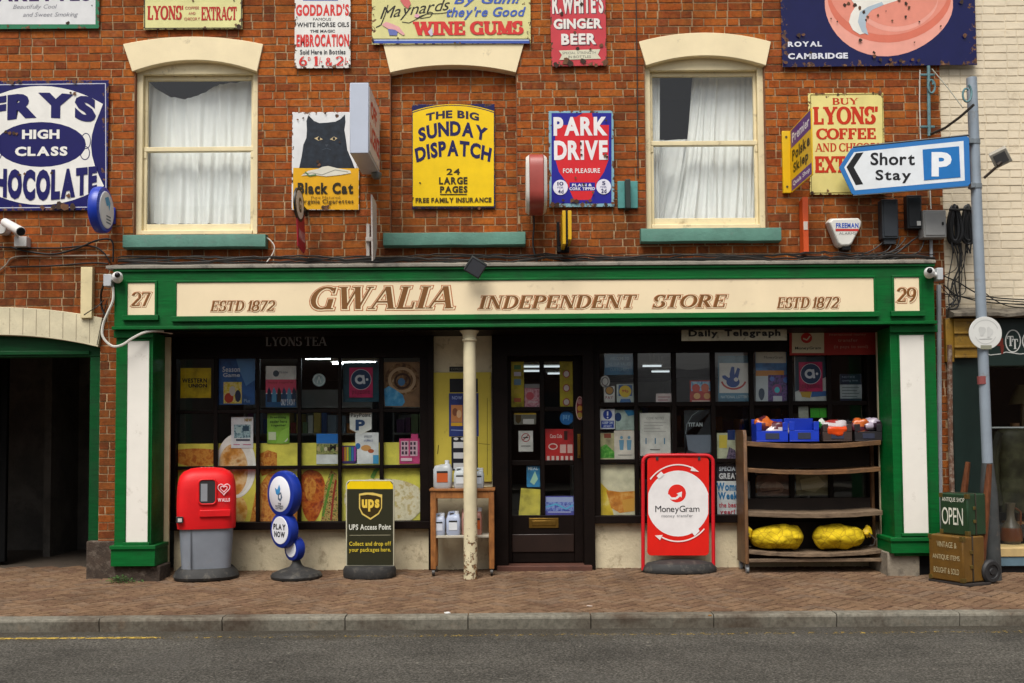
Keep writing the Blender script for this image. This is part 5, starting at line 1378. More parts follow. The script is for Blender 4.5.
mb = MB(BLACKP); s = BX((942, 222, 943.6, 225), -.14); mb.box(s[0], s[1], -.145, -.138, s[2], s[3]); mb.build('lock', t)
# coils of black cable
for lb, cxp in (('left coil of black cable hung beside the grey utility cabinet', 954.5), ('right coil of black cable hung behind the lamp post', 967.5)):
    cx, Y = XX(cxp, -.06, 225), -.06
    zt_, zb_ = ZZ(207, Y, cxp), ZZ(243, Y, cxp)
    t = MB(paint((.012, .012, .013), .45, .2, 20)); rr = random.Random(int(cxp))
    for k in range(22):
        w = .052-.04*rr.random()**1.3; d = rr.uniform(-.035, .035); o = rr.uniform(-.012, .012)
        zc, hz = (zt_+zb_)/2+rr.uniform(-.02, .02), (zt_-zb_)/2
        t.tube([(cx+o+w*math.cos(a)*(1-.25*math.sin(a)), Y+d+.01*math.sin(2*a), zc+hz*math.sin(a)) for a in [2*PI*j/22 for j in range(23)]], .009, 6)
    t.tube([(cx-.06, Y-.03, zt_-.03), (cx, Y-.07, zt_-.045), (cx+.06, Y-.03, zt_-.03)], .012, 6)
    for k in range(3): 
        xx = cx+(k-1)*.03; t.tube([(xx, Y, zb_+.02), (xx+rr.uniform(-.02, .02), Y-.01, zb_-.03), (xx+rr.uniform(-.03, .03), Y, zb_-.10)], .007, 6)
    tag(t.build('cable_coil'), lb, 'cable', 'coils of cable')
# security cameras
def dome(label, cx, cy, boxb, s):
    Y = -.33
    x, z = U(cx, cy, Y)
    t = thing('security_camera', label, 'camera', (x, YF, z))
    R_ = .048
    mb = MB(paint('#e2e2e0', .35, .04, 6)); mb.lathe([(.001, R_*1.0), (R_*.6, R_*.85), (R_, R_*.3), (R_*1.03, -.02), (R_*.9, -.045)], (0, 0, 0), 20)
    T = Matrix.Translation((x, Y, z)) @ Matrix.Rotation(s*.35, 4, 'Z') @ Matrix.Rotation(rad(75), 4, 'X')
    mb.v = [T @ v for v in mb.v]; mb.build('housing', t)
    mb = MB(paint((.01, .01, .012), .1)); mb.lathe([(.001, .001), (.026, .0005), (.024, .012), (.012, .024), (.001, .028)], (0, 0, 0), 16); T2 = T @ Matrix.Translation((0, 0, R_*.88)); mb.v = [T2 @ v for v in mb.v]; mb.build('lens', t)
    mb = MB(paint('#b6b9bc', .5)); q = BX(boxb, Y+.04); mb.box(q[0], q[1], Y+.02, YF+.06, q[2], q[3]); mb.build('mount', t, bevel=.006)
    mb = MB(paint('#d2d2d0', .5)); mb.cyl((x, Y+.04, z), ((q[0]+q[1])/2, Y+.06, z-.02), .025); mb.build('arm', t)
dome('white dome camera at left end of the fascia above number 27', 117.5, 277, (104, 274.5, 112, 286.5), 1)
dome('white dome camera at right end of the fascia above number 29', 929.5, 272.5, (936.5, 268, 942.5, 280), -1)
# bullet camera at far left
t = thing('security_camera', 'white bullet camera and bracket on brickwork under the navy chocolate sign', 'camera', (XX(12, -.03, 235), -.03, ZZ(250, -.03, 12)))
a = Vector((XX(5, -.12, 225), -.12, ZZ(222.5, -.12, 5))); b = Vector((XX(24, -.3, 231), -.36, ZZ(231.5, -.36, 24)))
mb = MB(paint('#dcdad6', .35)); mb.cyl(a, b, .042, .045, 16); mb.build('housing', t, bevel=.005)
mb = MB(BLACKP); d = (b-a).normalized(); mb.cyl(b, b+d*.012, .040, .036, 16); mb.build('lens', t)
mb = MB(paint('#c4c2be', .4)); q = BX((15.5, 237, 28, 247), -.06); mb.box(q[0], q[1], -.09, -.003, q[2], q[3]); mb.tube([a+d*.08, (q[0]+.02, -.11, q[3]+.03), (q[0]+.04, -.07, q[3]-.02)], .016)
q2 = BX((0, 226, 6, 233), -.06); mb.lathe([(.05, -.1), (.05, -.003)], ((q2[0]+q2[1])/2, 0, (q2[2]+q2[3])/2), 16, axis='Y'); mb.build('bracket', t, bevel=.004)
# floodlight over the fascia
t = thing('floodlight', 'small black tilted floodlight fixed above the green fascia', 'floodlight', (XX(474, -.3, 262), -.28, ZZ(262, -.3, 474)))
x, z = U(475.5, 267.5, -.38)
T = Matrix.Translation((x, -.40, z)) @ Matrix.Rotation(rad(20), 4, 'Z') @ Matrix.Rotation(rad(28), 4, 'Y') @ Matrix.Rotation(rad(30), 4, 'X')
mb = MB(paint((.03, .032, .036), .45, .2, 8), T); mb.box(-.08, .08, -.03, .03, -.075, .075)
for k in range(6): mb.box(-.07+k*.026, -.062+k*.026, .03, .05, -.06, .06)
mb.build('housing', t, bevel=.006)
mb = MB(paint('#5d6068', .15, .05, 4), T); mb.box(-.068, .068, -.034, -.0305, -.063, .063); mb.build('glass', t)
mb = MB(BLACKP); mb.tube([(x-.05, -.36, z+.04), (x-.06, -.30, z+.05), (x-.02, -.2, z+.05), (x-.02, -.02, z+.08)], .01); mb.build('bracket', t)
# small camera / floodlight on the cream wall
t = thing('floodlight', 'small grey floodlight on a black arm on the cream painted wall', 'floodlight', (XX(985, -.4, 178), -.45, ZZ(180, -.4, 985)))
x, z = U(1000.5, 157.5, -.55)
T = Matrix.Translation((x, -.55, z)) @ Matrix.Rotation(rad(-25), 4, 'Y') @ Matrix.Rotation(rad(-30), 4, 'Z') @ Matrix.Rotation(rad(15), 4, 'X')
mb = MB(paint('#a29d92', .5, .2, 12), T); mb.box(-.075, .075, -.04, .06, -.07, .07); mb.build('housing', t, bevel=.006)
mb = MB(paint((.09, .09, .095), .2), T); mb.box(-.052, .052, -.045, -.041, -.048, .048); mb.build('glass', t)
mb = MB(paint((.05, .035, .025), .5)); mb.tube([U3 for U3 in [(XX(984, -.45, 178), -.45, ZZ(178, -.45, 984)), (XX(992, -.5, 172), -.5, ZZ(171, -.5, 992)), (x-.01, -.55, z-.06)]], .014); mb.tube([(x-.03, -.55, z-.07), (x+.0, -.56, z-.04)], .022); mb.build('arm', t)

# ------------------------------------------------------------------ lamp post and its signs
YP = -.40
pt_top, pt_bot = U(971.5, 78, YP), U(992.5, 585, YP)
t = thing('lamp_post', 'leaning grey steel post carrying the blue arrow sign, thicker at its foot', 'post', (pt_bot[0], YP, gz(YP)))
def along(py):
    k = (py-78)/(585-78); return (pt_top[0]+(pt_bot[0]-pt_top[0])*k, YP, pt_top[1]+(pt_bot[1]-pt_top[1])*k)
mb = MB(GREYMETAL); mb.tube([along(78), along(200), along(330), along(470)], .047, 18); mb.build('pole', t)
mb = MB(paint((.055, .06, .06), .6, .35, 7, metal=.1, dirt=.2, dirtcol=(.12, .1, .08))); mb.tube([along(465), along(478), along(496), along(540), along(592)], lambda q: (.05, .062, .076, .08, .08)[min(4, int(q*4+.01))], 18); mb.build('base', t)
mb = MB(paint('#7a8288', .4, .1, 6, metal=.3))
for py in (141, 186): 
    p = along(py); q = along(py+5); mb.tube([(p[0], p[1], p[2]), (q[0], q[1], q[2])], .053, 18); mb.box(p[0]-.07, p[0]-.03, YP-.06, YP+.01, q[2], p[2])
mb.build('clip', t, bevel=.002)
mb = MB(M('#8a4a48')); p = along(379); q = along(387); mb.tube([(p[0]-.018, YP-.004, p[2]), (q[0]-.018, YP-.004, q[2])], .0445, 18); mb.build('sticker', t)
# arrow sign
PR_ = Vector((along(160)[0]-.03, YP-.07, 0)); PL_ = Vector((XX(839, -.16, 168), -.16, 0))
e = (PR_-PL_); e.z = 0; e.normalize(); nrm = Vector((e.y, -e.x, 0))      # faces the road
if nrm.y > 0: nrm = -nrm
uf = lambda x, y, o: plane_pt(x, y, PR_, nrm)+nrm*o
t = thing('direction_sign', 'blue and white arrow sign reading Short Stay with a white P', 'sign', (PR_.x, PR_.y, plane_pt(960, 186, PR_, nrm).z))
outl = [(839, 167.5), (840.5, 165), (850.5, 149.5), (853, 147.6), (966, 135.8), (969, 137.5), (970.5, 183.5), (968, 186), (854, 195), (851.5, 193.2)]
mb = MB(paint('#1d6fb4', .35, .06, 4)); A = [uf(x, y, 0) for x, y in outl]; B = [p-nrm*.012 for p in A]
mb.loft([A, B]); mb.build('panel', t, bevel=.002)
inn = [(844.2, 167.4), (854, 152.3), (963.5, 140.9), (964.8, 180.6), (855, 190.3)]
sg = [('p', inn, '#dfe4e8'), ('p', [(846.5, 167.2), (856, 153.2), (863.5, 152.4), (853.8, 167.4), (863.2, 184.3), (855.8, 185.2)], '#16171a'),
      ('t', 'Short', (870.5, 152.6, 914.8, 165.3), '#16171a', 'b'), ('t', 'Stay', (875.5, 169.8, 911, 183.2), '#16171a', 'b'), ('p', [(922.5, 149.6), (959, 146.3), (960.5, 177.3), (924, 180.4)], '#1b6fb5'),
      ('t', 'P', (931.5, 152.2, 951.5, 176.6), '#e6eaee', 'x')]
elements(sg, 0, t, ufn=uf, local_step=.0008)
mb = MB(paint((.03, .03, .03), .5)); A = uf(853, 147, -.006); B = uf(969, 135, -.006); mb.tube([A, B], .010); A = uf(853, 195.6, -.006); B = uf(969, 186.6, -.006); mb.tube([A, B], .006); mb.build('edge_strip', t)
# round plate
Y = YP-.06; x, z = U(985.5, 333, Y); Rr = (XX(1002, Y, 333)-XX(969, Y, 333))/2
t = thing('round_plate', 'round faded white plate fixed to the lamp post', 'sign', (x, Y, z-Rr))
mb = MB(paint('#d3d3ce', .5, .08, 5, dirt=.05, dirtcol=(.5, .5, .48))); mb.lathe([(Rr, Y), (Rr, Y+.008)], (x, 0, z), 40, axis='Y'); mb.build('disc', t, bevel=.002)
mb = MB(GREYMETAL); mb.box(x-.03, x+.03, Y+.0085, YP, z-.03, z+.03); mb.build('clip', t)
sg = [('ring', (985.5, 333, 13.4, 13.4, .9, 20, 160), '#bcbcb8'), ('ring', (985.5, 333, 11, 11, .6, 200, 340), '#c0c0bc'), ('p', blobp(982, 331, 3.4, 4.6, .3, .15), '#c3c3bf'), ('p', blobp(989.5, 332, 3, 5, 1.3, .2), '#c6c6c2'), ('line', ([(979, 339), (992, 338.5)], .7), '#bcbcb8'), ('r', (980.5, 345.2, 991.5, 349.2), '#8a8a78')]
elements(sg, Y-.0003, t, artname='worn_print')
# wrought iron bracket
t = thing('wrought_iron_bracket', 'old blue-green iron sign bracket with scrolls on the wall corner', 'bracket', (XX(928, -.05, 130), -.03, ZZ(136, -.05, 928)))
mb = MB(paint('#5d8489', .6, .25, 14, dirt=.2, dirtcol=(.12, .06, .03)))
mb.tube([(*U(p, q, -.05)[:1], -.05, U(p, q, -.05)[1]) for p, q in ((928.5, 66), (928.8, 100), (929.2, 136))], .016, 8)
def w3(px, py, Y): a, b = U(px, py, Y); return (a, Y, b)
mb.tube([w3(920.5, 75, -.05), w3(934.5, 75, -.05)], .012, 6); mb.tube([w3(920.5, 127, -.05), w3(934.5, 127, -.05)], .012, 6)
mb.tube([w3(929+4.5*math.sin(a)*(1-a/14)+2, 82+8*(1-math.cos(a))*(1-a/16)-2, -.07) for a in [k*.35 for k in range(24)]], .010, 6)
mb.build('wall_bar', t)
mb = MB(paint((.03, .026, .022), .6)); mb.tube([w3(931, 134, -.06), w3(945, 128, -.25), (w3(960, 117, -.44)), w3(974, 104.5, -.56)], .013, 6); mb.build('brace', t)
mb = MB(paint('#5d8489', .6, .25, 14)); mb.tube([w3(966.5+5*math.cos(a)*(1-a/12), 96+9*math.sin(a)*(1-a/12)-2, -.5) for a in [-1.2+k*.35 for k in range(20)]], .010, 6); mb.build('scroll', t)
mb = MB(paint((.25, .25, .2), .5)); mb.tube([w3(932, 69, -.05), w3(948, 88, -.25), w3(963, 108, -.46)], .005, 6); mb.build('stay_wire', t)
# conduits and pipes
t = MB(paint('#8f9296', .5, .2, 6)); t.tube([w3(931, 240, -.03), w3(931.5, 264, -.03)], .016, 8); t.tube([w3(938.8, 285, -.05), w3(939.5, 420, -.05), w3(941, 566, -.05)], .022, 8); tag(t.build('conduit'), 'grey conduit pipe down the corner between the two shops', 'pipe')
t = MB(paint((.14, .06, .032), .85, .5, 14, dirt=.5, dirtcol=(.30, .25, .2))); t.tube([w3(949.5, 345, -.05), w3(950.5, 440, -.05), w3(953, 520, -.05)], .024, 8); tag(t.build('rusty_pipe'), 'rusty flaking pipe beside the dark green shop front', 'pipe')
t = MB(paint('#c9c5bb', .6)); t.tube([w3(920, 70, -.02), w3(919.5, 100, -.02), w3(920.5, 140, -.02), w3(930, 190, -.02), w3(931, 209, -.04)], .006, 6); tag(t.build('cable'), 'thin white cable running down from the large navy sign to the utility cabinet', 'cable')
# cables
def cable(label, pts, r=.007, col='#121212', jitter=0, group=None, n=6, smoothn=6):
    """catmull-rom tube through (px,py,Y)"""
    P = [Vector(w3(*p)) for p in pts]; out = []
    rr = random.Random(len(label))
    for i in range(len(P)-1):
        a, b, c, d = P[max(i-1, 0)], P[i], P[i+1], P[min(i+2, len(P)-1)]
        for k in range(smoothn):
            s = k/smoothn
            out.append(.5*((2*b)+(c-a)*s+(2*a-5*b+4*c-d)*s*s+(3*b-a-3*c+d)*s**3))
    out.append(P[-1])
    if jitter: out = [p+Vector((0, rr.uniform(-jitter, jitter), rr.uniform(-jitter, jitter))) for p in out]
    t = MB(paint(col, .5, .15, 20)); t.tube(out, r, n); return tag(t.build('cable'), label, 'cable', group)
cable('white flexible cable looping below the left dome camera', [(113, 287, -.27), (113, 300, -.28), (108, 312, -.29), (103, 325, -.29), (103, 337, -.3), (112, 346, -.3), (122, 345, -.3), (133, 338, -.29), (146, 332, -.26), (160, 331, -.22), (172, 333, -.1)], .012, '#c9c6bc')
cable('black cable hanging by the left dome camera mount', [(104, 283, -.2), (101, 295, -.08), (102, 308, -.06), (106, 316, -.06)], .010)
cable('black cable sweeping from bullet camera to oval sign', [(10, 247, -.03), (30, 252, -.03), (55, 254, -.03), (78, 248, -.03), (95, 241, -.03), (108, 239, -.03), (113, 244, -.03), (113, 262, -.03)], .009)
cable('black cable along brickwork above the cream board', [(-5, 247, -.02), (25, 248, -.02), (60, 248, -.02), (90, 246, -.02), (103, 252, -.02), (110, 262, -.02)], .008)
cable('grey conduit wire running level from left edge to the fascia ledge', [(-8, 276, -.02), (5, 266, -.02), (15, 257, -.02), (50, 256, -.02), (110, 255.5, -.02)], .007, '#8b7f70')
cable('dark wire crossing the brickwork just above the cream board', [(10, 267, -.02), (50, 266, -.02), (92, 263, -.02), (108, 264, -.02)], .008)
cable('white wire curling down at right end of left teal sill', [(262, 235, -.03), (270, 240, -.05), (274.5, 247, -.06), (272, 255, -.06), (266, 263, -.08)], .006, '#cfcac0')
cable('thin black wire down the brickwork right of the ginger beer sign', [(636, 0, -.01), (637, 60, -.01), (637.5, 120, -.01), (638, 178, -.01)], .005, '#1b1512')
cable('black cable from red rounded sign down to the ledge', [(533, 206, -.05), (534, 225, -.03), (533, 245, -.03), (537, 263, -.05)], .009)
cable('frayed black wire end poking out beside the cream board', [(104, 300, -.05), (98, 306, -.09), (90, 311, -.10), (84, 315, -.09)], .005)
cable('thin black wire hanging over the right end of the cream arch', [(107, 300, -.04), (104, 312, -.05), (101, 325, -.05), (97, 345, -.05)], .004)
cable('thin wire slanting down the cream wall to the right edge', [(978, 285, -.0), (990, 297, -.0), (1008, 306, -.0), (1030, 308, -.0)], .005)
rw = random.Random(77)
for k in range(8):
    pts = []
    y = 262.5-rw.uniform(-1, 4.5)
    ph = rw.uniform(0, 6)
    for i in range(22):
        x = 118+i*(935-118)/21
        pts.append((x, y-.004*(x-118)+1.6*math.sin(i*.8+ph)+rw.uniform(-2.4, 2.0), -.14-.02*k if k < 4 else -.05))
    cable('black telephone cable sagging along the leaded ledge above the fascia', pts, rw.choice((.004, .006, .008)), rw.choice(('#141313', '#1c1a18', '#26211e')), .006, 'cables along the fascia ledge')
for k in range(7):
    x0 = 888+k*6; pts = [(x0, 238+rw.uniform(-3, 3), -.06), (x0-6+rw.uniform(-8, 6), 247+rw.uniform(-2, 3), -.08), (x0-16+rw.uniform(-14, 10), 254+rw.uniform(-2, 2), -.1), (x0-42+rw.uniform(-20, 10), 260+rw.uniform(-2, 2), -.12)]
    cable('black cable drooping from wall boxes onto the fascia ledge', pts, rw.choice((.006, .008)), '#131313', 0, 'cables drooping from the wall boxes')
for k in range(9):
    x0 = 951+rw.uniform(-1, 19)
    pts = [(x0, 243, -.05), (x0+rw.uniform(-6, 5), 262+rw.uniform(-4, 6), -.05), (x0-8+rw.uniform(-7, 9), 285+rw.uniform(-5, 8), -.04), (950+rw.uniform(-3, 16), 300+rw.uniform(-4, 6), -.04), (945+rw.uniform(0, 8), 306+rw.uniform(-2, 4), -.06)]
    cable('black cable tangle strand hanging on the cream wall below the coils', pts, rw.choice((.004, .005, .008)), '#1a1917', 0, 'tangled cables on the cream wall')
for k in range(3):
    pts = [(944, 276+k*9, -.05), (958, 286+k*6+rw.uniform(-4, 4), -.04), (985, 296+k*3, -.02), (1030, 300+k*2.5, -.02)]
    cable('black cable draped along the cornice of the cream building', pts, .006, '#1a1917', 0, 'cables along the cream building cornice')
# ------------------------------------------------------------------ things stuck in the windows
def shade(h, f): return '#%02x%02x%02x' % tuple(min(255, int(int(h[i:i+2], 16)*f)) for i in (1, 3, 5))
def poster(label, box, bg, elems=(), Y=None, cat='poster', outline=None, name='poster', group=None):
    Y = YW+.007 if Y is None else Y
    m = photo((shade(bg, .72 if sum(lin(bg)) < 1.4 else .9), bg, shade(bg, 1.1)), 9, 5, box[0]*.13) if bg.startswith('#') else M(bg, .6)
    return sign(name, label, cat, box, m, list(elems), Y, .0012, group, outline, 0, 'sheet')
K = '#16161a'; WH = '#e4e4de'
# food vinyl over the lower half of the left window
OR, OR2 = photo(('#7a3c14', '#b8661e', '#d29240', '#a85418', '#e0b068'), 13), photo(('#6a2c0c', '#a8481a', '#c8702a', '#8a3a10'), 17, 4, 3.0)
CRM = photo(('#b8a878', '#d9cfae', '#e4dcc2', '#c8b27a', '#a8b070'), 15)
poster('yellow food picture film with hot drink, bread and wraps across left shop window', (174, 443, 424, 521), '#d8cf58',
       [('p', blobp(198, 457, 29, 9, .4, .06), OR), ('p', blobp(210, 512, 36, 30, 1, .05), photo(('#b87828', '#d8a04a', '#ecd088', '#c88830'), 10, 4, 5.0)), ('c', (236, 466, 20, 32), photo(('#b8b4aa', '#e4e2da', '#f0eee8'), 6)), ('c', (233, 470, 15, 26), photo(('#8a5420', '#c98a3c', '#e0c090', '#a86a28'), 8, 4, 2.0)), ('ring', (236, 466, 20, 32, 3), '#f0efe8'),
        ('p', [(259, 454), (268, 450), (277, 453), (277, 470), (262, 476), (258, 466)], OR), ('p', [(250, 522), (256, 490), (268, 474), (284, 470), (298, 480), (297, 522)], OR), ('p', blobp(312, 494, 13, 26, .2, .08), OR2), ('p', blobp(310, 488, 6, 12, .2, .08), OR),
        ('p', [(321, 522), (325, 486), (331, 470), (337, 474), (338, 522)], photo(('#3a2a14', '#8a5a2a', '#c8a860', '#4a6a24', '#a03a24'), 40)), ('line', ([(323, 516), (328, 492), (333, 474)], 2.4), '#5c8a2e'), ('line', ([(331, 520), (333, 500), (336, 480)], 2), '#9a2e20'), ('p', blobp(384, 503, 40, 26, .3, .06), CRM), ('line', ([(372, 478), (376, 470), (381, 466)], 4), '#5c8a3a')],
       Y=YW+.014, cat='window film', name='window_film')
poster('plain yellow square poster with bold black lettering, top left pane', (180.5, 368, 211, 398), '#cdb41a', [('t', 'WESTERN', (182, 378.3, 207, 382.8), K, 'x'), ('t', 'UNION', (188.5, 383.8, 207, 387.6), K, 'x')])
poster('blue poster with white title and a small yellow inset', (218.6, 358.7, 255, 404.7), '#2f5f9c', [('p', [(236, 358.7), (255, 358.7), (255, 380), (246, 386), (240, 372)], '#5a8cc0'), ('t', 'Season', (222.5, 366.5, 240, 372), '#cfd8e4', 'b'), ('t', 'Game', (223, 373, 240, 377), '#cfd8e4', 'b'), ('r', (223.6, 382, 241.8, 403.5), photo(('#b89a1c', '#d6be2a', '#e4d890', '#c8603a'), 30)), ('c', (229, 398, 4.5, 5), '#b8402c'), ('c', (238, 396, 3, 6), '#26334f'), ('c', (232.5, 391, 3, 5), '#c9c6bd'), ('t', 'Plus', (244, 399, 250, 402.5), '#8fb0d0', 'n')])
poster('white and pink poster showing a row of people above blue band', (265.7, 366, 296.2, 407.2), '#d2d4d0', [('c', (276, 373.5, 3, 3.2), '#4a5a66'), ('t', 'Mobile', (279, 371, 288, 373.4), '#76838c', 'n'), ('r', (265.7, 379.5, 296.2, 393), '#d0506a'), ('t', 'happy together', (268, 381, 294, 384), '#7a2c30', 'n'), ('r', (265.7, 394, 296.2, 407.2), '#25527c')] + [('p', [(267+i*5, 402), (267.5+i*5, 391), (269+i*5, 387), (271+i*5, 391), (271.5+i*5, 402)], ['#23324c', '#4f8cb0', '#38302e', '#2c4668', '#5a84a0', '#28344a'][i]) for i in range(6)] + [('t', 'ONLY 5 A DAY', (281, 399, 295, 405.5), '#d8dee4', 'b')])
poster('round pale blue sticker on the fourth top pane', (312.5, 373.5, 325.5, 386.5), '#9fb8ba', [('ring', (319, 380, 5.6, 5.6, .6), '#d8e2e0'), ('line', ([(317, 383.5), (319, 376.5), (321, 383)], .8), '#d8e2e0')], outline=ell(319, 380, 6.5, 6.5)[::-1], cat='sticker', name='sticker')
def emblem_poster(label, b, bgbox=None):
    x0, y0, x1, y1 = b; w, h = x1-x0, y1-y0; cx, cy = (x0+x1)/2, y0+h*.40; r = w*.42
    e = [('ring', (cx, cy, r*1.05, r*1.05, r*.08), '#d0cfd6'), ('c', (cx, cy, r, r), '#1d3f63'), ('ring', (cx-r*.12, cy, r*.5, r*.48, r*.24), '#d8dfe6'), ('line', ([(cx+r*.22, cy-r*.45), (cx+r*.34, cy+r*.45)], r*.22), '#d8dfe6'), ('c', (cx+r*.62, cy, r*.13, r*.13), '#d8dfe6'), ('t', 'payzone', (x0+w*.12, y1-h*.24, x1-w*.12, y1-h*.07), '#8a2448', 'b')]
    return poster(label, b, '#c02a60', e)
poster('dark teal backing sheet behind the pink emblem poster in left window', (343, 362.5, 379, 402), '#1c4858', [], Y=YW+.016)
emblem_poster('pink poster with white symbol in a navy circle, left shop window', (349.3, 367.5, 372.7, 397.5))
poster('brown coffee swirl poster with a bright blue splash in last top pane', (383.8, 362, 420, 407), '#8a6a4c', [('c', (402, 379, 17, 16), photo(('#2c1a0e', '#5a3a22', '#8a6844', '#c8b090'), 16)), ('ring', (402, 380, 14, 13, 3), '#b89a78'), ('ring', (402.5, 381, 8.5, 8, 2), '#3a2414'), ('c', (401.5, 382, 3.6, 3.8), '#4a7ca8'), ('p', [(384, 389), (389, 386), (396, 390), (403, 395), (405, 402), (402, 406), (385, 406)], photo(('#2c7cb4', '#4a9ed0', '#8cc8e4'), 14))])
poster('white leaflet with a small framed picture, second row left window', (231.2, 417, 253.2, 448), '#d2d4d6', [('r', (234, 424.5, 250.5, 438), photo(('#24404c', '#5a7a86', '#a8c4c8', '#38586a'), 40)), ('r', (236, 427, 241, 433), '#a8c0c0'), ('r', (243, 426, 249, 431), '#2e4a5c'), ('r', (236, 439, 250, 441), '#4a4a5a'), ('t', 'NEW', (244.5, 418.5, 252, 421.5), '#9a7a1c', 'x'), ('line', ([(233.5, 444.5), (240, 444.5)], .8), '#c06a8a'), ('line', ([(243, 444.5), (251, 444.5)], .8), '#c06a8a')])
poster('lime green leaflet with dark heading, second row left window', (267.2, 413.2, 289.4, 443.7), '#7aa63a', [('t', 'Breathing', (270, 416, 286, 419), '#26401a', 'b'), ('t', 'easier here', (270, 420, 287, 423), '#26401a', 'b'), ('t', 'together', (271, 424, 286, 427), '#26401a', 'b'), ('r', (268.5, 432, 276, 440), '#c6d2b0'), ('c', (284.5, 438.5, 3.4, 3.4), '#d6dcc6'), ('p', [(276, 443.6), (281, 431), (289, 427), (289, 436), (283, 443.6)], '#8fbc4e')])
poster('leaflet with blue top, crowd photo and white foot, middle row', (316.4, 433.7, 337.8, 464), '#cfd2d0', [('r', (316.4, 433.7, 337.8, 443.5), '#2a72c0'), ('r', (316.4, 443.5, 337.8, 454.5), photo(('#1c2410', '#55623a', '#a8a868', '#2c3818', '#c8c0a0'), 45))] + [('c', (318.5+i*3.6, 449, 1.6, 2.2), ['#b8a878', '#7a8a50', '#c8c0a0', '#5a4a34', '#98a868', '#c0a880'][i]) for i in range(6)] + [('t', 'M', (330, 444.5, 336, 450), '#202020', 'x')])
poster('white pointed shield sticker with a large dark P', (349.8, 412, 371.6, 434.5), '#d6d8d2', [('t', 'PayPoint', (351, 413.3, 370.6, 418.2), '#3a3f3c', 'b'), ('t', 'P', (355.5, 419.6, 365, 430.5), '#27466e', 'x')], outline=[(349.8, 412), (349.8, 429), (360.7, 434.5), (371.6, 429), (371.6, 412)], Y=YW+.003)
poster('small rainbow striped leaflet low in the fifth column', (341.6, 445.7, 357, 463.5), '#43386e', [('r', (341.6+i*2.5, 447, 343.6+i*2.5, 461), c) for i, c in enumerate(('#b03a4a', '#c98a2e', '#c8c040', '#4a9a5a', '#3a78b8', '#9a4aa0'))])
poster('white leaflet with blue corner and bread picture, fifth column', (355.4, 432.5, 378.6, 463.8), '#dfe2e2', [('r', (373, 455, 378.6, 463.8), '#4aa0cc'), ('c', (366, 448, 5, 3), '#d8a060'), ('c', (371, 451, 3, 2), '#b8603a'), ('c', (358, 446, 2.4, 3), '#3a78b8'), ('t', 'amazon', (364, 435.5, 372, 437.5), '#3a4a6a', 'n'), ('t', 'collect', (364, 439, 373, 441.5), '#5a6aa0', 'n')])
poster('pink card rack leaflet with grid of dark icons, last column', (399.3, 438.5, 419.7, 463.8), '#c8487c', [('r', (411, 434, 418, 438.5), '#c8487c'), ('r', (401, 441, 408.5, 456), '#e2bcca'), ('r', (410, 441, 417.5, 456), '#e2bcca')] + [('r', (401.8+c*3.4+(1.6 if c > 1 else 0), 442+r*4.6, 403.9+c*3.4+(1.6 if c > 1 else 0), 445+r*4.6), '#4a3a4a') for r in range(3) for c in range(4)] + [('r', (401, 458, 412, 461), '#e8c8d4')])
# right window
poster('blue notice with three pale lines, top left pane of right shop window', (604.3, 354, 634.2, 375), '#2c6c94', [('t', 'WELCOME TO', (610, 357, 629, 360), '#8fb8cc', 'n'), ('t', 'ALL OUR VALUED', (608, 362.5, 631, 365.5), '#8fb8cc', 'n'), ('t', 'CUSTOMERS', (610, 368, 629, 371), '#8fb8cc', 'n')])
poster('round white sticker with grey emblem left edge of right shop window', (600.3, 375.5, 610, 387.5), '#c9c9c6', [('ring', (605, 381.5, 3.6, 4.4, .9), '#5a5a5c')], outline=ell(605, 381.5, 4.8, 6)[::-1], cat='sticker', name='sticker')
poster('narrow white leaflet with orange round emblem, left edge right window', (604, 386, 614.8, 405), '#cfcdc6', [('c', (609.5, 390.5, 3.6, 3.6), '#b88a3a'), ('ring', (609.5, 390.5, 4.4, 4.4, .9), '#4a4a50'), ('t', 'PAY', (605.5, 396, 613, 399), '#9a5a6a', 'b')])
poster('pale leaflet with a yellow sun disc and blue foot', (616.7, 384, 634.3, 405), '#b8c4c0', [('r', (618.5, 385, 632, 396), '#2d5c98'), ('c', (625.2, 391.4, 6, 6), '#dcbe28'), ('t', '99p', (622, 389.5, 628.5, 393.3), '#b84a28', 'x'), ('p', [(619, 404), (621, 399), (630, 399), (632, 404)], '#3a6ea8')])
poster('red and blue sweets poster at bottom of third top pane', (689.8, 380.5, 712, 403.5), '#b63c34', [('r', (691, 381.5, 711, 391), photo(('#2c5c90', '#5a9ac8', '#a8d0e4', '#c8806a'), 32)), ('c', (696, 388, 4, 4), '#c84a3a'), ('c', (705, 388, 4, 4.4), '#d06a4a'), ('c', (697, 396, 3.4, 3), '#e0b070'), ('c', (707, 396, 3.4, 3), '#d8a060'), ('line', ([(692, 401), (710, 401)], 1.2), '#e0c0b0')])
poster('white and pink leaflet beneath the reflections, second top pane', (656, 393.5, 672, 404), '#d4c4c0', [('line', ([(658, 397), (670, 397)], .8), '#b06a6a'), ('line', ([(658, 400), (668, 400)], .8), '#b06a6a')])
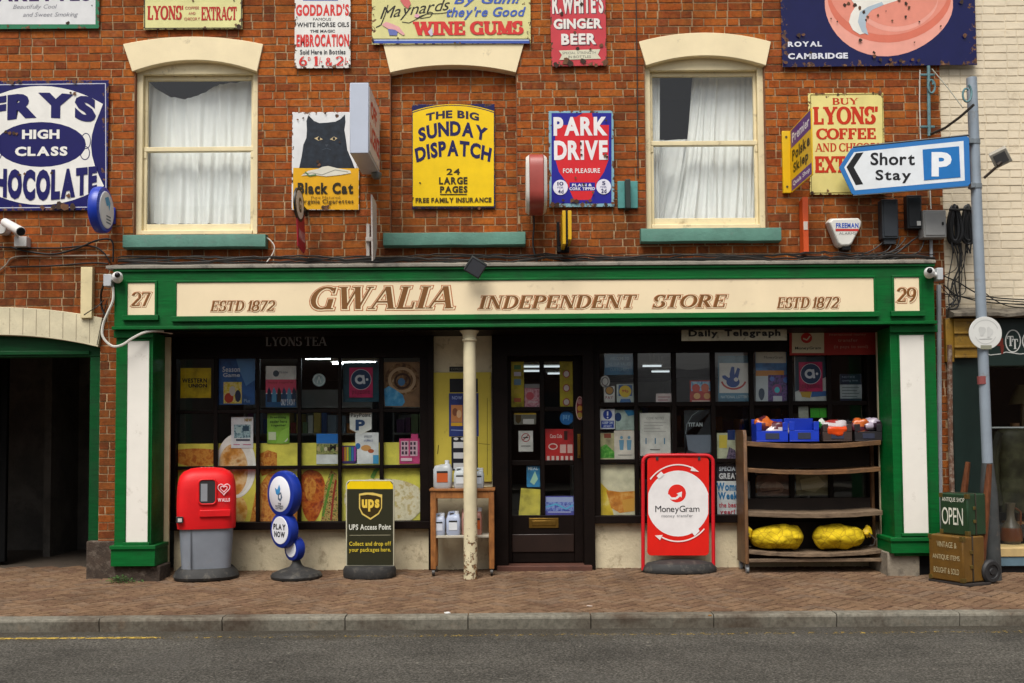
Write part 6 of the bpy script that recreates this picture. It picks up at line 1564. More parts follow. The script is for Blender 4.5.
poster('white square poster with a blue crossed fingers sign and red arc of words', (718, 355.5, 751, 403), '#4f8098', [('r', (719.3, 363, 751, 393), '#dcdcd6'), ('c', (733, 382, 6.6, 5.4), '#1f4a94'), ('p', [(730.5, 382), (729.5, 374), (731.5, 366.5), (734.3, 367), (734.5, 375), (737.5, 367.5), (740, 369), (737.5, 381)], '#1f4a94'), ('p', [(727, 381), (722.5, 378), (722, 375.8), (725, 375.2), (730, 379)], '#1f4a94'), ('c', (736, 379.5, 2.2, 2), '#dcdcd6'), ('ring', (733.5, 380, 12.8, 9.8, 1.8, 190, 350), '#b8483e'), ('t', 'NATIONAL LOTTERY', (721, 395.4, 749, 398.2), '#c4d8dc', 'n')])
poster('poster of a blue and orange card offer with phone picture, fifth top pane', (755.7, 351.4, 790, 402), '#3a76ac', [('r', (755.7, 351.4, 786, 363), '#cfccbc'), ('t', 'MoneyGram', (764, 356, 783, 359.4), '#4a4a48', 'n'), ('r', (755.7, 370.5, 784, 376), '#c8842e'), ('r', (755.7, 376, 770, 402), '#c6d0d2'), ('p', blobp(761.5, 394, 3, 6, 0, .05), '#2a4258'), ('r', (768, 375, 790, 402), photo(('#17163a', '#2e2c5a', '#6a3a8a', '#284a8a'), 40)), ('c', (777, 389, 5, 5), '#8a3a7a'), ('c', (777, 390, 2.6, 3), '#38c0d0'), ('r', (773, 396, 782, 401.5), '#c8ccd4'), ('c', (786, 380, 3, 3), '#3a68b8'), ('c', (772, 379, 2.4, 2.4), '#5a78c8')])
poster('white sheet behind the second pink emblem poster', (794.7, 356, 828.5, 401.5), '#c8ccc8', [('p', [(795, 356), (828, 356), (828, 376), (795, 392)], '#24485a'), ('p', [(800, 392), (812, 391), (810, 398), (802, 397)], '#c8a440'), ('p', [(812, 391), (826, 391), (826, 396), (811, 397)], '#3a6aa8')], Y=YW+.016)
emblem_poster('pink poster with white symbol in navy circle, above the blue crates', (799, 362, 822.5, 391.5))
poster('dark notice with pale lower half, rightmost top pane', (840, 374, 861.7, 401), '#a8b0b4', [('r', (840, 374, 861.7, 384.6), '#1c2a44'), ('t', 'NOTICE', (842, 376, 855, 378), '#8a98b0', 'n'), ('t', 'opening times', (842, 379.5, 858, 382), '#8a98b0', 'n')] + [('line', ([(842, 387.5+i*3), (859-2*(i % 2), 387.5+i*3)], .7), '#5a646c') for i in range(4)] + [('r', (840, 398.5, 861.7, 401), '#1c2a44')])
poster('blue and white safety notice with exclamation mark', (600.2, 409, 614.8, 429), '#d4d8dc', [('c', (607.6, 414.6, 4.6, 4.9), '#1c3f9c'), ('line', ([(607.6, 411.4), (607.6, 415.6)], 1.4), '#dde2ea'), ('c', (607.6, 417.6, .8, .8), '#dde2ea'), ('r', (601.2, 420.6, 613.8, 427.8), '#2848a4'), ('t', 'KEEP 2M', (602.4, 421.4, 612.6, 424), '#c6d0e4', 'x'), ('t', 'APART', (603.4, 425, 611.6, 427.2), '#c6d0e4', 'x')], Y=YW+.003)
poster('pale notice with two blue standing figures', (614.2, 430.5, 635, 460.5), '#cfc8bc', [('c', (621.5, 437.5, 1.5, 1.6), '#6a98b4'), ('p', [(619, 440), (624, 440), (623.4, 450), (619.8, 450)], '#6a98b4'), ('c', (629, 437.5, 1.5, 1.6), '#6a98b4'), ('p', [(626.6, 440), (631.6, 440), (630.8, 450), (627.2, 450)], '#6a98b4'), ('line', ([(618, 455), (632, 455)], .8), '#8a8a84')])
poster('blue and pale green leaflet above the two figures notice', (615.5, 410, 635, 430), '#a8bcb4', [('p', [(624, 410), (635, 410), (635, 415), (628, 416)], '#2a78a8'), ('c', (618, 417, 3.4, 4.4), '#24406e')], Y=YW+.012)
poster('green and cream picture beside the two figures notice', (600.5, 433, 614.4, 461), '#b6b088', [('p', [(600.5, 447), (606, 444), (614.4, 452), (614.4, 458), (600.5, 458)], photo(('#2c6a20', '#4a9a3a', '#8cc060'), 30)), ('r', (604, 433.5, 611, 438), '#8a4a3a')])
poster('tall white printed notice with three small figures', (640, 413, 670.4, 455.8), '#cdcdc6', [('t', 'COVID NOTICE', (646.5, 417, 664, 419.4), '#8a8a86', 'n')] + [('line', ([(644, 422.5+i*3), (666-3*(i % 3), 422.5+i*3)], .6), '#a6a6a0') for i in range(4)] + [('line', ([(646+i*9.2, 438), (646+i*9.2, 444)], 1.1), '#4a7a9a') for i in range(3)] + [('line', ([(650, 449.5), (660, 449.5)], .8), '#6a6a66')])
poster('dark curved fan poster with one word in pale letters', (684.5, 410, 712, 455), '#2c3438', [('p', [(685, 455), (686, 430), (692, 418), (703, 411), (711.8, 410.2), (711.8, 434), (685, 434)], '#1c2226'), ('t', 'TITAN', (688, 422.5, 702.5, 426.6), '#9aa4a6', 'x'), ('line', ([(685.5, 434), (687, 424), (692, 415.5), (699, 410.6)], .6), '#7a8488'), ('p', [(686, 435), (711.8, 435), (711.8, 452), (700, 454), (688, 450)], '#6a7480')])
poster('colourful magazine cover half hidden by the bread rack upright', (717, 433, 737, 460), '#b8bca0', [('r', (727.5, 430, 735, 440), '#24386c'), ('r', (719, 435, 727, 448), '#d0bc50'), ('p', [(726, 460), (729, 447), (735, 450), (737, 460)], photo(('#1a1628', '#3c3650', '#7a6a80', '#28324a'), 40))])
poster('yellow and orange iced drink picture in lowest left pane', (598, 464.5, 634.6, 516.5), '#c9c4a8', [('p', [(598, 480), (608, 490), (614, 516.5), (598, 516.5)], photo(('#c09a1c', '#d8bc34', '#ece0a0'), 10)), ('p', [(606, 490), (620, 492), (634.6, 491), (634.6, 511), (620, 513), (611, 508)], photo(('#9a561c', '#c8802c', '#e0b060'), 12)), ('p', [(622, 500), (634.6, 498), (634.6, 511), (624, 512)], '#d09a3e')])
poster("magazine poster with large blue words, behind the red pavement sign", (715.5, 463.5, 751, 517), '#d2d6d8', [('r', (715.5, 463.5, 751, 481), '#2a2a34'), ('t', 'SPECIAL', (719, 466.5, 738, 471), '#d2d8e0', 'x'), ('t', 'GREAT', (719, 473, 739, 479), '#d8d8da', 'x'), ('t', 'Woman', (716.5, 482.5, 742, 491), '#2a7ab0', 'x'), ('t', 'Week', (718, 492, 738, 499.5), '#2a7ab0', 'x'), ('t', 'the best', (719, 502.5, 738, 507.5), '#c02e48', 'b'), ('t', 'year!', (720, 509.5, 735, 515), '#c02e48', 'b')])
poster('skin coloured picture seen between shelves of the bread rack', (757, 475, 790, 496), '#6a4a3c', [('c', (772, 488, 12, 7), photo(('#6a4636', '#95705c', '#b89078'), 10)), ('line', ([(762, 492), (780, 490)], 1.2), '#4a2a22')])
poster('pale picture seen between shelves in the middle of the bread rack', (796, 474.5, 828, 495.5), '#7a7250', [('p', [(800, 480), (818, 476), (826, 484), (815, 492), (802, 490)], '#a59a74')])
poster('bright green price card in the pane above the empty blue crate', (810.5, 408, 829, 417.5), '#3aa02c', [('line', ([(819, 408.5), (820, 417)], .8), '#2a7a24')])
poster('pale curled paper in the pane beside the green price card', (798.5, 406.5, 808.5, 420), '#a0a496', [])
# door
poster('yellow strip of card logos on left top door pane', (511, 361.4, 524, 407), '#b3a22a', [('r', (514, 365, 521, 369.5), '#4a7a4a'), ('r', (514, 372, 521, 376), '#c8c0d0'), ('r', (514, 379, 521, 385), '#6a8aa0'), ('r', (514, 389, 521, 393.5), '#bfa83a'), ('r', (514, 398, 521, 402), '#b05a3a')], Y=YD+.031)
poster('grey and pink poster beside the yellow logo strip on the door', (524.6, 384, 539.6, 407), '#b87888', [('r', (524.6, 389, 539.6, 407), photo(('#8a4a5c', '#c07a8a', '#d8a8b0', '#6a5a60'), 30)), ('r', (524.6, 384, 539.6, 388), '#8a8a8c'), ('c', (530, 396, 4, 4), '#c85a68'), ('line', ([(528, 402), (538, 402)], 1), '#d8c4c8')], Y=YD+.031)
poster('yellow strip of three round prohibition signs on right top door pane', (559.8, 361.4, 573.2, 406.6), '#b3a22a', [x for cy in (374, 388, 402) for x in (('c', (566.4, cy, 3.5, 3.8), '#d4c8c4'), ('ring', (566.4, cy, 3.5, 3.8, .9), '#a83a48'))], Y=YD+.033)
poster('white no smoking notice on second left door pane', (518.5, 430.8, 533, 451.5), '#c6c6c2', [('ring', (525.7, 437.6, 4.4, 4.4, .9), '#a04a4a'), ('line', ([(522.8, 440.3), (528.6, 434.8)], .9), '#a04a4a'), ('line', ([(523, 437.6), (528.4, 437.6)], 1), '#4a4a4a'), ('line', ([(521, 446), (530.5, 446)], .7), '#5a5a5a')], Y=YD+.031)
poster('small yellow and brown shield sticker on door pane', (514, 413, 536, 424.5), '#6a6a60', [('r', (514, 413, 536, 414.5), '#c2a024'), ('p', [(515.5, 415), (521, 415), (521, 421), (518.2, 424), (515.5, 421)], '#4a3a1a'), ('r', (523, 419, 534, 424), '#c8c8c4')], Y=YD+.031)
poster('round blue sticker at top of second right door pane', (559.8, 411, 573.4, 424.8), '#2468a8', [('t', 'pay', (563, 415, 570, 420.5), '#7ab0d8', 'b')], Y=YD+.031, outline=ell(566.6, 418, 6.8, 6.9)[::-1], cat='sticker', name='sticker')
poster('red poster with white panels on second right door pane', (545.3, 429, 573.8, 461), '#b02a2a', [('t', 'Coca Cola', (550, 434, 562, 438), '#d8c4c0', 'b'), ('r', (564, 431, 567.5, 440), '#40201c'), ('ring', (553, 446.5, 4.6, 3.2, 1), '#dccac4'), ('r', (560, 444.5, 566, 453), '#d8b0a8'), ('r', (567.5, 444.5, 572.5, 453), '#d8b0a8')] + [('r', (547+i*4.6, 456, 549.6+i*4.6, 460.5), '#d8c0b8') for i in range(6)], Y=YD+.031)
poster('blue leaflet in left bottom door pane', (526.7, 465.8, 540, 487), '#3a84b4', [('p', [(530, 482), (535, 471), (538, 479), (534, 485)], '#a8d0b8'), ('t', 'MEAL', (528, 467, 538, 470), '#d0e0e8', 'b')], Y=YD+.031)
poster('tilted blank yellow paper in left bottom door pane', (518.8, 488, 540.6, 515.6), '#c4b84e', [], Y=YD+.034, outline=[(521, 488), (518.6, 515), (540, 515.8), (540.6, 489.5)])
poster('violet and blue leaflet in right bottom door pane', (545.3, 496, 573.8, 515.4), '#4a4a9c', [('r', (545.3, 502, 573.8, 511), photo(('#2a2a70', '#4a5ab0', '#8aa0d8', '#5a3a90'), 30)), ('r', (546, 497, 573, 502), '#9aa8d0'), ('line', ([(546, 507), (556, 504), (566, 509), (573, 505)], 1.6), '#5ab0d8'), ('line', ([(548, 512), (571, 512)], 1), '#b0b8e0')], Y=YD+.031)
t = sign('door_charm', 'red oval hanger with three amber discs on the door frame', 'hanger', (575.7, 396, 584, 420), M('#8a2a34'), [('ring', (579.8, 408, 4, 11.5, .6), '#d8cfc0'), ('c', (579.8, 401.5, 2.5, 2.7), '#b07a7a'), ('c', (579.8, 408.3, 2.5, 2.7), '#c8963a'), ('c', (579.8, 415, 2.5, 2.7), '#a08a3a')], YD-.006, .005, None, ell(579.8, 408, 4.2, 12)[::-1], 0, 'panel')
# alcove
t = sign('notice_board', 'yellow painted notice board in the cream alcove behind the column', 'board', (432.5, 372.3, 491.5, 482), paint('#c3b03c', .6, .12, 5, dirt=.06), [('line', ([(478.5, 443.5), (490, 444.5)], .6), '#6a5f20'), ('line', ([(487.3, 398), (487.3, 475)], .5), '#6a5f20'), ('line', ([(438.5, 445), (437.6, 454)], 1), '#6a5f20')], YA-.022, .02)
poster('blue cinema style poster pinned to the yellow notice board', (449, 393.2, 478.6, 436.5), '#27356e', [('r', (451, 405, 462.5, 422), '#b87a4a'), ('c', (455, 412, 2.6, 4), '#7a4a34'), ('c', (459, 414, 2.4, 4), '#d0a880'), ('r', (451, 422.5, 462.5, 426), '#c89a2a'), ('t', 'NOW', (452, 396, 462, 399.5), '#8c9ac8', 'b'), ('r', (466, 400, 476, 425), '#3c5aa8'), ('line', ([(451, 430), (476, 431)], 1), '#7c8abc')], Y=YA-.0235)
poster('black price list sheet with white bars on the yellow notice board', (451.4, 436.8, 477.8, 470.5), '#1a1a22', [('r', (453.5, y, 475.5, y+6), '#c8c8c8') for y in (442, 452.5, 463)] + [('c', (456, 438.8, 2.4, 1.4), '#c8c8c8'), ('c', (463, 438.8, 2.4, 1.4), '#c8c8c8')], Y=YA-.0235)
poster('plain black card above the blue poster on notice board', (449.6, 378.6, 477.8, 392.4), '#17171c', [], Y=YA-.0235)
poster('small dark name card over the yellow notice board', (449.4, 366.6, 465, 371.6), '#2a2a24', [('t', 'EXPRESS', (451, 368, 463, 370.4), '#6a6a60', 'b')], Y=YA-.003)

# ------------------------------------------------------------------ street things
def se(rx, ry, z, n=40, e=.45, cx=0, cy=0):
    return [(cx+rx*math.copysign(abs(math.cos(a))**e, math.cos(a)), cy+ry*math.copysign(abs(math.sin(a))**e, math.sin(a)), z) for a in [2*PI*k/n for k in range(n)]]
def at(px, py, Y): a, b = U(px, py, Y); return (a, Y, b)
# litter bin
Y = .0; X = XX(206.5, Y, 560); z0 = gz(Y)
h = lambda py: ZZ(py, Y-.2, 206)-z0
t = thing('litter_bin', 'litter bin with red hood and grey body on a black rubber base', 'bin', (X, Y, z0), rot=(0, 0, rad(16)))
BINRED = paint('#d8171c', .5, .16, 4, dirt=.16, dirtcol=(.30, .03, .025), bmp=.10, spec=.3)
BODY = paint('#7d838c', .55, .12, 5, dirt=.08, dirtcol=(.2, .2, .2), bmp=.1)
mb = MB(RUBBER); mb.loft([se(.29, .25, 0, e=.8), se(.30, .26, .025, e=.8), se(.285, .245, .06, e=.75), se(.24, .205, .105, e=.6)]); mb.build('base', t, local=True)
mb = MB(BODY); mb.loft([se(.222, .19, .10), se(.236, .20, .30), se(.245, .208, h(524))]); mb.build('body', t, local=True)
mb = MB(paint('#5a5f66', .55)); mb.box(-.14, -.132, -.2105, -.19, .12, h(527)); mb.build('seam', t, local=True)
zt = h(469)
hood = [se(.262, .222, h(529), e=.42), se(.268, .228, h(523), e=.42), se(.270, .230, h(505), e=.42), se(.267, .227, h(490), e=.44), se(.259, .221, h(482), e=.47), se(.242, .208, h(476), e=.5), se(.21, .182, h(472), e=.55), se(.15, .13, zt+.0, e=.62), se(.07, .06, zt+.010, e=.75)]
mb = MB(BINRED); mb.loft(hood); ho = mb.build('hood', t, local=True, angle=50)
mb = MB(paint((.02, .018, .018), .7)); zc, hz = (h(480)+h(503.5))/2, (h(480)-h(503.5))/2
def rr2(cx, cz, hx, hzz, r, y, n=5):
    o = []
    for sx, sz, a in ((1, 1, 0), (-1, 1, 90), (-1, -1, 180), (1, -1, 270)):
        for k in range(n+1):
            b = rad(a+90*k/n); o.append((cx+sx*(hx-r)+r*math.cos(b), y, cz+sz*(hzz-r)+r*math.sin(b)))
    return o
ax = .008
mb.loft([rr2(ax, zc, .072, hz, .03, -.240), rr2(ax, zc, .072, hz, .03, -.215)])
mb.use(paint('#8c8f94', .6)); mb.box(ax-.058, ax-.0, -.2415, -.2402, zc-hz*.8, zc+hz*.7); mb.build('aperture', ho, local=True)
mb = MB(BINRED)
A, B, C_, D = (rr2(ax, zc, .086, hz+.014, .04, -.226), rr2(ax, zc, .084, hz+.012, .04, -.246), rr2(ax, zc, .070, hz-.002, .03, -.246), rr2(ax, zc, .070, hz-.002, .03, -.236)); mb.loft([A, B, C_, D], False, False)
zl = h(512); mb.box(-.06, .215, -.246, -.22, zl-.045, zl+.02); mb.build('rim', ho, local=True, bevel=.006)
mb = MB(M('#eec9cc'))
for s in (1, .55):
    pts = [(.155+.0034*s*16*math.sin(a)**3, h(489)+.0036*s*(13*math.cos(a)-5*math.cos(2*a)-2*math.cos(3*a)-math.cos(4*a))) for a in [k*2*PI/32 for k in range(33)]]
    mb.tube([(x, -.2335, z) for x, z in pts], .0045, 5)
text(mb, 'WALLS', None, 0, M('#eec9cc'), 'x', frame=lambda u, v, o: (.10+.11*u, -.2335-o, h(502)+.034*v)); mb.build('emblem', ho, local=True, smooth=False)
mb = MB(paint((.03, .03, .03), .5)); mb.box(-.265, -.205, -.238, -.18, h(522), h(516)); mb.use(M('#c9c9c6')); mb.box(-.25, -.215, -.2395, -.2381, h(521), h(517.5)); mb.build('hinge', ho, local=True, bevel=.003)
mb = MB(paint('#a09a94', .6)); 
for k in range(4): mb.lathe([(.012, zt-.002), (.010, zt+.010), (.002, zt+.014)], (-.05+k*.035, -.02+.02*(k % 2), 0), 8)
mb.build('stub', ho, local=True)
# lottery stand
Y = -.02; z0 = gz(Y); X = XX(296.5, Y, 570)
t = thing('advertising_stand', 'blue stand of three stacked round discs, the middle one reading PLAY NOW', 'stand', (X, Y, z0))
nrm = Vector((-math.sin(rad(42)), -math.cos(rad(42)), 0)); ev = Vector((math.cos(rad(42)), -math.sin(rad(42)), 0))
BLUE = paint('#16308f', .42, .14, 4, dirt=.08, dirtcol=(.02, .03, .12), spec=.3)
def disc(px, py, rpx, wf, name):
    c = Vector(at(px, py, Y)); R_ = rpx/105.
    ringd = lambda off, k: [c+nrm*off+(ev*math.cos(a)+Vector((0, 0, 1))*math.sin(a))*R_*k for a in [2*PI*j/40 for j in range(40)]]
    th = .055*(.6+.4*rpx/23)
    mb = MB(BLUE); mb.loft([ringd(-th, .88), ringd(-th*.8, .96), ringd(-th*.2, 1), ringd(th*.4, .995), ringd(th*.85, .95), ringd(th, .86)]); o = mb.build(name, t)
    q = MB(paint('#dfe1e6', .35, .05, 5)); q.loft([ringd(th+.0008, wf), ringd(th+.004, wf*.97)]); q.build('face', o)
    return c, R_, th, o
fr3 = lambda c, off, x0, x1, z0_, z1_: (lambda u, v, o: c+nrm*(off+o)+ev*(x0+(x1-x0)*u)+Vector((0, 0, z0_+(z1_-z0_)*v)))
c, R_, th, o = disc(284.5, 493.8, 23.2, .76, 'disc')
mb = MB(); P_ = lambda x, z: c+nrm*(th+.0055)+ev*x+Vector((0, 0, z))
mb.use(M('#3a8ac0')); mb.poly([P_(-.07, .06), P_(-.03, .04), P_(.0, .09), P_(.02, .05), P_(.0, -.02), P_(-.05, .0)]); mb.use(M('#5a6a7c')); mb.poly([P_(-.02, .0), P_(.03, .02), P_(.05, -.03), P_(.02, -.07), P_(-.02, -.05)])
mb.use(M('#dfe1e6')); mb.poly([P_(.0, -.01)+nrm*.0006, P_(.025, -.0)+nrm*.0006, P_(.025, -.04)+nrm*.0006, P_(.0, -.04)+nrm*.0006])
text(mb, 'THE', None, 0, M('#2a2f3a'), 'x', frame=fr3(c, th+.0055, -.02, .03, -.10, -.082)); text(mb, 'NATIONAL', None, 0, M('#2a2f3a'), 'x', frame=fr3(c, th+.0055, -.06, .07, -.122, -.104)); text(mb, 'LOTTERY', None, 0, M('#2a2f3a'), 'x', frame=fr3(c, th+.0055, -.055, .065, -.143, -.125))
mb.build('emblem', o, smooth=False)
c, R_, th, o = disc(284.5, 530, 18, .76, 'disc')
mb = MB(); text(mb, 'PLAY', None, 0, M('#22242c'), 'x', frame=fr3(c, th+.0055, -.10, .095, .005, .06)); text(mb, 'NOW', None, 0, M('#22242c'), 'x', frame=fr3(c, th+.0055, -.085, .085, -.065, -.01)); mb.build('lettering', o, smooth=False)
disc(294.8, 548.5, 12.2, .68, 'disc')
mb = MB(RUBBER); zz_ = z0; mb.lathe([(.235, 0), (.24, .02), (.225, .045), (.15, .075), (.07, .10), (.045, .13), (.035, .17)], (X, Y, zz_), 32); mb.build('base', t)
# parcel board
Y = -.02; z0 = gz(Y)
t = thing('advertising_board', 'black pavement board with yellow top and gold shield above collection wording', 'board', (XX(369.5, Y, 570), Y, z0))
def board(b, m, rtop, Yf, th):
    x0, y0, x1, y1 = b; pts = []
    for cx_, cy_, a in ((x1-rtop, y0+rtop, 0), (x0+rtop, y0+rtop, 90)):
        for k in range(5): q = rad(a+90*k/4); pts.append((cx_+rtop*math.cos(q), cy_-rtop*math.sin(q)))
    pts += [(x0, y1), (x1, y1)]
    mb = MB(m); mb.extr([U(*p, Yf) for p in pts], Yf, Yf+th); return mb
board((345.8, 480, 394.2, 566), paint('#bcb8a0', .4), 5, Y+.001, .03).build('frame', t, bevel=.003)
board((347, 481, 393, 565), paint('#2a2a18', .4, .08, 6), 4, Y-.003, .003).build('panel', t)
YEL2 = '#e8c70c'; GLD = '#c8a03c'
elements([('p', [(347, 489), (347, 485), (350, 481.2), (390, 481.2), (393, 485), (393, 489)], YEL2),
          ('p', [(359, 493.8), (365, 492.6), (373, 492.6), (380.5, 494.4), (382.2, 494.4), (382, 508), (379, 514), (370.5, 519.8), (362, 514.5), (359, 508)], '#d8bc62'), ('p', [(360.2, 495.5), (368, 494.6), (376, 495.6), (381, 497.4), (381, 508), (378, 513), (370.5, 518), (363, 513.4), (360.2, 508)], '#3a2e14'),
          ('t', 'ups', (361.8, 499.2, 379.5, 511.5), '#e0be4a', 'x'), ('t', 'UPS Access Point', (349, 524.2, 391, 529.8), '#d8d8cc', 'b'), ('line', ([(349.5, 535.3), (390.5, 535)], .5), '#a09a80'),
          ('t', 'Collect and drop off', (349.2, 541.5, 391, 547), '#c8b23a', 'b'), ('t', 'your packages here.', (349, 547.6, 391, 553), '#c8b23a', 'b')], Y-.0035, t)
mb = MB(RUBBER); mb.lathe([(.245, 0), (.25, .02), (.25, .07), (.235, .10), (.05, .105)], (XX(369.5, Y, 570), Y+.015, z0), 36, sy=.72); mb.build('base', t)
# trolley with jugs
Yf, Yb = -.02, .26; z0 = gz(.1)
t = thing('trolley', 'small two tier orange wood trolley on castors behind the cream column', 'trolley', (XX(463, .1, 565), .1, z0))
X0, X1 = XX(430.5, Yf, 520), XX(494, Yf, 520); zt = ZZ(491, Yf, 462); zl = ZZ(538, Yf, 462)
for x in (X0, X1-.05):
    for y in (Yf, Yb-.04):
        mb = MB(WOOD_O); mb.box(x, x+.05, y, y+.04, z0+.06, zt-.001); lg = mb.build('leg', t, bevel=.004)
        mb = MB(paint((.05, .045, .04), .5)); mb.cyl((x+.013, y+.02, z0+.028), (x+.037, y+.02, z0+.028), .028, n=14); mb.box(x+.01, x+.04, y+.01, y+.03, z0+.03, z0+.06); mb.build('castor', lg)
mb = MB(WOOD_O); mb.box(X0-.01, X1+.01, Yf-.01, Yb, zt, zt+.022); mb.box(X0+.05, X1-.05, Yf+.005, Yf+.025, zt-.07, zt); mb.build('top', t, bevel=.003)
mb = MB(paint('#b9b2a0', .6, .15, 6)); mb.box(X0+.003, X1-.003, Yf+.01, Yb-.01, zl, zl+.022); mb.build('shelf', t, bevel=.003)
def jug(label, b, Y, col, zbase, lbl=None, depth=.14, handle=True):
    x0, y0, x1, y1 = b
    a, bb = XX(x0, Y, y1), XX(x1, Y, y1); hgt = ZZ(y0, Y, 462)-ZZ(y1, Y, 462); cx = (a+bb)/2; w = (bb-a)/2
    t = thing('plastic_canister', label, 'canister', (cx, Y+depth/2, zbase), 'plastic canisters on the trolley')
    yc = Y+depth/2; q = MB(paint(col, .35, .1, 6)); d = depth/2
    q.loft([se(w*.9, d*.9, zbase, 24, .4, cx, yc), se(w, d, zbase+.02, 24, .4, cx, yc), se(w, d, zbase+hgt*.68, 24, .4, cx, yc), se(w*.85, d*.85, zbase+hgt*.80, 24, .5, cx, yc), se(w*.45, d*.5, zbase+hgt*.86, 24, .7, cx+w*.4, yc)])
    if handle: q.tube([(cx-w*.75, yc, zbase+hgt*.74), (cx-w*.6, yc, zbase+hgt*.93), (cx, yc, zbase+hgt*.96), (cx+w*.3, yc, zbase+hgt*.84)], .012, 8)
    bo = q.build('body', t)
    q = MB(paint('#d6dade', .4)); q.cyl((cx+w*.45, yc, zbase+hgt*.86), (cx+w*.45, yc, zbase+hgt), .022, n=14); q.build('cap', bo)
    if lbl:
        q = MB(M(lbl)); q.box(cx-w*.6, cx+w*.55, Y-.003, Y-.001, zbase+hgt*.22, zbase+hgt*.55)
        q.use(M('#2a2a2a')); q.box(cx-w*.6, cx+w*.55, Y-.0036, Y-.0031, zbase+hgt*.55, zbase+hgt*.62)
        q.build('label', bo)
zT = zt+.023; zS = zl+.023
jug('tall clear plastic canister with orange label on trolley top, left', (433, 463, 452, 491), .03, '#a9adb0', zT, '#b8562a', handle=False)
jug('clear canister with white label on trolley top, left of the column', (453.5, 470, 467, 491), .03, '#b0b6b8', zT, '#cfd4d8')
jug('clear canister on trolley top, right of the column', (473, 471, 484, 491), .03, '#b0b8bc', zT, '#c6d0dc')
jug('pale blue canister at left end of the trolley shelf', (434, 516, 445, 538), .0, '#aab2c4', zS, '#c8ccd6')
jug('pale blue canister with white label and loop handle on trolley shelf', (446, 514, 460.5, 538), .0, '#a8b2c8', zS, '#d4d8dc')
jug('brownish canister on trolley shelf left of the column', (461.5, 511, 470, 538), .02, '#a4786c', zS, '#8a5a50')
jug('orange labelled canister on trolley shelf right of the column', (473.5, 511, 482, 538), .02, '#b07a6a', zS, '#c8622a')
# red pavement sign
Y = .14; z0 = gz(Y)
t = thing('pavement_sign', 'red framed pavement sign with white disc and two circling arrows', 'board', (XX(679, Y, 570), Y, z0))
REDT = paint('#c81822', .35, .06, 6)
mb = MB(REDT); r = 7
path = [(643, 570), (643, 500), (643, 462)]+[(643+r-r*math.cos(rad(a)), 462-r*math.sin(rad(a))*.95) for a in (22, 45, 68, 90)]+[(678, 455.2)]+[(713-r+r*math.cos(rad(a)), 462-r*math.sin(rad(a))*.95) for a in (90, 68, 45, 22)]+[(713, 462), (713, 500), (713.5, 570)]
mb.tube([at(p, q, Y) for p, q in path], .018, 12); mb.build('frame', t)
Yp = Y-.006
mb = MB(paint('#d91f14', .45, .12, 4, dirt=.05, dirtcol=(.35, .03, .02), spec=.3)); mb.extr([U(*p, Yp) for p in rrect((647.3, 457.5, 709, 555.5), 4)], Yp, Yp+.008); mb.build('panel', t, bevel=.001)
mb = MB(paint('#333333', .5)); 
for px in (657, 699): a = at(px, 455, Y); mb.box(a[0]-.012, a[0]+.012, Y-.012, Y+.012, a[2]-.05, a[2]+.01)
mb.build('clip', t)
disc_pts = [(max(648.2, min(708.2, x)), y) for x, y in ell(678.2, 503.5, 31.5, 33, 40)]
elements([('p', disc_pts, '#e6e3e2'), ('c', (677, 493.4, 9, 9), '#dd2a22'), ('line', ([(668, 495), (671, 498.5), (676, 498.5), (680, 495)], 2.2), '#e6e3e2'), ('p', [(676.5, 493.5), (682, 491.5), (681.5, 497.5)], '#e6e3e2'),
          ('t', 'MoneyGram', (655.3, 505.6, 699.4, 514), '#1c1c22', 'n', dict(track=.05)), ('t', 'money transfer', (661.5, 514.2, 693, 518), '#8a8a8c', 'n'),
          ('ring', (678, 503, 36, 39, 1.3, 60, 142), '#ecdcd8'), ('p', [(692, 466.4), (699, 471.8), (690.4, 470.8)], '#ecdcd8'), ('ring', (678, 503, 36, 39, 1.3, 243, 318), '#ecdcd8'), ('p', [(654.8, 535.5), (662.6, 534.8), (660, 540.2)], '#ecdcd8'),
          ('p', [(656.5, 476), (661, 471.5), (664, 474.5), (659, 479)], '#e6e3e2'), ('p', [(691, 531.5), (697.5, 527.5), (699.5, 531), (694.5, 536)], '#e6e3e2')], Yp-.0005, t)
mb = MB(RUBBER); cx = XX(679.5, Y, 565); mb.lathe([(.35, 0), (.358, .02), (.35, .045), (.31, .085), (.20, .11), (.05, .115)], (cx, Y+.0, z0), 40, sy=.50); mb.build('base', t)
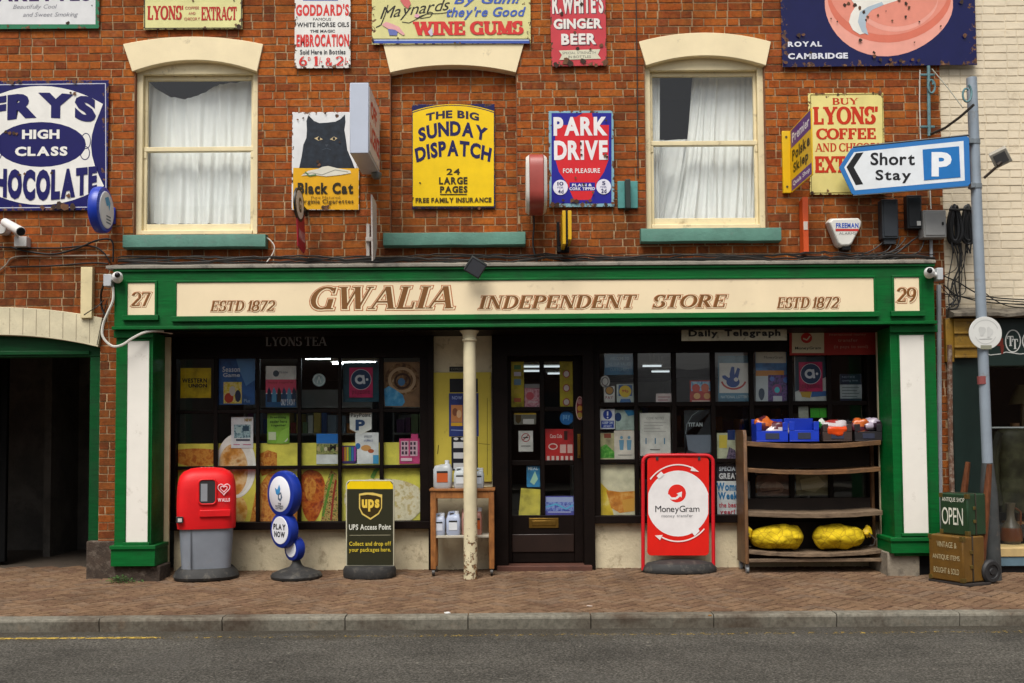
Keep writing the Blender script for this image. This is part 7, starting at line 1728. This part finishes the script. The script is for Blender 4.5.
# bread rack
Yf, Yb = .0, .34; z0 = gz(.0)
t = thing('display_rack', 'wide worn wooden shop rack with four bowed shelves on castors', 'rack', (XX(815, .17, 570), .17, z0))
xl1 = XX(748, Yf, 500); xl0 = xl1-.035; xr = XX(886, Yf, 500)
mb = MB(WOOD_V); mb.loft([[(x, Yf, z0+.09), (x, Yf, ZZ(433, Yf, 748)-.02), (x, Yf+.03, ZZ(430, Yf, 748)), (x, Yb, ZZ(430, Yf, 748)), (x, Yb, z0+.09)] for x in (xl0, xl1)]); mb.build('side_panel', t, bevel=.004)
mb = MB(WOOD_V); mb.box(xr-.03, xr, Yb-.05, Yb, z0+.09, ZZ(445, Yf, 880)); mb.build('side_panel', t, bevel=.004)
def shelf(yl, ym, th, m, yfront=Yf, bow=.035):
    """front edge runs from photo row yl at its ends to ym in the middle"""
    n = 20; q = MB(m); rings = []; rr = random.Random(int(yl))
    for k in range(n+1):
        s = k/n; u = 1-(2*s-1)**2
        x = xl1+.001+(xr-.031-xl1)*s; z = ZZ(yl, Yf, 815)-(ZZ(yl, Yf)-ZZ(ym, Yf))*u*.6+rr.uniform(-.002, .002)
        y = yfront-bow*u+.01
        rings.append([(x, y, z-th), (x, y, z), (x, Yb, z+.005), (x, Yb, z-th)])
    q.loft(rings); return q.build('shelf', t, bevel=.003)
shelf(440.5, 446, .045, WOOD_H); shelf(467.5, 472.5, .04, WOOD_H, Yf+.03); shelf(511, 514.5, .045, WOOD_WORN); shelf(550, 555, .035, WOOD_WORN)
mb = MB(WOOD_WORN); mb.box(xl1+.001, xr-.031, Yf-.0, Yf+.02, ZZ(562, Yf, 815), ZZ(558.5, Yf, 815)); mb.build('rail', t, bevel=.003)
mb = MB(paint((.022, .013, .009), .8, .3, 5)); mb.box(xl1+.001, xr-.031, Yb-.012, Yb-.002, ZZ(470, Yb), ZZ(438, Yb)); mb.box(xl1+.001, xr-.031, Yb-.012, Yb-.002, z0+.09, ZZ(500, Yb)); mb.build('back_board', t)
for x in (xl1-.01, xr-.025):
    for y in (Yf+.04, Yb-.05):
        mb = MB(paint('#777a7c', .4, .2, 10)); mb.cyl((x-.012, y, z0+.032), (x+.012, y, z0+.032), .032, n=16); mb.box(x-.018, x+.018, y-.012, y+.012, z0+.04, z0+.095); mb.build('castor', t)
# crates on the rack
def crate(label, b, m, Yc=.03, dep=.20, notch=True, zb=None):
    x0, x1, za, zb_ = BX(b, Yc); zb = ZZ(440.5, Yf, 815)-.010
    t = thing('crate', label, 'crate', ((x0+x1)/2, Yc+dep/2, zb))
    q = MB(m); h_ = zb_-zb; w = .012
    q.box(x0, x1, Yc, Yc+dep, zb, zb+.012)
    q.box(x0, x1, Yc, Yc+w, zb+.012, zb+h_*.48); q.box(x0, x1, Yc+dep-w, Yc+dep, zb+.012, zb+h_)
    q.box(x0, x0+w, Yc+w, Yc+dep-w, zb+.012, zb+h_*.8); q.box(x1-w, x1, Yc+w, Yc+dep-w, zb+.012, zb+h_*.8)
    for a in (x0, x1-.05): q.box(a, a+.05, Yc-.003, Yc+w, zb+h_*.48, zb+h_*.85)
    tr = q.build('tray', t, bevel=.003)
    q = MB(paint((.025, .03, .06), .6)); cx = (x0+x1)/2; q.box(cx-(x1-x0)*.22, cx+(x1-x0)*.22, Yc-.004, Yc-.001, zb+.025, zb+h_*.38); q.build('hand_hole', tr, bevel=.002)
    return x0, x1, zb, h_
CB = paint('#1639b8', .4, .1, 8)
def bag(label, c, r, seed, mats, cat='bag', group=None, name='snack_bag'):
    q = MB(); q.use(mats[0]); q.blob(c, r[0], r[1], r[2], 20, 12, .22, seed, .8)
    for i, f in enumerate(q.f):
        cx = sum((q.v[j] for j in f), Vector())/len(f); 
        if (math.sin(cx.x*31+seed)+math.sin(cx.z*47+seed*2)) > .3: 
            if mats[1] not in q.mats: q.mats.append(mats[1])
            q.mi[i] = q.mats.index(mats[1])
    return tag(q.build(name, angle=75), label, cat, group)
x0, x1, zb, h_ = crate('left blue plastic crate holding orange and white bags', (756.5, 419, 788, 441), CB)
W1, O1, P1 = paint('#c9bfc0', .25, .1, 10), paint('#c8642a', .25, .2, 12), paint('#5a2430', .3, .2, 12)
bag('orange snack bag tipped up in left blue crate', ((x0+x1)/2-.06, .13, zb+.15), (.095, .08, .085), 3, (O1, P1)); bag('white and purple snack bag lying in left blue crate', ((x0+x1)/2+.06, .11, zb+.12), (.12, .08, .065), 5, (W1, P1))
crate('empty blue plastic crate on rack top, second from left', (789.5, 418, 819, 441), CB, .035)
x0, x1, zb, h_ = crate('dark crate of orange net bags on rack top', (823, 421, 852, 439), paint((.05, .03, .025), .5), .04)
bag('white topped bag lying on the orange net bags', ((x0+x1)/2, .14, zb+.155), (.13, .08, .045), 7, (W1, paint('#a83a34', .3))); bag('bright orange net bag in the dark crate', ((x0+x1)/2, .10, zb+.10), (.135, .075, .05), 8, (paint('#e04a0c', .35, .15, 30), paint('#d0420c', .35)))
bag('small bag with green corner at left end of the dark crate', (x0+.01, .12, zb+.17), (.03, .03, .045), 18, (paint('#cfd0c8', .3), paint('#2c9a3a', .3)))
x0, x1, zb, h_ = crate('black crate of dark crisp packets at right end of the rack', (855, 421, 882, 440), paint((.018, .015, .018), .5), .04)
bag('purple and orange crisp packet in the black crate', ((x0+x1)/2-.06, .11, zb+.14), (.09, .07, .07), 11, (P1, O1)); bag('silver and purple crisp packet in the black crate', ((x0+x1)/2+.05, .12, zb+.155), (.10, .08, .06), 12, (paint('#b0a4b4', .25), paint('#33202e', .3)))
# nets of logs
def netmat():
    m, n, l, b = new_mat('yellow_net')
    tc = n.new('ShaderNodeTexCoord').outputs['Object']
    v = n.new('ShaderNodeTexVoronoi'); v.inputs['Scale'].default_value = 13; v.feature = 'DISTANCE_TO_EDGE'; l.new(tc, v.inputs['Vector'])
    f = noise(n, l, tc, 12, 5)
    c = mixc(n, l, ramp(n, l, v.outputs['Distance'], [(0, grey(.8)), (.07, grey(0))]), (.68, .49, .015), (.36, .22, .012))
    c = mixc(n, l, 1.0, c, ramp(n, l, f, [(.3, grey(.6)), (.6, grey(1.05))]), 'MULTIPLY')
    w = n.new('ShaderNodeTexWave'); w.inputs['Scale'].default_value = 90; w.bands_direction = 'DIAGONAL'; l.new(tc, w.inputs['Vector'])
    c = mixc(n, l, mth(n, l, 'MULTIPLY', w.outputs['Fac'], .18), c, (.25, .15, .05))
    l.new(c, b.inputs['Base Color']); b.inputs['Roughness'].default_value = .9; b.inputs['Specular IOR Level'].default_value = .08
    bump(n, l, b, v.outputs['Distance'], .35, .02)
    return m
NET = netmat()
zsh = ZZ(550, Yf, 815)-.012
def lognet(label, b, seed, tail):
    Yc = .12
    x0, x1, za, zb_ = BX(b, Yc-.1)
    c = ((x0+x1)/2, Yc, zsh+.125)
    t = thing('log_net', label, 'log bag', (c[0], Yc, zsh))
    rr = random.Random(seed)
    q = MB(NET); n, m = 72, 44; w = (x1-x0)/2; rings = []
    bumps = [(rr.uniform(-1, 1), rr.uniform(0, 6.28), rr.uniform(.06, .20)) for _ in range(34)]
    for j in range(m+1):
        u = -1+2*j/m; e = max(1-abs(u)**3.2, .03)**.5
        ring = []
        for k in range(n):
            a = 2*PI*k/n; d = 1.0
            for bu, ba, bh in bumps:
                da = math.atan2(math.sin(a-ba), math.cos(a-ba)); d += bh*max(0, 1-abs(u-bu)/.34-abs(da)/.55)**.7
            d -= .10
            y = c[1]+.125*e*d*math.cos(a); z = c[2]+.122*e*d*math.sin(a)*(1-.12*u*(1 if tail > 0 else -1))
            ring.append((c[0]+w*u, y, max(z, zsh+.003)))
        rings.append(ring)
    q.loft(rings); ne = q.build('net', t, angle=60)
    q = MB(paint('#d8b412', .5, .2, 20)); sx = c[0]+tail*w
    q.blob((sx+tail*.02, Yc-.04, c[2]+.05), .04, .035, .05, 12, 8, .3, seed); q.build('knot', ne)
    q = MB(paint((.03, .025, .02), .5)); q.tube([(sx+tail*.02, Yc-.07, c[2]+.04), (sx+tail*.07, Yc-.10, c[2]-.02), (sx+tail*.05, Yc-.11, c[2]-.07), (sx+tail*.01, Yc-.1, c[2]-.08)], .005, 6); q.build('string', ne)
lognet('yellow net of firewood on bottom shelf, left, tied at its left end', (752, 527, 806, 555), 2, -1)
lognet('yellow net of firewood on bottom shelf, right, tied at its right end', (816, 528, 868, 553), 5, 1)

# suitcases and the sack truck
Y0 = -.42; z0 = gz(Y0)
ang = rad(-64)
cxb, cyb = XX(956.5, -.53, 560), -.53
R2 = Matrix.Rotation(ang, 4, 'Z')
def case(name, label, w, d, h, zb, col, dx, dy, tilt, lines, colt):
    T = Matrix.Translation((cxb+dx, cyb+dy, zb)) @ R2 @ Matrix.Rotation(tilt, 4, 'X')
    t = thing(name, label, 'suitcase', (cxb+dx, cyb+dy, zb), 'old suitcases on the sack truck')
    m = paint(col, .4, .25, 8, bmp=.15, dirt=.08, dirtcol=(.03, .03, .02))
    q = MB(m, T); q.box(-w/2, w/2, -d/2, -d*.06, 0, h); q.box(-w/2, w/2, -d*.055, d/2, 0, h); bo = q.build('body', t, bevel=.012)
    q = MB(paint((.04, .03, .02), .45), T); q.box(-w/2-.004, w/2+.004, -d*.075, -d*.035, .004, h+.004); q.build('binding', bo, bevel=.002)
    q = MB(paint('#7a6a3a', .35, .2, 10, metal=.7), T)
    for sx in (-1, 1):
        for zc in (.0, h-.04):
            q.box(sx*w/2-(.035 if sx > 0 else .003), sx*w/2+(.003 if sx > 0 else .035), -d/2-.003, -d/2+.03, zc, zc+.04)
    q.box(w/2-.001, w/2+.008, -.05, -.02, h*.3, h*.38); q.box(w/2-.001, w/2+.008, -.05, -.02, h*.62, h*.7); q.build('fitting', bo, bevel=.002)
    q = MB()
    for s, x0, x1, za, zb2 in lines:
        text(q, s, None, 0, M(colt, .6), 'n', frame=lambda u, v, o: T @ Vector((x0+(x1-x0)*u, -d/2-.0035-o, za+(zb2-za)*v)))
    q.build('lettering', t, smooth=False)
hb = .40; hg = .365
case('suitcase', 'brown suitcase lettered VINTAGE & ANTIQUE ITEMS BOUGHT & SOLD, lower of two', .37, .27, hb, z0+.02, '#6a4c1c', 0, 0, 0,
     [('VINTAGE &', -.09, .12, .295, .345), ('ANTIQUE ITEMS', -.14, .15, .18, .23), ('BOUGHT & SOLD', -.13, .14, .065, .115)], '#b8ad8a')
case('suitcase', 'dark green suitcase lettered ANTIQUE SHOP OPEN, stacked on the brown one', .30, .23, hg, z0+.02+hb+.004, '#1c3a22', .075, .02, 0,
     [('ANTIQUE SHOP', -.12, .12, .285, .33), ('OPEN', -.125, .10, .085, .24)], '#d8d8c8')
t = thing('sack_truck', 'old sack truck with two brown wooden handles and black rubber wheels', 'sack truck', (cxb+.2, cyb+.1, z0))
T = Matrix.Translation((cxb, cyb, z0)) @ R2
for px0, py0, px1, py1 in ((968, 462, 961, 515), (989.5, 464, 982, 556)):
    Yh = -.26 if px0 < 975 else -.58
    a, b = Vector(at(px0, py0, Yh-.0)), Vector(at(px1, py1, Yh+.05)); d = (a-b).normalized(); b = b-d*((b.z-z0-.08)/max(d.z, .1))
    q = MB(WOOD_HANDLE); q.tube([b, b.lerp(a, .5), b.lerp(a, .78), a], lambda s: .034-.012*max(0, s-.5)*2, 10); q.build('handle', t)
wc = Vector(at(990.5, 577, -.62))
q = MB(paint((.018, .018, .019), .6, .2, 10))
ax = Vector((math.sin(rad(20)), -math.cos(rad(20)), 0)); e1 = Vector((math.cos(rad(20)), math.sin(rad(20)), 0)); Rw = .105; wc.z = z0+Rw
rg = lambda off, r: [wc+ax*off+(e1*math.cos(a)+Vector((0, 0, 1))*math.sin(a))*r for a in [2*PI*k/30 for k in range(30)]]
q.loft([rg(-.03, .06), rg(-.03, .09), rg(-.015, Rw), rg(.015, Rw), rg(.03, .09), rg(.03, .062), rg(.02, .058), rg(.02, .03), rg(.03, .026)]); q.build('wheel', t)
q = MB(paint((.03, .03, .03), .5)); q.cyl(wc, wc-ax*.10, .012); q.build('axle', t)
q = MB(paint((.035, .03, .028), .5, .3, 10), T); q.box(-.19, .24, -.14, .14, 0, .016); q.build('toe_plate', t)

# weeds and litter
t = thing('weed', 'small green weed growing at the foot of the left pilaster', 'plant', (XX(122, -.22, 580), -.24, gz(-.24)))
rr = random.Random(9)
LEAF = paint((.05, .14, .02), .6, .5, 40)
q = MB(LEAF)
for k in range(150):
    x = rr.gauss(0, .085)+t.location.x; y = -.25+rr.uniform(-.05, .06); z = gz(y)+rr.uniform(.005, .075)*max(.2, 1-abs(x-t.location.x)/.2)
    a = rr.uniform(0, 6.28); L = rr.uniform(.012, .028); up = rr.uniform(-.2, .8)
    d = Vector((math.cos(a), math.sin(a), up)).normalized(); s = d.cross(Vector((0, 0, 1))).normalized()*L*.4; p = Vector((x, y, z))
    q.poly([p, p+d*L*.5+s, p+d*L, p+d*L*.5-s])
q.build('leaf', t, smooth=False)
q = MB(paint((.06, .12, .03), .7))
for k in range(14):
    x = t.location.x+rr.gauss(0, .07); q.tube([(x, -.24, gz(-.24)-.01), (x+rr.uniform(-.02, .02), -.25, gz(-.24)+.03), (x+rr.uniform(-.03, .03), -.26, gz(-.24)+.055)], .002, 5)
q.build('stem', t)
def scrap(label, px, py, Y, s, col, seed):
    rr = random.Random(seed); x = XX(px, Y, py); z = gz(Y)
    q = MB(M(col, .7)); n = 8
    lo = [(x+s*rr.uniform(.6, 1)*math.cos(2*PI*k/n), Y+s*.6*rr.uniform(.6, 1)*math.sin(2*PI*k/n), z+.002+rr.uniform(0, .008)) for k in range(n)]
    hi = [(p[0]*.9+x*.1, p[1]*.9+Y*.1, p[2]+.006) for p in lo]
    q.loft([lo, hi]); return tag(q.build('litter'), label, 'litter')
scrap('crumpled white paper scrap beside the litter bin base', 180, 572, -.12, .05, '#d8d8d8', 1)
scrap('small white scrap on paving near the kerb, centre', 447, 611, -1.86, .028, '#d8d8d8', 2)
scrap('small pale scrap on paving near kerb, right of centre', 590, 605, -1.62, .03, '#c9b8ac', 3)
scrap('brown leaf lying in the gutter under the kerb', 710, 628, -2.05, .02, '#8a5a20', 4)
SC.frame_set(1)
